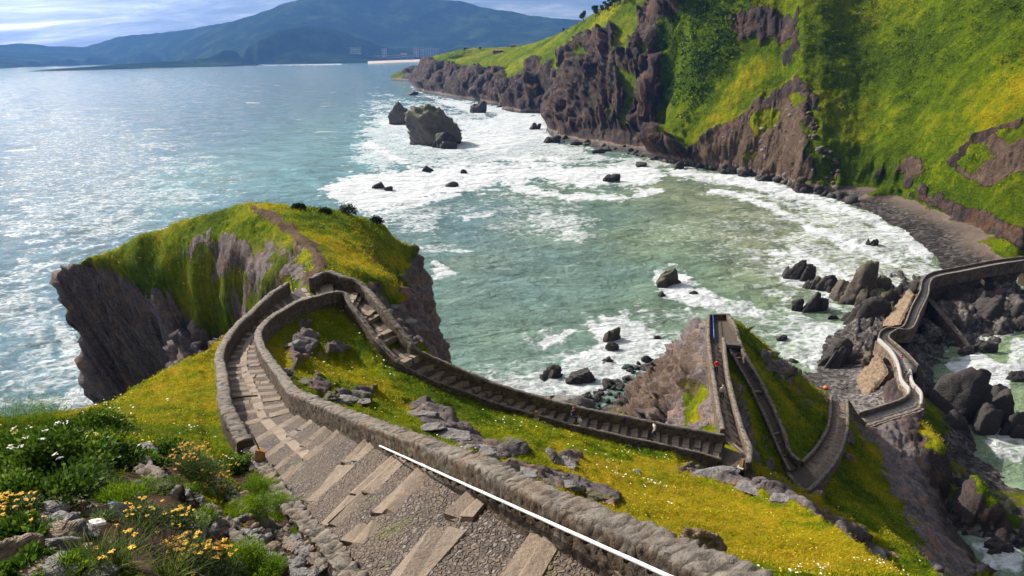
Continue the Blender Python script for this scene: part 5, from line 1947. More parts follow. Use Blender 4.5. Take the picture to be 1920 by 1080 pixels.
mb = MB()
q = PZ(549, 540, 58.2)
mb.tube([q - [0, 0, .3], q + [0, 0, .9]], .035, 6)
tag(mb.build('iron_post', M_IRON), 'thin dark iron post behind the end of the curved left parapet', 'post')
a_, b_ = PZ(434, 752, 63.55), PZ(484, 747, 63.5)
mb = MB()
mb.tube([a_ + [0, 0, .12], (a_ + b_) / 2 + [0, 0, .16], b_ + [0, 0, .13]], [.05, .045, .04], 7)
tag(mb.build('timber_pole', simple('grey_timber', (.10, .075, .055), .9, 0, .3, 6)), 'dark timber pole lying across the middle of the main stair', 'pole')

# ================================================================ PEOPLE
M_SKIN = simple('skin', (.50, .30, .21), .6, 0, .05)
DG = None


def skinned(chains, name, mat, parent, sub=1, extra=None):
    """chains: list of lists of (x,y,z,r); points that coincide are shared"""
    bm = bmesh.new()
    sk = bm.verts.layers.skin.verify()
    idx = {}
    first = True
    for ch in chains:
        prev = None
        for x, y, z, r_ in ch:
            kk = (round(x, 3), round(y, 3), round(z, 3))
            if kk not in idx:
                v = bm.verts.new((x, y, z))
                v[sk].radius = (r_, r_)
                if first:
                    v[sk].use_root = True
                    first = False
                idx[kk] = v
            v = idx[kk]
            if prev is not None and prev is not v and bm.edges.get((prev, v)) is None:
                bm.edges.new((prev, v))
            prev = v
    me = bpy.data.meshes.new(name)
    bm.to_mesh(me)
    bm.free()
    o = bpy.data.objects.new(name, me)
    COL.objects.link(o)
    o.modifiers.new('skin', 'SKIN')
    s_ = o.modifiers.new('sub', 'SUBSURF')
    s_.levels = s_.render_levels = sub
    bpy.context.view_layer.update()
    ev = o.evaluated_get(bpy.context.evaluated_depsgraph_get())
    m2 = bpy.data.meshes.new_from_object(ev)
    o.modifiers.clear()
    o.data = m2
    m2.materials.clear()
    m2.materials.append(mat)
    for p in m2.polygons:
        p.use_smooth = True
    if extra is not None:
        bm = bmesh.new()
        bm.from_mesh(m2)
        vs = [bm.verts.new(v) for v in np.concatenate(extra.V)]
        for f in extra.F:
            bm.faces.new([vs[i] for i in f])
        bm.to_mesh(m2)
        bm.free()
    o.parent = parent
    return o


_cloth = {}


def cloth(col):
    if col not in _cloth:
        _cloth[col] = simple('cloth', col, .85, 0, .15, 10)
    return _cloth[col]


def person(loc, rz, label, top, legs, hair, pose='stand', k=1.0, longhair=False):
    r_ = empty('person', loc, label, 'person', None, rz)
    r_.scale = (k, k, k)
    st = .16 if pose == 'walk' else .0
    L_ = {}
    for s_, sg in ((-1, 1), (1, -1)):
        if pose == 'sit':
            L_[s_] = dict(hip=(s_ * .09, 0, .50), knee=(s_ * .12, .42, .56), ank=(s_ * .12, .50, .10), toe=(s_ * .12, .64, .05))
        else:
            L_[s_] = dict(hip=(s_ * .09, 0, .90), knee=(s_ * .10, .05 + sg * st * .7, .49), ank=(s_ * .10, sg * st * 1.3, .09), toe=(s_ * .10, sg * st * 1.3 + .15, .045))
    dz = -.42 if pose == 'sit' else 0
    ly = .10 if pose in ('walk', 'sit') else .03
    P_ = lambda x, y, z: (x, y, z + dz)
    pel, spn, che, nk, h0, h1 = P_(0, 0, .94), P_(0, ly * .3, 1.15), P_(0, ly * .6, 1.36), P_(0, ly, 1.49), P_(0, ly + .02, 1.58), P_(0, ly + .025, 1.67)
    ch = [[(*pel, .13), (*spn, .12), (*che, .14), (*nk, .055), (*h0, .085), (*h1, .09)]]
    top_c = [[(*pel, .155), (*spn, .15), (*che, .165), (*P_(0, ly * .9, 1.45), .09)]]
    leg_c = [[(*P_(0, 0, .97), .14), (*pel, .145)]]
    fing = MB()
    for s_ in (-1, 1):
        a = P_(s_ * .18, ly * .6, 1.40)
        if pose == 'sit':
            e, w_ = P_(s_ * .24, .16, 1.16), P_(s_ * .15, .38, 1.08)
        else:
            e, w_ = P_(s_ * .245, -.02 - s_ * st * .5 + .03, 1.13), P_(s_ * .23, .12 - s_ * st * .9, .91)
        d = np.array(w_) - np.array(e)
        d /= np.linalg.norm(d)
        hd = np.array(w_) + d * .08
        ch.append([(*che, .14), (*a, .06), (*e, .042), (*w_, .028), (*hd, .036)])
        top_c.append([(*che, .165), (*a, .078), (*e, .058), (*w_, .045)])
        side_ = np.array([1.0, 0, 0]) * -s_
        fwd = np.cross(d, side_)
        for f in range(4):
            b_ = hd + fwd * (f - 1.5) * .019 + d * .02
            ln_ = (.062, .075, .070, .052)[f]
            fing.tube([b_, b_ + d * ln_ * .5 + side_ * .006, b_ + d * ln_ + side_ * .022], [.009, .0085, .007], 5)
        b_ = np.array(w_) + d * .05 + fwd * .03
        fing.tube([b_, b_ + fwd * .03 + d * .025, b_ + fwd * .035 + d * .055 + side_ * .01], [.011, .010, .008], 5)
        q_ = L_[s_]
        ch.append([(*pel, .13), (*q_['hip'], .085), (*q_['knee'], .055), (*q_['ank'], .038), (*q_['toe'], .034)])
        leg_c.append([(*pel, .145), (*q_['hip'], .105), (*q_['knee'], .075), (q_['ank'][0], q_['ank'][1], q_['ank'][2] + .03, .058)])
        sh = MB()
        c = (np.array(q_['ank']) + np.array(q_['toe'])) / 2
        sh.ball((c[0], c[1] + .01, .05), .09, 8, 6, (.55, 1.45, .55))
        sh.build('shoe', M_IRON, r_, True)
    # face: nose, ears, eyes
    hx, hy, hz_ = P_(0, ly + .02, 1.63)
    fing.ball((0, hy + .105, hz_ - .01), .017, 6, 4, (.8, 1.2, 1.3))
    for s_ in (-1, 1):
        fing.ball((s_ * .095, hy, hz_), .024, 6, 4, (.4, .8, 1.3))
    skinned(ch, 'body', M_SKIN, r_, 1, fing)
    skinned(top_c, 'jacket', cloth(top), r_, 1)
    skinned(leg_c, 'trousers', cloth(legs), r_, 1)
    hb_ = MB()
    hb_.ball((0, hy - .015, hz_ + .035), .112, 12, 8, (.95, 1.05, .95))
    if longhair:
        hb_.ball((0, hy - .06, hz_ - .10), .10, 10, 7, (1, .6, 1.5))
    hb_.build('hair', cloth(hair), r_, True)
    return r_


def on_path(k, px=None, py=None):
    X_, Y_ = proj(CL[k])
    i = int(np.argmin(np.abs(X_ - px))) if px is not None else int(np.argmin(np.abs(Y_ - py)))
    t = CL[k][min(i + 2, len(CL[k]) - 1)] - CL[k][max(i - 2, 0)]
    return CL[k][i].copy(), math.atan2(t[1], t[0]) - math.pi / 2


p, a = on_path('B', 1229)
person(p + [0, 0, .12], a + math.pi, 'person in a cream sweater and dark trousers climbing beside the dark wall', (.68, .64, .58), (.03, .03, .04), (.16, .10, .06), 'walk', 1.0)
p, a = on_path('B', 1076)
person(p + [0, 0, .12], a - .8, 'person with long red hair in navy clothes sitting on the steps by the dark wall', (.035, .04, .09), (.025, .03, .06), (.33, .07, .03), 'sit', 1.05, True)
bag = empty('shoulder_bag', p + [.55, -.25, .1], 'white bag standing next to the red-haired person', 'bag')
mb = MB()
mb.ball((0, 0, .22), .23, 12, 8, (1, .6, 1))
mb.build('body', cloth((.75, .75, .74)), bag, True)
mb = MB()
mb.tube([(-.15, 0, .38), (-.08, 0, .58), (.08, 0, .58), (.15, 0, .38)], .018, 6)
mb.build('strap', cloth((.75, .75, .74)), bag, True)
p, a = on_path('C', py=702)
person(p + [-.3, 0, .1], a + .1, 'person in a bright red jacket walking along the ridge stair', (.72, .03, .03), (.03, .03, .035), (.05, .04, .03), 'walk', 1.08)
p, a = on_path('C', py=752)
person(p + [-.2, 0, .1], a + math.pi, 'person in a pale grey top following on the ridge stair', (.50, .46, .42), (.03, .03, .035), (.45, .36, .24), 'walk', 1.08)
person(PZ(1690, 676, 7.85), .6, 'person in red crossing the bend of the causeway', (.70, .04, .05), (.60, .05, .06), (.03, .03, .03), 'walk', 1.05)
person(PZ(1696, 706, 8.1), 2.6, 'person in navy walking between the white parapets', (.03, .04, .10), (.03, .03, .05), (.03, .03, .03), 'walk', 1.05)
person(PZ(1703, 709, 8.1), 2.9, 'person in a white top with dark trousers beside the white parapets', (.6, .6, .62), (.03, .03, .05), (.03, .03, .03), 'walk', 1.05)
person(PZ(1701, 727, 8.3), .3, 'person in black nearest the end of the white parapets', (.02, .02, .025), (.03, .03, .05), (.03, .03, .03), 'stand', 1.05)

# ================================================================ TOWN AND FAR TREES
M_WIN = simple('dark_glazing', (.03, .035, .045), .2)
M_ROOF = simple('red_tile', (.30, .12, .08), .85, 0, .2, .05)


def house(px, py, w, h, d, wallc, label, storeys=4, bays=5, roof='flat', win=True, main=False):
    """block standing with its foot at (px, py); w, h in picture pixels"""
    b = PD(px, py, d)
    k = d / F
    W_, H_ = w * k, h * k
    r_ = empty('building', b, label, 'building', None, -math.atan2(b[0], b[1]))
    D_ = W_ * .6
    mb = MB()
    mb.box((0, D_ / 2, H_ / 2 - 8), (W_, D_, H_ + 16))
    for i in range(storeys):
        mb.box((0, -.4, H_ * (i + .02) / storeys), (W_ * 1.01, 1.2, H_ * .05))
    mb.build('wall', cloth2(wallc), r_)
    if win:
        for i in range(storeys):
            for j in range(bays):
                m_ = MB()
                m_.box((W_ * ((j + .5) / bays - .5), -.15, H_ * (i + .55) / storeys), (W_ / bays * .5, .8, H_ / storeys * .5))
                m_.build('window', M_WIN, r_)
    mb = MB()
    if roof == 'flat':
        mb.box((0, D_ / 2, H_ + .02 * H_), (W_ * 1.03, D_ * 1.05, H_ * .06))
        mb.build('roof', cloth2((.45, .42, .40)), r_)
    else:
        e = .06 * W_
        mb.add([(-W_ / 2 - e, -e, H_), (W_ / 2 + e, -e, H_), (W_ / 2 + e, D_ + e, H_), (-W_ / 2 - e, D_ + e, H_), (-W_ / 2 - e, D_ / 2, H_ * 1.28), (W_ / 2 + e, D_ / 2, H_ * 1.28)],
               [(0, 1, 5, 4), (2, 3, 4, 5), (0, 4, 3), (1, 2, 5), (0, 3, 2, 1)])
        mb.build('roof', M_ROOF, r_)
    return r_


_c2 = {}


def cloth2(c):
    if c not in _c2:
        _c2[c] = simple('painted_render', c, .9, 0, .12, .05)
    return _c2[c]


for a in [(667, 101, 19, 10, 6250, (.52, .50, .48), 'white hotel block alone on the wooded point left of the town', 3, 6),
          (721, 104, 9, 11, 6450, (.62, .52, .48), 'pinkish tower block above the left end of the town beach', 4, 2),
          (709, 115, 10, 9, 6330, (.50, .36, .32), 'brick block at the left end of the town beach', 2, 3),
          (732, 113, 13, 8, 6400, (.48, .33, .30), 'low brick terrace behind the left half of the beach', 2, 4),
          (746, 112.5, 12, 8, 6410, (.52, .36, .33), 'low reddish terrace at the middle of the town beach', 2, 4),
          (758, 111, 10, 8, 6450, (.55, .42, .38), 'pink house right of the reddish terraces', 2, 3, 'gable'),
          (768, 111.5, 16, 6, 6400, (.48, .43, .39), 'long cream promenade building by the town beach', 1, 6),
          (781, 107, 9, 12, 6500, (.50, .48, .46), 'white gabled building left of the apartment blocks', 3, 2, 'gable'),
          (794, 110, 9, 15, 6450, (.44, .44, .46), 'tall white apartment block, left of the pair beside the headland', 5, 2),
          (806, 110, 12, 16, 6480, (.40, .41, .44), 'tall grey-white apartment block nearest the headland', 5, 3),
          (818, 108, 10, 14, 6520, (.38, .39, .42), 'grey apartment block half hidden by the headland', 5, 2)]:
    house(*a)
q = hit(934, 100, main=True)
for px, py, w, h, lb in ((933, 99, 17, 4, 'long low red roofed farmhouse on the headland meadow'), (963, 88, 9, 3, 'small ochre barn at the top of the headland meadow')):
    q = hit(px, py, main=True)
    if q is not None:
        house(px, py, w, h, math.hypot(q[0], q[1]), (.40, .20, .13), lb, 1, 3, 'gable')


def leaf_mat(name, stops, trans=.35, rough=.6):
    m, nt, b = material(name)
    out = [n for n in nt.t.nodes if n.type == 'OUTPUT_MATERIAL'][0]
    c = nt.ramp(nt.attr('tone').outputs['Fac'], stops)
    nt.set(b, 'Base Color', c)
    nt.set(b, 'Roughness', rough)
    nt.set(b, 'Specular IOR Level', .06)
    tr = nt.n('BsdfTranslucent')
    nt.set(tr, 0, c)
    mx = nt.n('MixShader')
    nt.set(mx, 0, trans)
    nt.t.links.new(b.outputs[0], mx.inputs[1])
    nt.t.links.new(tr.outputs[0], mx.inputs[2])
    nt.t.links.new(mx.outputs[0], out.inputs[0])
    return m


def leaves(C, Dr, ln_, wd, rng, fold=.25):
    """diamond leaves: base C, direction Dr, arrays"""
    n = len(C)
    Dr = Dr / (np.linalg.norm(Dr, axis=1, keepdims=True) + 1e-9)
    A_ = np.cross(Dr, rng.normal(size=(n, 3)))
    A_ /= np.linalg.norm(A_, axis=1, keepdims=True) + 1e-9
    Nn = np.cross(Dr, A_)
    ln_ = np.broadcast_to(ln_, (n,))[:, None] * rng.uniform(.7, 1.3, (n, 1))
    wd = np.broadcast_to(wd, (n,))[:, None]
    mid = C + Dr * ln_ * .45
    V = np.stack([C, mid + A_ * wd * .5 + Nn * wd * fold, C + Dr * ln_ - [0, 0, 1] * ln_ * .12, mid - A_ * wd * .5 + Nn * wd * fold], 1).reshape(-1, 3)
    i = np.arange(n)[:, None] * 4
    return V, i + np.arange(4)[None]


M_TREE = leaf_mat('dark_tree_leaves', [(0, (.008, .018, .006)), (.6, (.025, .045, .012)), (1, (.06, .085, .02))], .2)
M_BARK = simple('bark', (.07, .05, .035), .95, 0, .3, 3)


def tree(p, h, label, seed):
    rg_ = np.random.default_rng(seed)
    r_ = empty('tree', p, label, 'tree', 'trees along the mainland ridge')
    mb = MB()
    top = np.array([rg_.uniform(-.1, .1) * h, 0, h * .8])
    mb.tube([(0, 0, -.6), top * .4 + [.03 * h, 0, 0], top], [h * .045, h * .03, h * .012], 7)
    tips = []
    for i in range(7):
        b_ = top * rg_.uniform(.35, .95)
        e = b_ + rg_.normal(size=3) * [.3, .3, .16] * h * .75 + [0, 0, h * .12]
        mb.tube([b_, (b_ + e) / 2 + [0, 0, h * .03], e], [h * .018, h * .012, h * .005], 5)
        tips.append(e)
    mb.build('trunk', M_BARK, r_)
    C = []
    for e in tips + [top]:
        n = 130
        u = rg_.normal(size=(n, 3))
        u /= np.linalg.norm(u, axis=1, keepdims=True)
        C.append(e + u * (rg_.uniform(.2, 1, (n, 1)) ** .6) * h * np.array([.19, .19, .12]) * rg_.uniform(.7, 1.2))
    C = np.concatenate(C)
    V, Fc = leaves(C, rg_.normal(size=C.shape) + [0, 0, .3], h * .085, h * .06, rg_)
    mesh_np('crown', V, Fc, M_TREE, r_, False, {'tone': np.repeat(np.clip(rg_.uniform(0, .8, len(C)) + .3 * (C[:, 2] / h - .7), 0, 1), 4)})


for i, (px, py, hp_, lb) in enumerate([(1093, 40, 15, 'leftmost lone tree on the mainland ridge line'), (1116, 30, 17, 'wide dark tree on the ridge, second from the left'), (1126, 25, 13, 'small tree tucked behind the second ridge tree'), (1140, 16, 16, 'round tree in the middle of the ridge row'), (1152, 12, 14, 'tree just right of the round ridge tree'), (1163, 6, 14, 'ridge tree cut by the top of the picture'),
                                   (1056, 58, 6, 'tiny tree low on the ridge line above the far cliffs'), (1176, 4, 15, 'dense tree at the top edge above the big cliff'), (900, 92, 5, 'small round tree on the headland meadow'), (872, 94, 6, 'bushy tree at the left of the headland meadow')]):
    v = ray(px, py)
    a = math.atan2(v[0], v[1])
    Zc = _col(_MZ, maz, a)
    k = (Zc - CZ) / mr_
    j = int(np.argmax(np.where(mr_ > 400, k, -9)))
    q = hit(px, py + 3, main=True)
    if q is None or np.hypot(q[0], q[1]) < 300:
        q = np.array([mr_[j] * math.sin(a), mr_[j] * math.cos(a), Zc[j]])
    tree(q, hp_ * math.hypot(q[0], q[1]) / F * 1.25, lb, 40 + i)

M_BUSH = leaf_mat('dark_bush_leaves', [(0, (.010, .018, .005)), (.6, (.035, .055, .01)), (1, (.09, .12, .02))], .2)


def crest_bush(px, py, w, h, label):
    q = hit(px, py)
    if q is None:
        return
    rg_ = np.random.default_rng(int(px))
    k = np.linalg.norm(q - [0, 0, CZ]) / F
    r_ = empty('bush', q, label, 'bush')
    n = 700
    u = rg_.normal(size=(n, 3))
    u[:, 2] = np.abs(u[:, 2])
    u /= np.linalg.norm(u, axis=1, keepdims=True)
    C = u * (rg_.uniform(.15, 1, (n, 1)) ** .5) * np.array([w * k / 2, w * k / 2.4, h * k]) * (1 + .35 * fbm(u, 2.2, 2, int(px)))[:, None]
    V, Fc = leaves(C, u + rg_.normal(size=u.shape) * .6 + [0, 0, .3], .42, .2, rg_)
    mesh_np('foliage', V, Fc, M_BUSH, r_, False, {'tone': np.repeat(np.clip(.4 + .3 * rg_.normal(size=n), 0, 1), 4)})
    mb = MB()
    for i in range(4):
        e = np.array([rg_.uniform(-.3, .3) * w * k, rg_.uniform(-.2, .2) * w * k, h * k * .6])
        mb.tube([(0, 0, -.2), e * .5, e], [.06, .04, .02], 5)
    mb.build('stem', M_BARK, r_)


crest_bush(652, 402, 34, 18, 'dark bush on the right hand crest of the headland')
crest_bush(705, 418, 26, 12, 'low scrubby bush further down the right crest of the headland')
crest_bush(560, 392, 24, 9, 'small scrub bush right of the path at the headland top')
crest_bush(610, 400, 22, 9, 'small scrub bush left of the dark crest bush')
# ================================================================ GROUND COVER
M_GRASS = leaf_mat('meadow_grass', [(0, (.020, .045, .003)), (.2, (.07, .135, .004)), (.42, (.22, .27, .006)), (.62, (.42, .35, .012)), (.82, (.52, .32, .02)), (1, (.50, .36, .09))], .38)


def scatter_grass(n, rmin, rmax, ln_, seed, name):
    rg_ = np.random.default_rng(seed)
    nr, nc = R.shape
    i0, i1 = np.searchsorted(rr, [rmin, rmax])
    I = rg_.integers(i0, i1 - 1, n)
    J = rg_.integers(0, nc - 1, n)
    k = I * nc + J
    ok = (ISL_ROCK[k] < .45) & (ISL_SOIL[k] < rg_.uniform(.25, .9, n)) & (ISL[k, 2] > 5) & (dpath[k] > 0)
    k = k[ok]
    fu, fv = rg_.uniform(0, 1, (len(k), 1)), rg_.uniform(0, 1, (len(k), 1))
    Pp = ISL[k] * (1 - fu) * (1 - fv) + ISL[k + 1] * fu * (1 - fv) + ISL[k + nc] * (1 - fu) * fv + ISL[k + nc + 1] * fu * fv
    # three blades per tuft
    C = np.repeat(Pp, 4, 0) + rg_.normal(size=(len(Pp) * 4, 3)) * ln_ * np.array([.35, .35, .03])
    C[:, 2] -= .03
    dd = np.hypot(C[:, 0], C[:, 1])
    sc_ = ln_ * np.clip(dd / rmax, .35, 1)
    Dr = rg_.normal(size=C.shape) * [.6, .6, .12] + [.35, -.05, .85]
    n2 = fbm(C, .35, 3, 91)
    keep = n2 > rg_.uniform(-.55, .15, len(C))
    C, Dr, sc_, n2 = C[keep], Dr[keep], sc_[keep], n2[keep]
    V, Fc = leaves(C, Dr, sc_, sc_ * .16, rg_, .1)
    y_ = np.repeat(ISL_YEL[k], 4)[keep]
    tone = np.clip(.62 * y_ + .9 * .5 * n2 + rg_.normal(0, .17, len(C)) + .02, 0, 1)
    o = mesh_np(name, V, Fc, M_GRASS, None, False, {'tone': np.repeat(tone, 4)})
    return tag(o, kind='stuff')


dpath = np.ones(len(ISL))
for k_, hw in (('A', 1.62), ('B', 1.45), ('C', 1.75), ('D', 1.5), ('E', 1.6)):
    d_, _ = path_field(ISL[:, 0], ISL[:, 1], CL[k_])
    dpath[d_ < hw] = 0
for poly in (PLAT, LAND, CORN):
    c = np.mean(poly, 0)
    dpath[np.hypot(ISL[:, 0] - c[0], ISL[:, 1] - c[1]) < 2.6] = 0
scatter_grass(40000, 4, 20, .16, 1, 'grass')
scatter_grass(90000, 18, 70, .34, 2, 'grass')
scatter_grass(90000, 65, 185, .85, 3, 'grass')


def scatter_flowers(n, rmin, rmax, size, seed, col, name, thr, polys=None):
    rg_ = np.random.default_rng(seed)
    nc = R.shape[1]
    i0, i1 = np.searchsorted(rr, [rmin, rmax])
    k = rg_.integers(i0, i1 - 1, n) * nc + rg_.integers(0, nc - 1, n)
    nz_ = fbm(ISL[k], .22, 3, seed + 60)
    w_ = nz_ > thr
    if polys:
        mm = np.zeros(len(k))
        for q_ in polys:
            mm = np.maximum(mm, pxmask(PXi[k], PYi[k], q_, 20, ISL_D[k], (rmin, rmax)))
        w_ |= mm > rg_.uniform(.2, 1, len(k))
    ok = (ISL_ROCK[k] < .4) & (ISL_SOIL[k] < .4) & (ISL[k, 2] > 8) & (dpath[k] > 0) & w_
    C = ISL[k[ok]] + np.array([0, 0, 1]) * rg_.uniform(.08, .22, (ok.sum(), 1))
    m_ = len(C)
    s_ = size * rg_.uniform(.6, 1.4, (m_, 1)) * np.clip(ISL_D[k[ok]] / rmax, .3, 1)[:, None]
    ang = np.arange(6) / 6 * 2 * math.pi
    V = np.zeros((m_, 7, 3))
    V[:, 0] = C + [0, 0, 1] * s_ * .5
    for q_ in range(6):
        V[:, q_ + 1] = C + s_ * np.array([math.cos(ang[q_]), math.sin(ang[q_]), 0])
    b_ = np.arange(m_)[:, None] * 7
    Fc = np.concatenate([b_ + np.array([[0, q_ + 1, (q_ + 1) % 6 + 1]]) for q_ in range(6)])
    o = mesh_np(name, V.reshape(-1, 3), Fc, simple('petal', col, .7, 0, .15, 20), None, False)
    return tag(o, kind='stuff')


PXi, PYi = proj(ISL)
scatter_flowers(7000, 14, 70, .085, 5, (.80, .78, .66), 'white_flowers', .26, ['700,640;760,680;740,720;680,640', '380,780;440,800;430,840;330,830', '160,740;260,760;240,800;150,790'])
scatter_flowers(4200, 14, 75, .075, 6, (.66, .44, .03), 'yellow_flowers', .02)

# shrubs that cloak the mainland slope, one mass of leaf clumps
M_SHRUB = leaf_mat('slope_shrubs', [(0, (.016, .040, .004)), (.35, (.055, .115, .005)), (.7, (.17, .24, .008)), (1, (.30, .32, .012))], .3)
rg_ = np.random.default_rng(77)
nc = MR.shape[1]
k = rg_.integers(0, len(MAIN) - nc - 1, 90000)
PXm, PYm = proj(MAIN[k])
dkm = pxmask(PXm, PYm, '1235,-60;1330,-80;1420,-20;1390,80;1330,170;1290,230;1260,190;1235,100', 40)
dkm = np.maximum(dkm, .36 * pxmask(PXm, PYm, '1450,-60;1920,-60;1920,40;1720,190;1560,150;1480,60', 60))
dkm = np.maximum(dkm, .5 * pxmask(PXm, PYm, '1050,60;1150,0;1200,0;1180,60;1100,70', 10))
vis = (PXm > -60) & (PXm < 1990) & (PYm > -120) & (PYm < 520)
nn_ = fbm(MAIN[k], .02, 3, 95)
ok = (MAIN_ROCK[k] < .4) & (MAIN[k, 2] > 8) & vis & (MAIN_D[k] < 1250) & (rg_.uniform(0, 1, len(k)) < np.maximum(dkm * 1.6, .05 + .35 * sstep(.1, .4, nn_)))
k = k[ok]
dkk = dkm[ok]
Cs = MAIN[k]
nl = 14
rad = rg_.uniform(.7, 1.9, len(k)) * np.where(dkk > .5, 1.9, .8)
u = rg_.normal(size=(len(k), nl, 3))
u[..., 2] = np.abs(u[..., 2])
u /= np.linalg.norm(u, axis=2, keepdims=True)
C = (Cs[:, None] + u * rad[:, None, None] * np.array([1.2, 1.2, .75])).reshape(-1, 3)
Dr = (u + rg_.normal(size=u.shape) * .6).reshape(-1, 3)
V, Fc = leaves(C, Dr, np.repeat(rad, nl) * .75, np.repeat(rad, nl) * .55, rg_)
tone = np.clip(np.repeat(.30 + .75 * MAIN_YEL[k] - .16 * dkk, nl) + rg_.normal(0, .12, len(C)) + .15 * np.repeat(rg_.normal(size=len(k)), nl), 0, 1)
tag(mesh_np('slope_shrubs', V, Fc, M_SHRUB, None, False, {'tone': np.repeat(tone, 4)}), kind='stuff')
# ================================================================ GARDEN PLANTS NEAR THE VIEWER
G_ = lambda *s: list(s)
M_BROAD = leaf_mat('broad_leaves', [(0, (.020, .048, .006)), (.45, (.068, .135, .012)), (.8, (.16, .25, .028)), (1, (.28, .36, .06))], .3, .45)
M_FEATH = leaf_mat('feathery_leaves', [(0, (.03, .07, .004)), (.5, (.12, .22, .008)), (1, (.30, .40, .02))], .4)
M_BLADE = leaf_mat('long_blades', [(0, (.03, .06, .01)), (.5, (.10, .15, .02)), (.85, (.22, .26, .05)), (1, (.35, .30, .12))], .35)
M_SILVER = leaf_mat('grey_green_leaves', [(0, (.03, .055, .02)), (.5, (.12, .18, .055)), (1, (.26, .33, .13))], .3)
M_DRY = leaf_mat('dry_stems', [(0, (.05, .035, .03)), (.6, (.12, .085, .07)), (1, (.22, .16, .12))], .2)
PET = {'white': simple('white_petals', (.78, .77, .70), .7, 0, .1, 30), 'yellow': simple('yellow_petals', (.72, .40, .015), .7, 0, .25, 30), 'orange': simple('ochre_petals', (.58, .27, .012), .7, 0, .3, 30), 'lilac': simple('lilac_petals', (.34, .20, .62), .7, 0, .2, 30),
       'cream': simple('cream_petals', (.74, .66, .58), .7, 0, .15, 30), 'blue': simple('blue_petals', (.03, .22, .42), .6, 0, .2, 30), 'pink': simple('red_petals', (.55, .05, .08), .6, 0, .2, 30)}


def heads(P_, size, rng, bits=9, flat=.35):
    """flower heads: little clusters of rounded florets"""
    V, Fc, n = [], [], 0
    m_ = len(P_)
    off_ = rng.normal(size=(m_, bits, 3)) * size * .27
    off_[..., 2] *= flat
    c = (P_[:, None] + off_).reshape(-1, 3)
    s_ = size * (.26 if bits < 20 else .14) * rng.uniform(.7, 1.3, (len(c), 1))
    ang = np.arange(5) / 5 * 2 * math.pi
    V = np.zeros((len(c), 6, 3))
    V[:, 0] = c + [0, 0, 1] * s_ * .7
    tl = rng.normal(size=(len(c), 2)) * .25
    for q_ in range(5):
        w_ = np.array([math.cos(ang[q_]), math.sin(ang[q_])])
        V[:, q_ + 1, :2] = c[:, :2] + s_ * w_
        V[:, q_ + 1, 2] = c[:, 2] + s_[:, 0] * (tl @ w_)
    b_ = np.arange(len(c))[:, None] * 6
    Fc = np.concatenate([b_ + np.array([[0, q_ + 1, (q_ + 1) % 5 + 1]]) for q_ in range(5)])
    return V.reshape(-1, 3), Fc


def ribbon(B, Dr, ln_, wd, rng, droop=.6, seg=4):
    n = len(B)
    Dr = Dr / np.linalg.norm(Dr, axis=1, keepdims=True)
    S_ = np.cross(Dr, [0, 0, 1.0]) + rng.normal(size=(n, 3)) * .1
    S_ /= np.linalg.norm(S_, axis=1, keepdims=True) + 1e-9
    h_ = Dr * [1, 1, 0]
    ln_ = np.broadcast_to(ln_, (n,))[:, None]
    V = np.zeros((n, seg + 1, 2, 3))
    for i in range(seg + 1):
        t = i / seg
        c = B + Dr * ln_ * t + h_ * ln_ * t * t * .4 - np.array([0, 0, 1]) * ln_ * droop * t * t
        w_ = wd * (1 - t) ** .7 + .0005
        V[:, i, 0] = c + S_ * w_ / 2
        V[:, i, 1] = c - S_ * w_ / 2
    b_ = np.arange(n)[:, None] * (seg + 1) * 2
    Fc = np.concatenate([b_ + np.array([[2 * i, 2 * i + 1, 2 * i + 3, 2 * i + 2]]) for i in range(seg)])
    return V.reshape(-1, 3), Fc, (seg + 1) * 2


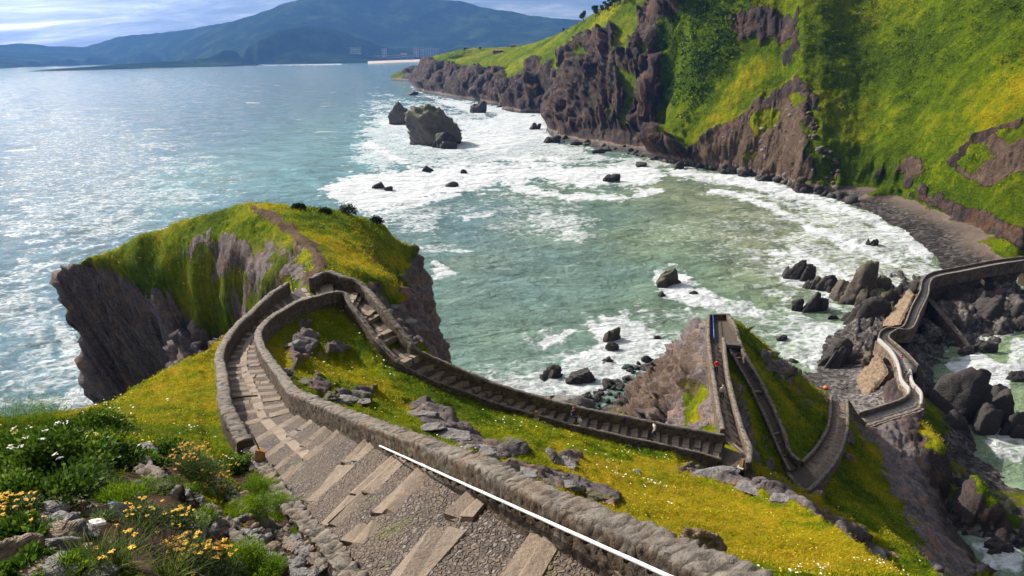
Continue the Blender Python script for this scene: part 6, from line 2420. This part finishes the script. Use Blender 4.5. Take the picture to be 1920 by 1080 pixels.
def plant(px, py, w, h, kind, label, flower=None, nf=0, seed=0, name=None, fsize=.05, dens=1.0):
    q = hit(px, py)
    if q is None:
        return
    k_ = np.linalg.norm(q - [0, 0, CZ]) / F
    rad, ht = w * k_ / 2, max(h * k_ * .70, .06)
    rng = np.random.default_rng(seed + int(px * 3 + py))
    nm = name or {'broad': 'leafy_shrub', 'feather': 'feathery_plant', 'blade': 'grass_clump', 'silver': 'grey_leaf_plant', 'dry': 'dry_shrub'}[kind]
    r_ = empty(nm, q + [0, 0, -.02], label, nm.replace('_', ' '))
    area = rad * rad + rad * ht
    if kind in ('broad', 'silver', 'dry', 'feather'):
        ll, lw, den, mat = {'broad': (.085, .048, 2600, M_BROAD), 'silver': (.06, .014, 5200, M_SILVER), 'dry': (.09, .006, 4200, M_DRY), 'feather': (.055, .009, 9000, M_FEATH)}[kind]
        n = int(min(9000, max(260, den * area * 1.6 * dens)))
        # lumpy dome made of sub-clumps
        nc_ = max(5, int(9 * rad / .3))
        cc_ = rng.normal(size=(nc_, 3))
        cc_[:, 2] = np.abs(cc_[:, 2])
        cc_ /= np.linalg.norm(cc_, axis=1, keepdims=True)
        cc_ *= rng.uniform(.3, .85, (nc_, 1)) * np.array([rad, rad, ht])
        ci = rng.integers(0, nc_, n)
        u = rng.normal(size=(n, 3))
        u /= np.linalg.norm(u, axis=1, keepdims=True)
        C = cc_[ci] + u * (rng.uniform(.1, 1, (n, 1)) ** .5) * np.array([rad, rad, ht]) * .42
        C[:, 2] = np.abs(C[:, 2])
        Dr = u * .8 + C / np.array([rad, rad, ht]) * .7 + rng.normal(size=(n, 3)) * .4 + [0, 0, .45]
        V, Fc = leaves(C, Dr, ll, lw, rng)
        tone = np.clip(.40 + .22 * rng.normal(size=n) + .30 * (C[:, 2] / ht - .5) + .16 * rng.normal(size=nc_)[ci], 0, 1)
        mesh_np('foliage', V, Fc, mat, r_, False, {'tone': np.repeat(tone, 4)})
    else:
        n = int(min(1500, max(50, 900 * rad * dens)))
        B = rng.normal(size=(n, 3)) * np.array([rad, rad, 0]) * .33
        Dr = np.concatenate([B[:, :2] / rad * .8 + rng.normal(size=(n, 2)) * .3, np.full((n, 1), 1.0)], 1)
        V, Fc, m_ = ribbon(B, Dr, ht * rng.uniform(.6, 1.25, n), .009, rng, .35)
        mesh_np('foliage', V, Fc, M_BLADE, r_, False, {'tone': np.repeat(np.clip(.45 + .25 * rng.normal(size=n), 0, 1), m_)})
        C = B
    mb = MB()
    for i in range(5):
        e = rng.normal(size=3) * np.array([rad, rad, 0]) * .4 + [0, 0, ht * .7]
        mb.tube([(0, 0, -.05), e * .5 + [0, 0, .02], e], [.008, .006, .004], 5)
    if flower and nf:
        P_ = rng.normal(size=(nf, 3)) * np.array([rad, rad, 0]) * .42
        rr_ = np.clip(1 - (P_[:, 0] ** 2 + P_[:, 1] ** 2) / (rad * rad), .1, 1)
        P_[:, 2] = ht * np.sqrt(rr_) * rng.uniform(.9, 1.2, nf) + .02
        for p_ in P_[:40]:
            mb.tube([(0, 0, -.05), p_ * [.7, .7, .4], p_], [.005, .004, .003], 4, False)
        for p_ in P_:
            if fsize < .1:
                V, Fc = heads(p_[None], fsize, rng, 9)
            else:
                V, Fc = _ICO[4]
                V = V * np.array([.62, .62, .42]) * fsize * (1 + .22 * fbm(V, 5, 3, 4) + .10 * fbm(V, 14, 2, 5))[:, None] + p_
            f_o = mesh_np('flower', V - p_, Fc, PET[flower], r_, False)
            f_o.location = p_
    mb.build('stem', M_BARK if kind in ('broad', 'dry') else M_BLADE_STEM, r_)
    return r_


M_BLADE_STEM = simple('green_stem', (.09, .12, .03), .8)
PL = [
    (30, 800, 120, 60, 'feather', 'tall feathery green plant at the far left against the sea', None, 0), (95, 800, 110, 62, 'feather', 'feathery bush on the skyline left of the yellow slope', None, 0), (170, 815, 110, 45, 'broad', 'leafy shrub on the brow beside the yellow slope', None, 0),
    (40, 900, 150, 100, 'broad', 'big dark shrub with cream flowers at the left edge', 'cream', 9, 0, None, .07), (120, 890, 140, 100, 'broad', 'white flowering shrub in the middle of the left bank', 'white', 12, 0, None, .06), (195, 880, 110, 75, 'broad', 'broad leaved shrub near the lilac flower', 'white', 5, 0, None, .05),
    (60, 950, 170, 70, 'broad', 'dark leafy mound below the white flowering shrubs', None, 0), (170, 925, 130, 60, 'silver', 'spiky grey-green plant in front of the white flowering shrubs', None, 0), (85, 850, 110, 60, 'broad', 'leafy shrub between the skyline bush and the white flowers', 'white', 7, 0, None, .05),
    (243, 872, 26, 26, 'silver', 'thin plant with a single lilac flower head', 'lilac', 2, 0, 'flowering_plant', .07), (312, 905, 20, 18, 'silver', 'tiny plant with a pale lilac flower in the stones', 'lilac', 1, 0, 'flowering_plant', .05),
    (225, 945, 90, 55, 'feather', 'bright feathery tuft left of the blue flower', None, 0), (275, 880, 70, 40, 'broad', 'low green plant on the stones above the gutter', None, 0),
    (320, 852, 50, 42, 'broad', 'round green bush on the meadow edge left of the post', None, 0), (300, 920, 70, 42, 'feather', 'low feathery plant beside the yellow flowering bush', None, 0),
    (365, 900, 110, 80, 'silver', 'big bush covered in ochre yellow flowers in mid garden', 'orange', 85, 0, 'flowering_bush', .05), (415, 935, 60, 62, 'silver', 'second ochre flowering bush lower right of the big one', 'orange', 36, 0, 'flowering_bush', .05),
    (440, 885, 70, 45, 'broad', 'pale green leafy plant behind the ochre bush near the post', 'cream', 12, 0, None, .035), (350, 930, 60, 36, 'feather', 'green cushion under the ochre flowering bush', None, 0), (480, 930, 80, 52, 'feather', 'bright feathery plant beside the stair edge', None, 0),
    (510, 970, 110, 56, 'feather', 'long green cushion spilling toward the stair', None, 0), (470, 965, 70, 50, 'feather', 'dense green tuft left of the spilling cushion', None, 0), (395, 880, 40, 24, 'broad', 'small leafy plant between meadow and ochre bush', None, 0),
    (25, 970, 80, 50, 'silver', 'yellow daisy plant at the left edge beside the pale pompom', 'yellow', 34, 0, 'flowering_plant', .045), (35, 1015, 90, 46, 'broad', 'light green plant at the left edge below the daisies', None, 0), (75, 1000, 60, 40, 'silver', 'straggling plant between the pompom and the grey stone', 'yellow', 5, 0, None, .04),
    (40, 955, 34, 16, 'silver', 'low plant topped by a white pompom bloom', 'white', 1, 0, 'flowering_plant', .16), (192, 975, 40, 22, 'silver', 'low plant topped by a blush pompom bloom', 'cream', 1, 0, 'flowering_plant', .2),
    (217, 955, 18, 20, 'silver', 'sprig with a bright blue flower among the stones', 'blue', 2, 0, 'flowering_plant', .06), (152, 962, 30, 14, 'dry', 'withered sprig with red petals on the soil', 'pink', 3, 0, 'flowering_plant', .05),
    (270, 985, 90, 60, 'silver', 'loose plant with scattered yellow flowers in mid bank', 'yellow', 18, 0, 'flowering_plant', .035), (335, 1000, 80, 56, 'silver', 'plant dotted with yellow blooms below the ochre bush', 'yellow', 26, 0, 'flowering_plant', .035), (300, 1040, 80, 50, 'dry', 'brown dry shrub between the daisies', None, 0),
    (255, 1030, 60, 60, 'dry', 'dark dry bush under the yellow blooms', None, 0), (345, 1065, 120, 66, 'silver', 'large yellow daisy clump at the bottom of the bank', 'yellow', 60, 0, 'flowering_plant', .045), (405, 1075, 90, 60, 'silver', 'daisy clump with ochre heads beside the bright cushion', 'orange', 36, 0, 'flowering_plant', .045),
    (180, 1060, 110, 80, 'blade', 'tall arching grass clump near the grey stone', None, 0), (225, 1065, 100, 70, 'blade', 'arching grass clump with yellow flower at its right', 'yellow', 6, 0, None, .05), (310, 1085, 90, 66, 'blade', 'spiky grass at the bottom edge under the daisies', None, 0), (120, 1075, 80, 40, 'feather', 'low green plant at the bottom edge right of the tan stone', None, 0), (30, 1085, 90, 40, 'broad', 'broad pale leaves at the bottom left corner', None, 0),
    (440, 1060, 90, 70, 'feather', 'bright lime cushion at the foot of the bank', None, 0), (500, 1085, 100, 60, 'feather', 'lime cushion at the bottom edge beside the stones', None, 0), (250, 1000, 60, 40, 'blade', 'thin grass among the yellow blooms', None, 0), (375, 985, 60, 40, 'feather', 'green tuft against the gutter stones', None, 0),
    (610, 1035, 30, 14, 'feather', 'tiny green tuft at the stair edge', None, 0), (560, 1000, 36, 14, 'feather', 'small green tuft by the soil path', None, 0), (110, 920, 90, 40, 'blade', 'thin grass under the white flowers', None, 0), (15, 860, 90, 60, 'broad', 'leafy shrub at the far left edge above the cream flowers', 'cream', 4, 0, None, .06), (270, 925, 60, 30, 'blade', 'wispy grass over the upper gutter stones', None, 0)]
for a in PL:
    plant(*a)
# stones and edging of the terraced bank
for nm, s_, lb in (('stone_edging', '235,858; 285,895; 335,935; 390,975; 440,1012; 490,1050; 530,1082', 'upper broken row of gutter stones crossing the garden bank'), ('stone_edging', '400,905; 440,940; 480,975; 530,1010; 585,1050; 620,1080', 'lower row of gutter stones between the bank and the soil path')):
    pts = []
    for tok in s_.split(';'):
        x_, y_ = [float(v) for v in tok.split(',')]
        q = hit(x_, y_)
        if q is not None:
            pts.append(q)
    wall(nm, np.array(pts), .12, .26, .3, lb, M_WALL, cat='edging', stone=.22, bulge=.10)
for i, (x, y, w, h, lb, mt) in enumerate([(88, 1040, 80, 56, 'large grey stone in the garden at lower left', M_RGREY), (25, 1050, 70, 60, 'tan stone block at the left edge', M_RTAN), (70, 1078, 70, 40, 'flat ochre stone at the bottom left', M_RTAN), (130, 1000, 50, 26, 'grey stone above the large garden stone', M_RGREY), (165, 1000, 34, 20, 'small grey stone right of its grey neighbour', M_RGREY), (120, 975, 40, 16, 'pale stone on the garden soil', M_RGREY),
                                        (262, 912, 24, 22, 'upright grey stone on the upper gutter', M_RGREY), (255, 935, 20, 14, 'small grey stone under the upright one', M_RGREY), (268, 845, 44, 26, 'pale stone where the yellow slope meets the bank', M_RGREY), (190, 1075, 50, 26, 'pale stone beneath the arching grass', M_RGREY), (400, 1000, 34, 26, 'squared stone beside the ochre bush', M_RGREY), (510, 905, 40, 26, 'pale stone next to the marker post', M_RTAN), (530, 930, 34, 24, 'tan stone below the marker post', M_RTAN)]):
    q = hit(x, y)
    if q is None:
        continue
    k_ = np.linalg.norm(q - [0, 0, CZ]) / F
    rock_obj('garden_stone', q, (w * k_, w * k_ * .8, h * k_ * .9), 1500 + i, lb, mt, 'stone', None, 4, .03)
for i in range(190):
    t = RNG.uniform(0, 1)
    a_, b_ = ((330, 925), (575, 1090)) if i % 2 else ((430, 945), (650, 1085))
    q = hit(a_[0] + (b_[0] - a_[0]) * t + RNG.normal() * 9, a_[1] + (b_[1] - a_[1]) * t + RNG.normal() * 7)
    if q is None:
        continue
    s_ = RNG.uniform(.08, .24)
    rock_obj('gutter_stone', q + [0, 0, .02], (s_ * 1.4, s_, s_ * .8), 1900 + i, 'rough stone set in the rubble gutter that crosses the garden bank', M_RGREY if i % 4 else M_RTAN, 'stone', 'rubble gutter stones', 2 if s_ < .16 else 3)
for i in range(150):
    t = RNG.uniform(0, 1)
    x_ = np.interp(t, [0, .4, 1], [500, 560, 700]) + RNG.normal() * 26
    y_ = np.interp(t, [0, .4, 1], [890, 970, 1080]) + RNG.normal() * 20
    if i > 95:
        x_, y_ = RNG.uniform(60, 560), RNG.uniform(930, 1075)
    q = hit(x_, y_)
    if q is None:
        continue
    s_ = RNG.uniform(.06, .20) if RNG.uniform() < .75 else RNG.uniform(.2, .34)
    rock_obj('loose_stone', q + [0, 0, .01], (s_ * 1.3, s_, s_ * .7), 1600 + i, 'loose stone on the trodden ground between garden bank and near stair' if i <= 95 else 'loose stone scattered on the garden bank', M_RTAN if i % 3 == 0 else M_RGREY, 'stone', 'loose stones by the near stair' if i <= 95 else 'loose stones on the garden bank', 2 if s_ < .15 else 3)
# ================================================================ SEA
saz = np.radians(np.linspace(-50, 50, 900))
sr = np.exp(np.linspace(math.log(58), math.log(14500), 1000))
SR, SA = np.meshgrid(sr, saz, indexing='ij')
X, Y = (SR * np.sin(SA)).ravel(), (SR * np.cos(SA)).ravel()
D = SR.ravel()
P3 = np.stack([X, Y, np.zeros_like(X)], 1)
PX, PY = proj(P3)
n1 = fbm(P3, .02, 4, 81)
n2 = fbm(P3, .07, 4, 82)
n3 = fbm(P3 * np.array([1, 1, 1]), .25, 3, 83)
wob = .8 * n1 + 1.0 * n2 + .8 * n3
foam = np.zeros(len(P3))


def fm(poly, f, amt):
    global foam
    foam = np.maximum(foam, amt * pxmask(PX, PY, poly, f, D, None, wob))


# surf: dense white water first, then thinner veils, last the painted sparkle
fm('600,352;660,328;760,318;900,312;1050,305;1180,310;1250,322;1230,345;1120,352;1020,340;920,350;840,372;780,388;700,396;640,380', 10, .98)
fm('690,232;740,238;800,268;860,262;960,228;1035,205;1040,262;1100,280;1200,296;1200,312;1060,300;930,300;840,290;760,280;700,250', 12, .62)
fm('860,225;960,205;1030,212;1024,262;960,258;880,262', 9, .8)
fm('760,262;860,245;950,240;1010,262;950,285;850,286;790,282', 9, .85)
fm('770,160;800,180;880,192;1000,203;1030,210;960,222;880,214;820,192', 5, .75)
fm('730,222;765,232;765,242;700,236', 5, .9)
fm('1240,312;1420,330;1530,362;1640,404;1720,455;1765,505;1745,500;1690,450;1600,410;1500,380;1380,350;1260,330', 7, .9)
fm('1360,335;1500,368;1620,410;1700,450;1760,510;1690,500;1560,450;1460,395;1400,370', 30, .60)
fm('1400,360;1480,395;1560,440;1600,470;1590,476;1540,440;1470,408', 5, .9)
fm('1440,470;1560,440;1700,450;1760,510;1680,540;1560,560;1460,520', 55, .46)
fm('1460,485;1560,490;1660,540;1650,560;1540,555;1460,530', 10, .6)
fm('1220,505;1270,498;1300,530;1330,555;1360,575;1290,580;1235,560;1225,530', 10, .92)
fm('1330,555;1420,570;1440,600;1360,590;1300,585', 12, .6)
fm('1100,600;1170,590;1230,610;1260,650;1250,690;1180,690;1130,700;1090,670;1100,630', 16, .80)
fm('1000,700;1080,660;1120,640;1250,640;1260,690;1150,730;1100,760;1060,760;980,740;900,720', 16, .72)
fm('1010,640;1070,615;1090,612;1060,632;1020,652', 5, .85)
fm('1440,560;1560,580;1640,620;1600,680;1540,700;1490,690;1450,640', 40, .5)
fm('1500,600;1560,610;1600,640;1530,700;1510,680', 9, .72)
fm('815,495;850,500;855,515;815,522', 6, .85)
fm('980,390;1080,400;1110,440;1090,455;1040,440;1000,425', 16, .50)
fm('800,380;1000,370;1120,400;1120,440;1000,430;880,420;800,410', 30, .30)
fm('865,404;920,398;930,410;870,414', 5, .8)
fm('640,395;760,390;860,395;800,440;700,410', 14, .48)
fm('1780,680;1830,672;1880,700;1900,740;1860,760;1800,720', 10, .85)
fm('1840,800;1900,790;1920,820;1920,870;1870,850', 10, .62)
fm('1770,950;1830,950;1880,985;1920,1010;1920,1080;1850,1080;1820,1020', 14, .78)
fm('1900,640;1920,640;1920,700;1895,690', 8, .7)
fm('1810,610;1920,590;1920,620;1830,640', 8, .5)
fm('100,740;210,722;200,760;110,775', 10, .6)
fm('100,570;150,640;200,720;190,750;130,700;90,620', 16, .5)
fm('1330,350;1400,366;1480,398;1560,436;1640,470;1695,500;1684,508;1630,479;1550,446;1470,408;1395,376;1330,360', 5, .95)
fm('1440,466;1500,468;1560,498;1610,532;1600,538;1548,510;1498,480;1440,478', 5, .9)
fm('690,262;760,300;860,306;960,296;1080,300;1080,308;960,306;860,316;750,310;684,272', 6, .95)
fm('960,345;1060,362;1180,366;1240,352;1240,360;1180,376;1060,373;960,356', 6, .9)
fm('370,117;640,117;640,121;380,123', 2, .8)
fm('700,200;1020,200;1030,270;1240,305;1240,320;700,330;660,300', 30, .56)
fm('1100,600;1450,560;1640,620;1520,720;1260,700;1000,760;860,720', 40, .26)
fm('1180,420;1420,360;1600,420;1740,500;1600,560;1440,560;1300,480', 50, .22)
fm('640,380;1000,360;1200,420;1150,520;900,560;830,480', 50, .16)
fm('0,400;300,300;420,380;100,480;150,640;200,760;0,780', 60, .32)  # thin foam whose white flecks also paint the sun's sparkle
fm('0,180;200,200;420,300;300,420;60,520;0,520', 60, .24)  # more sun sparkle painted as foam flecks
# scattered white caps offshore
caps = sstep(.30, .46, fbm(np.stack([X * .45 + Y * .3, Y * .9 - X * .15, X * 0], 1), .035, 4, 84)) * sstep(120, 200, D)
foam = np.maximum(foam, .50 * caps * sstep(5000, 1500, D))
green = sstep(-60, 260, X * 1.0 + 140 - .12 * Y) * sstep(900, 480, D)
green = np.clip(green + .55 * n1, 0, 1)
shal = pxmask(PX, PY, '1250,320;1420,335;1600,400;1760,500;1700,540;1500,560;1400,520;1300,420;1200,360', 120, D)
turq = pxmask(PX, PY, '260,330;560,230;760,190;840,280;620,390;420,370;300,420', 90, D) * .8
# swell geometry
k = np.array([[.10, -.05, .55], [.045, -.16, .5], [.22, -.17, .20], [-.13, -.30, .16], [.36, .05, .11]])
att = sstep(9000, 400, D)
zz = np.zeros(len(P3))
for kx, ky, a in k:
    ph = kx * X + ky * Y + 2.2 * n1
    zz += a * (np.sin(ph) + .25 * np.sin(2 * ph + .8))
zz *= .55 * att
zz += att * (.55 * n2 + .35 * n3 * sstep(900, 300, D))
zz += .5 * foam * (n3 + .6 * n2 + .25) * sstep(1200, 300, D)
P3[:, 2] = zz * .8
m, nt, b = material('sea_water')
p = pos(nt)
fo, gn, sl, tq = [nt.attr(a).outputs['Fac'] for a in ('foam', 'green', 'shallow', 'turq')]
cd = nt.n('CameraData')
pm = nt.map(p, (1, 1.7, 1), (0, 0, math.radians(-28)))
c = nt.mix(gn, (.135, .29, .365), (.30, .40, .23))
c = nt.mix(sl, c, (.33, .37, .22))
c = nt.mix(tq, c, (.26, .52, .52))
c = nt.mix(nt.mr(nt.noise(pm, .035, 5, .6), .38, .66, 0, .55), c, (.09, .15, .115))
# foam lace
wv = nt.noise(pm, .12, 4, .6, .4)
f_a = nt.noise(nt.map(p, (1, 1.5, 1), (0, 0, math.radians(-20))), .17, 8, .70, 1.6)
lace = nt.vor(nt.map(p, (1, 1.5, 1), (0, 0, math.radians(-25))), .30, 'DISTANCE_TO_EDGE')
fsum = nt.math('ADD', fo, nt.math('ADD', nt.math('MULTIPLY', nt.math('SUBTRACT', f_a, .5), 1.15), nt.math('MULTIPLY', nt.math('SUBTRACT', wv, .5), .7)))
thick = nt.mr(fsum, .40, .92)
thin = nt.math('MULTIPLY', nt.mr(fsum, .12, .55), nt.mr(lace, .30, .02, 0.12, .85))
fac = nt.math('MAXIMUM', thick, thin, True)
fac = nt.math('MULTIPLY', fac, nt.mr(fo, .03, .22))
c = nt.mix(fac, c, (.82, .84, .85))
nt.set(b, 'Base Color', c)
nt.set(b, 'Roughness', nt.mr(fac, 0, 1, .07, .75, False))
nt.set(b, 'IOR', 1.333)
nt.set(b, 'Specular IOR Level', nt.mr(fac, 0, 1, .5, .15, False))
b1 = nt.bump(nt.noise(pm, .22, 6, .62, .3), 1.0, 5.0)
b2 = nt.bump(nt.noise(pm, .9, 5, .65, .2), 1.0, 1.1, b1)
b3 = nt.bump(nt.noise(pm, .055, 4, .55, .3), .8, 8.0, b2)
nt.set(b, 'Normal', b3)
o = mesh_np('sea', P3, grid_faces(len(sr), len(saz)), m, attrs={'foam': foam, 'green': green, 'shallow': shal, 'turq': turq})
tag(o, kind='structure')
# ================================================================ CAMERA, LIGHT, AIR
cam_d = bpy.data.cameras.new('camera')
cam_d.sensor_width = 36
cam_d.lens = F / 1920 * 36
cam_d.clip_start = .1
cam_d.clip_end = 60000
cam = bpy.data.objects.new('camera', cam_d)
COL.objects.link(cam)
Mx = Matrix(((*[0] * 3, 0),) * 4)
Mx = Matrix([[_rt[i], _up[i], -_fw[i], (0, 0, CZ)[i]] for i in range(3)] + [[0, 0, 0, 1]])
cam.matrix_world = Mx
SC.camera = cam

SUN_AZ, SUN_EL = math.radians(-50), math.radians(33)
sd_ = Vector((math.sin(SUN_AZ) * math.cos(SUN_EL), math.cos(SUN_AZ) * math.cos(SUN_EL), math.sin(SUN_EL)))
L = bpy.data.lights.new('sun', 'SUN')
L.energy = 5.0
L.angle = math.radians(.5)
L.color = (1, .93, .80)
so_ = bpy.data.objects.new('sun', L)
COL.objects.link(so_)
so_.rotation_euler = sd_.to_track_quat('Z', 'Y').to_euler()
so_.location = sd_ * 400

W = bpy.data.worlds.new('World')
SC.world = W
W.use_nodes = True
t = W.node_tree
t.nodes.clear()
nt = NT(t)
wo = nt.n('OutputWorld')
bg = nt.n('Background')
t.links.new(bg.outputs[0], wo.inputs[0])
sky = nt.n('TexSky', sky_type='NISHITA')
sky.sun_disc = False
sky.sun_elevation = SUN_EL
sky.sun_rotation = SUN_AZ
sky.air_density = 1.0
sky.dust_density = 1.5
dv = nt.n('TexCoord').outputs['Generated']
sp = nt.n('SeparateXYZ', Vector=dv)
# banks of cloud laid out on a plane overhead
zc = nt.math('ADD', nt.math('MAXIMUM', sp.outputs[2], 0.0), .10)
cx = nt.math('DIVIDE', sp.outputs[0], zc)
cy = nt.math('DIVIDE', sp.outputs[1], zc)
cv = nt.n('CombineXYZ', X=cx, Y=cy, Z=.3).outputs[0]
cl1 = nt.noise(cv, .55, 7, .58, .3)
cl2 = nt.noise(nt.map(cv, (1, 1.5, 1)), .8, 7, .62, .5)
cov = nt.mr(cl1, .26, .42)
ccol = nt.ramp(cl2, [(.34, (2.5, 2.8, 3.9)), (.47, (3.9, 4.3, 5.6)), (.57, (6.4, 6.8, 7.8)), (.70, (15, 14.2, 13.0))])
# thin cloud glows round the hidden sun
dt = nt.n('VectorMath', operation='DOT_PRODUCT')
nt.set(dt, 0, dv)
dt.inputs[1].default_value = sd_
glow = nt.math('POWER', nt.math('MAXIMUM', dt.outputs['Value'], 0.0), 10.0)
ccol = nt.mix(1.0, ccol, nt.n('CombineXYZ', X=nt.math('ADD', nt.math('MULTIPLY', glow, 10.5), .56), Y=nt.math('ADD', nt.math('MULTIPLY', glow, 10.0), .535), Z=nt.math('ADD', nt.math('MULTIPLY', glow, 9.4), .46)).outputs[0], 'MULTIPLY')
cc = nt.mix(nt.math('MULTIPLY', cov, .97), sky.outputs[0], ccol)
nt.set(bg, 'Color', cc)
nt.set(bg, 'Strength', .066)
SC.view_settings.view_transform = 'Standard'
SC.view_settings.look = 'None'
SC.view_settings.exposure = 0.70
SC.view_settings.gamma = 1
SC.cycles.use_denoising = True
SC.cycles.max_bounces = 5
SC.cycles.diffuse_bounces = 2
SC.cycles.glossy_bounces = 2
SC.cycles.transparent_max_bounces = 8
SC.cycles.volume_bounces = 0
SC.cycles.sample_clamp_indirect = 6

HZ = True
if HZ:
    m = bpy.data.materials.new('sea_haze')
    m.use_nodes = True
    t = m.node_tree
    t.nodes.clear()
    nt = NT(t)
    out = nt.n('OutputMaterial')
    pv = nt.n('VolumePrincipled')
    nt.set(pv, 'Color', (.16, .38, .88))
    nt.set(pv, 'Density', 5.0e-5)
    nt.set(pv, 'Anisotropy', .15)
    t.links.new(pv.outputs[0], out.inputs['Volume'])
    hb = MB()
    x0, x1, y0, y1, z0, z1 = -15500, 15500, -600, 16500, -40, 1250
    hb.add([(x, y, z) for x in (x0, x1) for y in (y0, y1) for z in (z0, z1)], [(0, 1, 3, 2), (4, 6, 7, 5), (0, 4, 5, 1), (2, 3, 7, 6), (0, 2, 6, 4), (1, 5, 7, 3)])
    hz = hb.build('haze', m)
    tag(hz, kind='stuff')
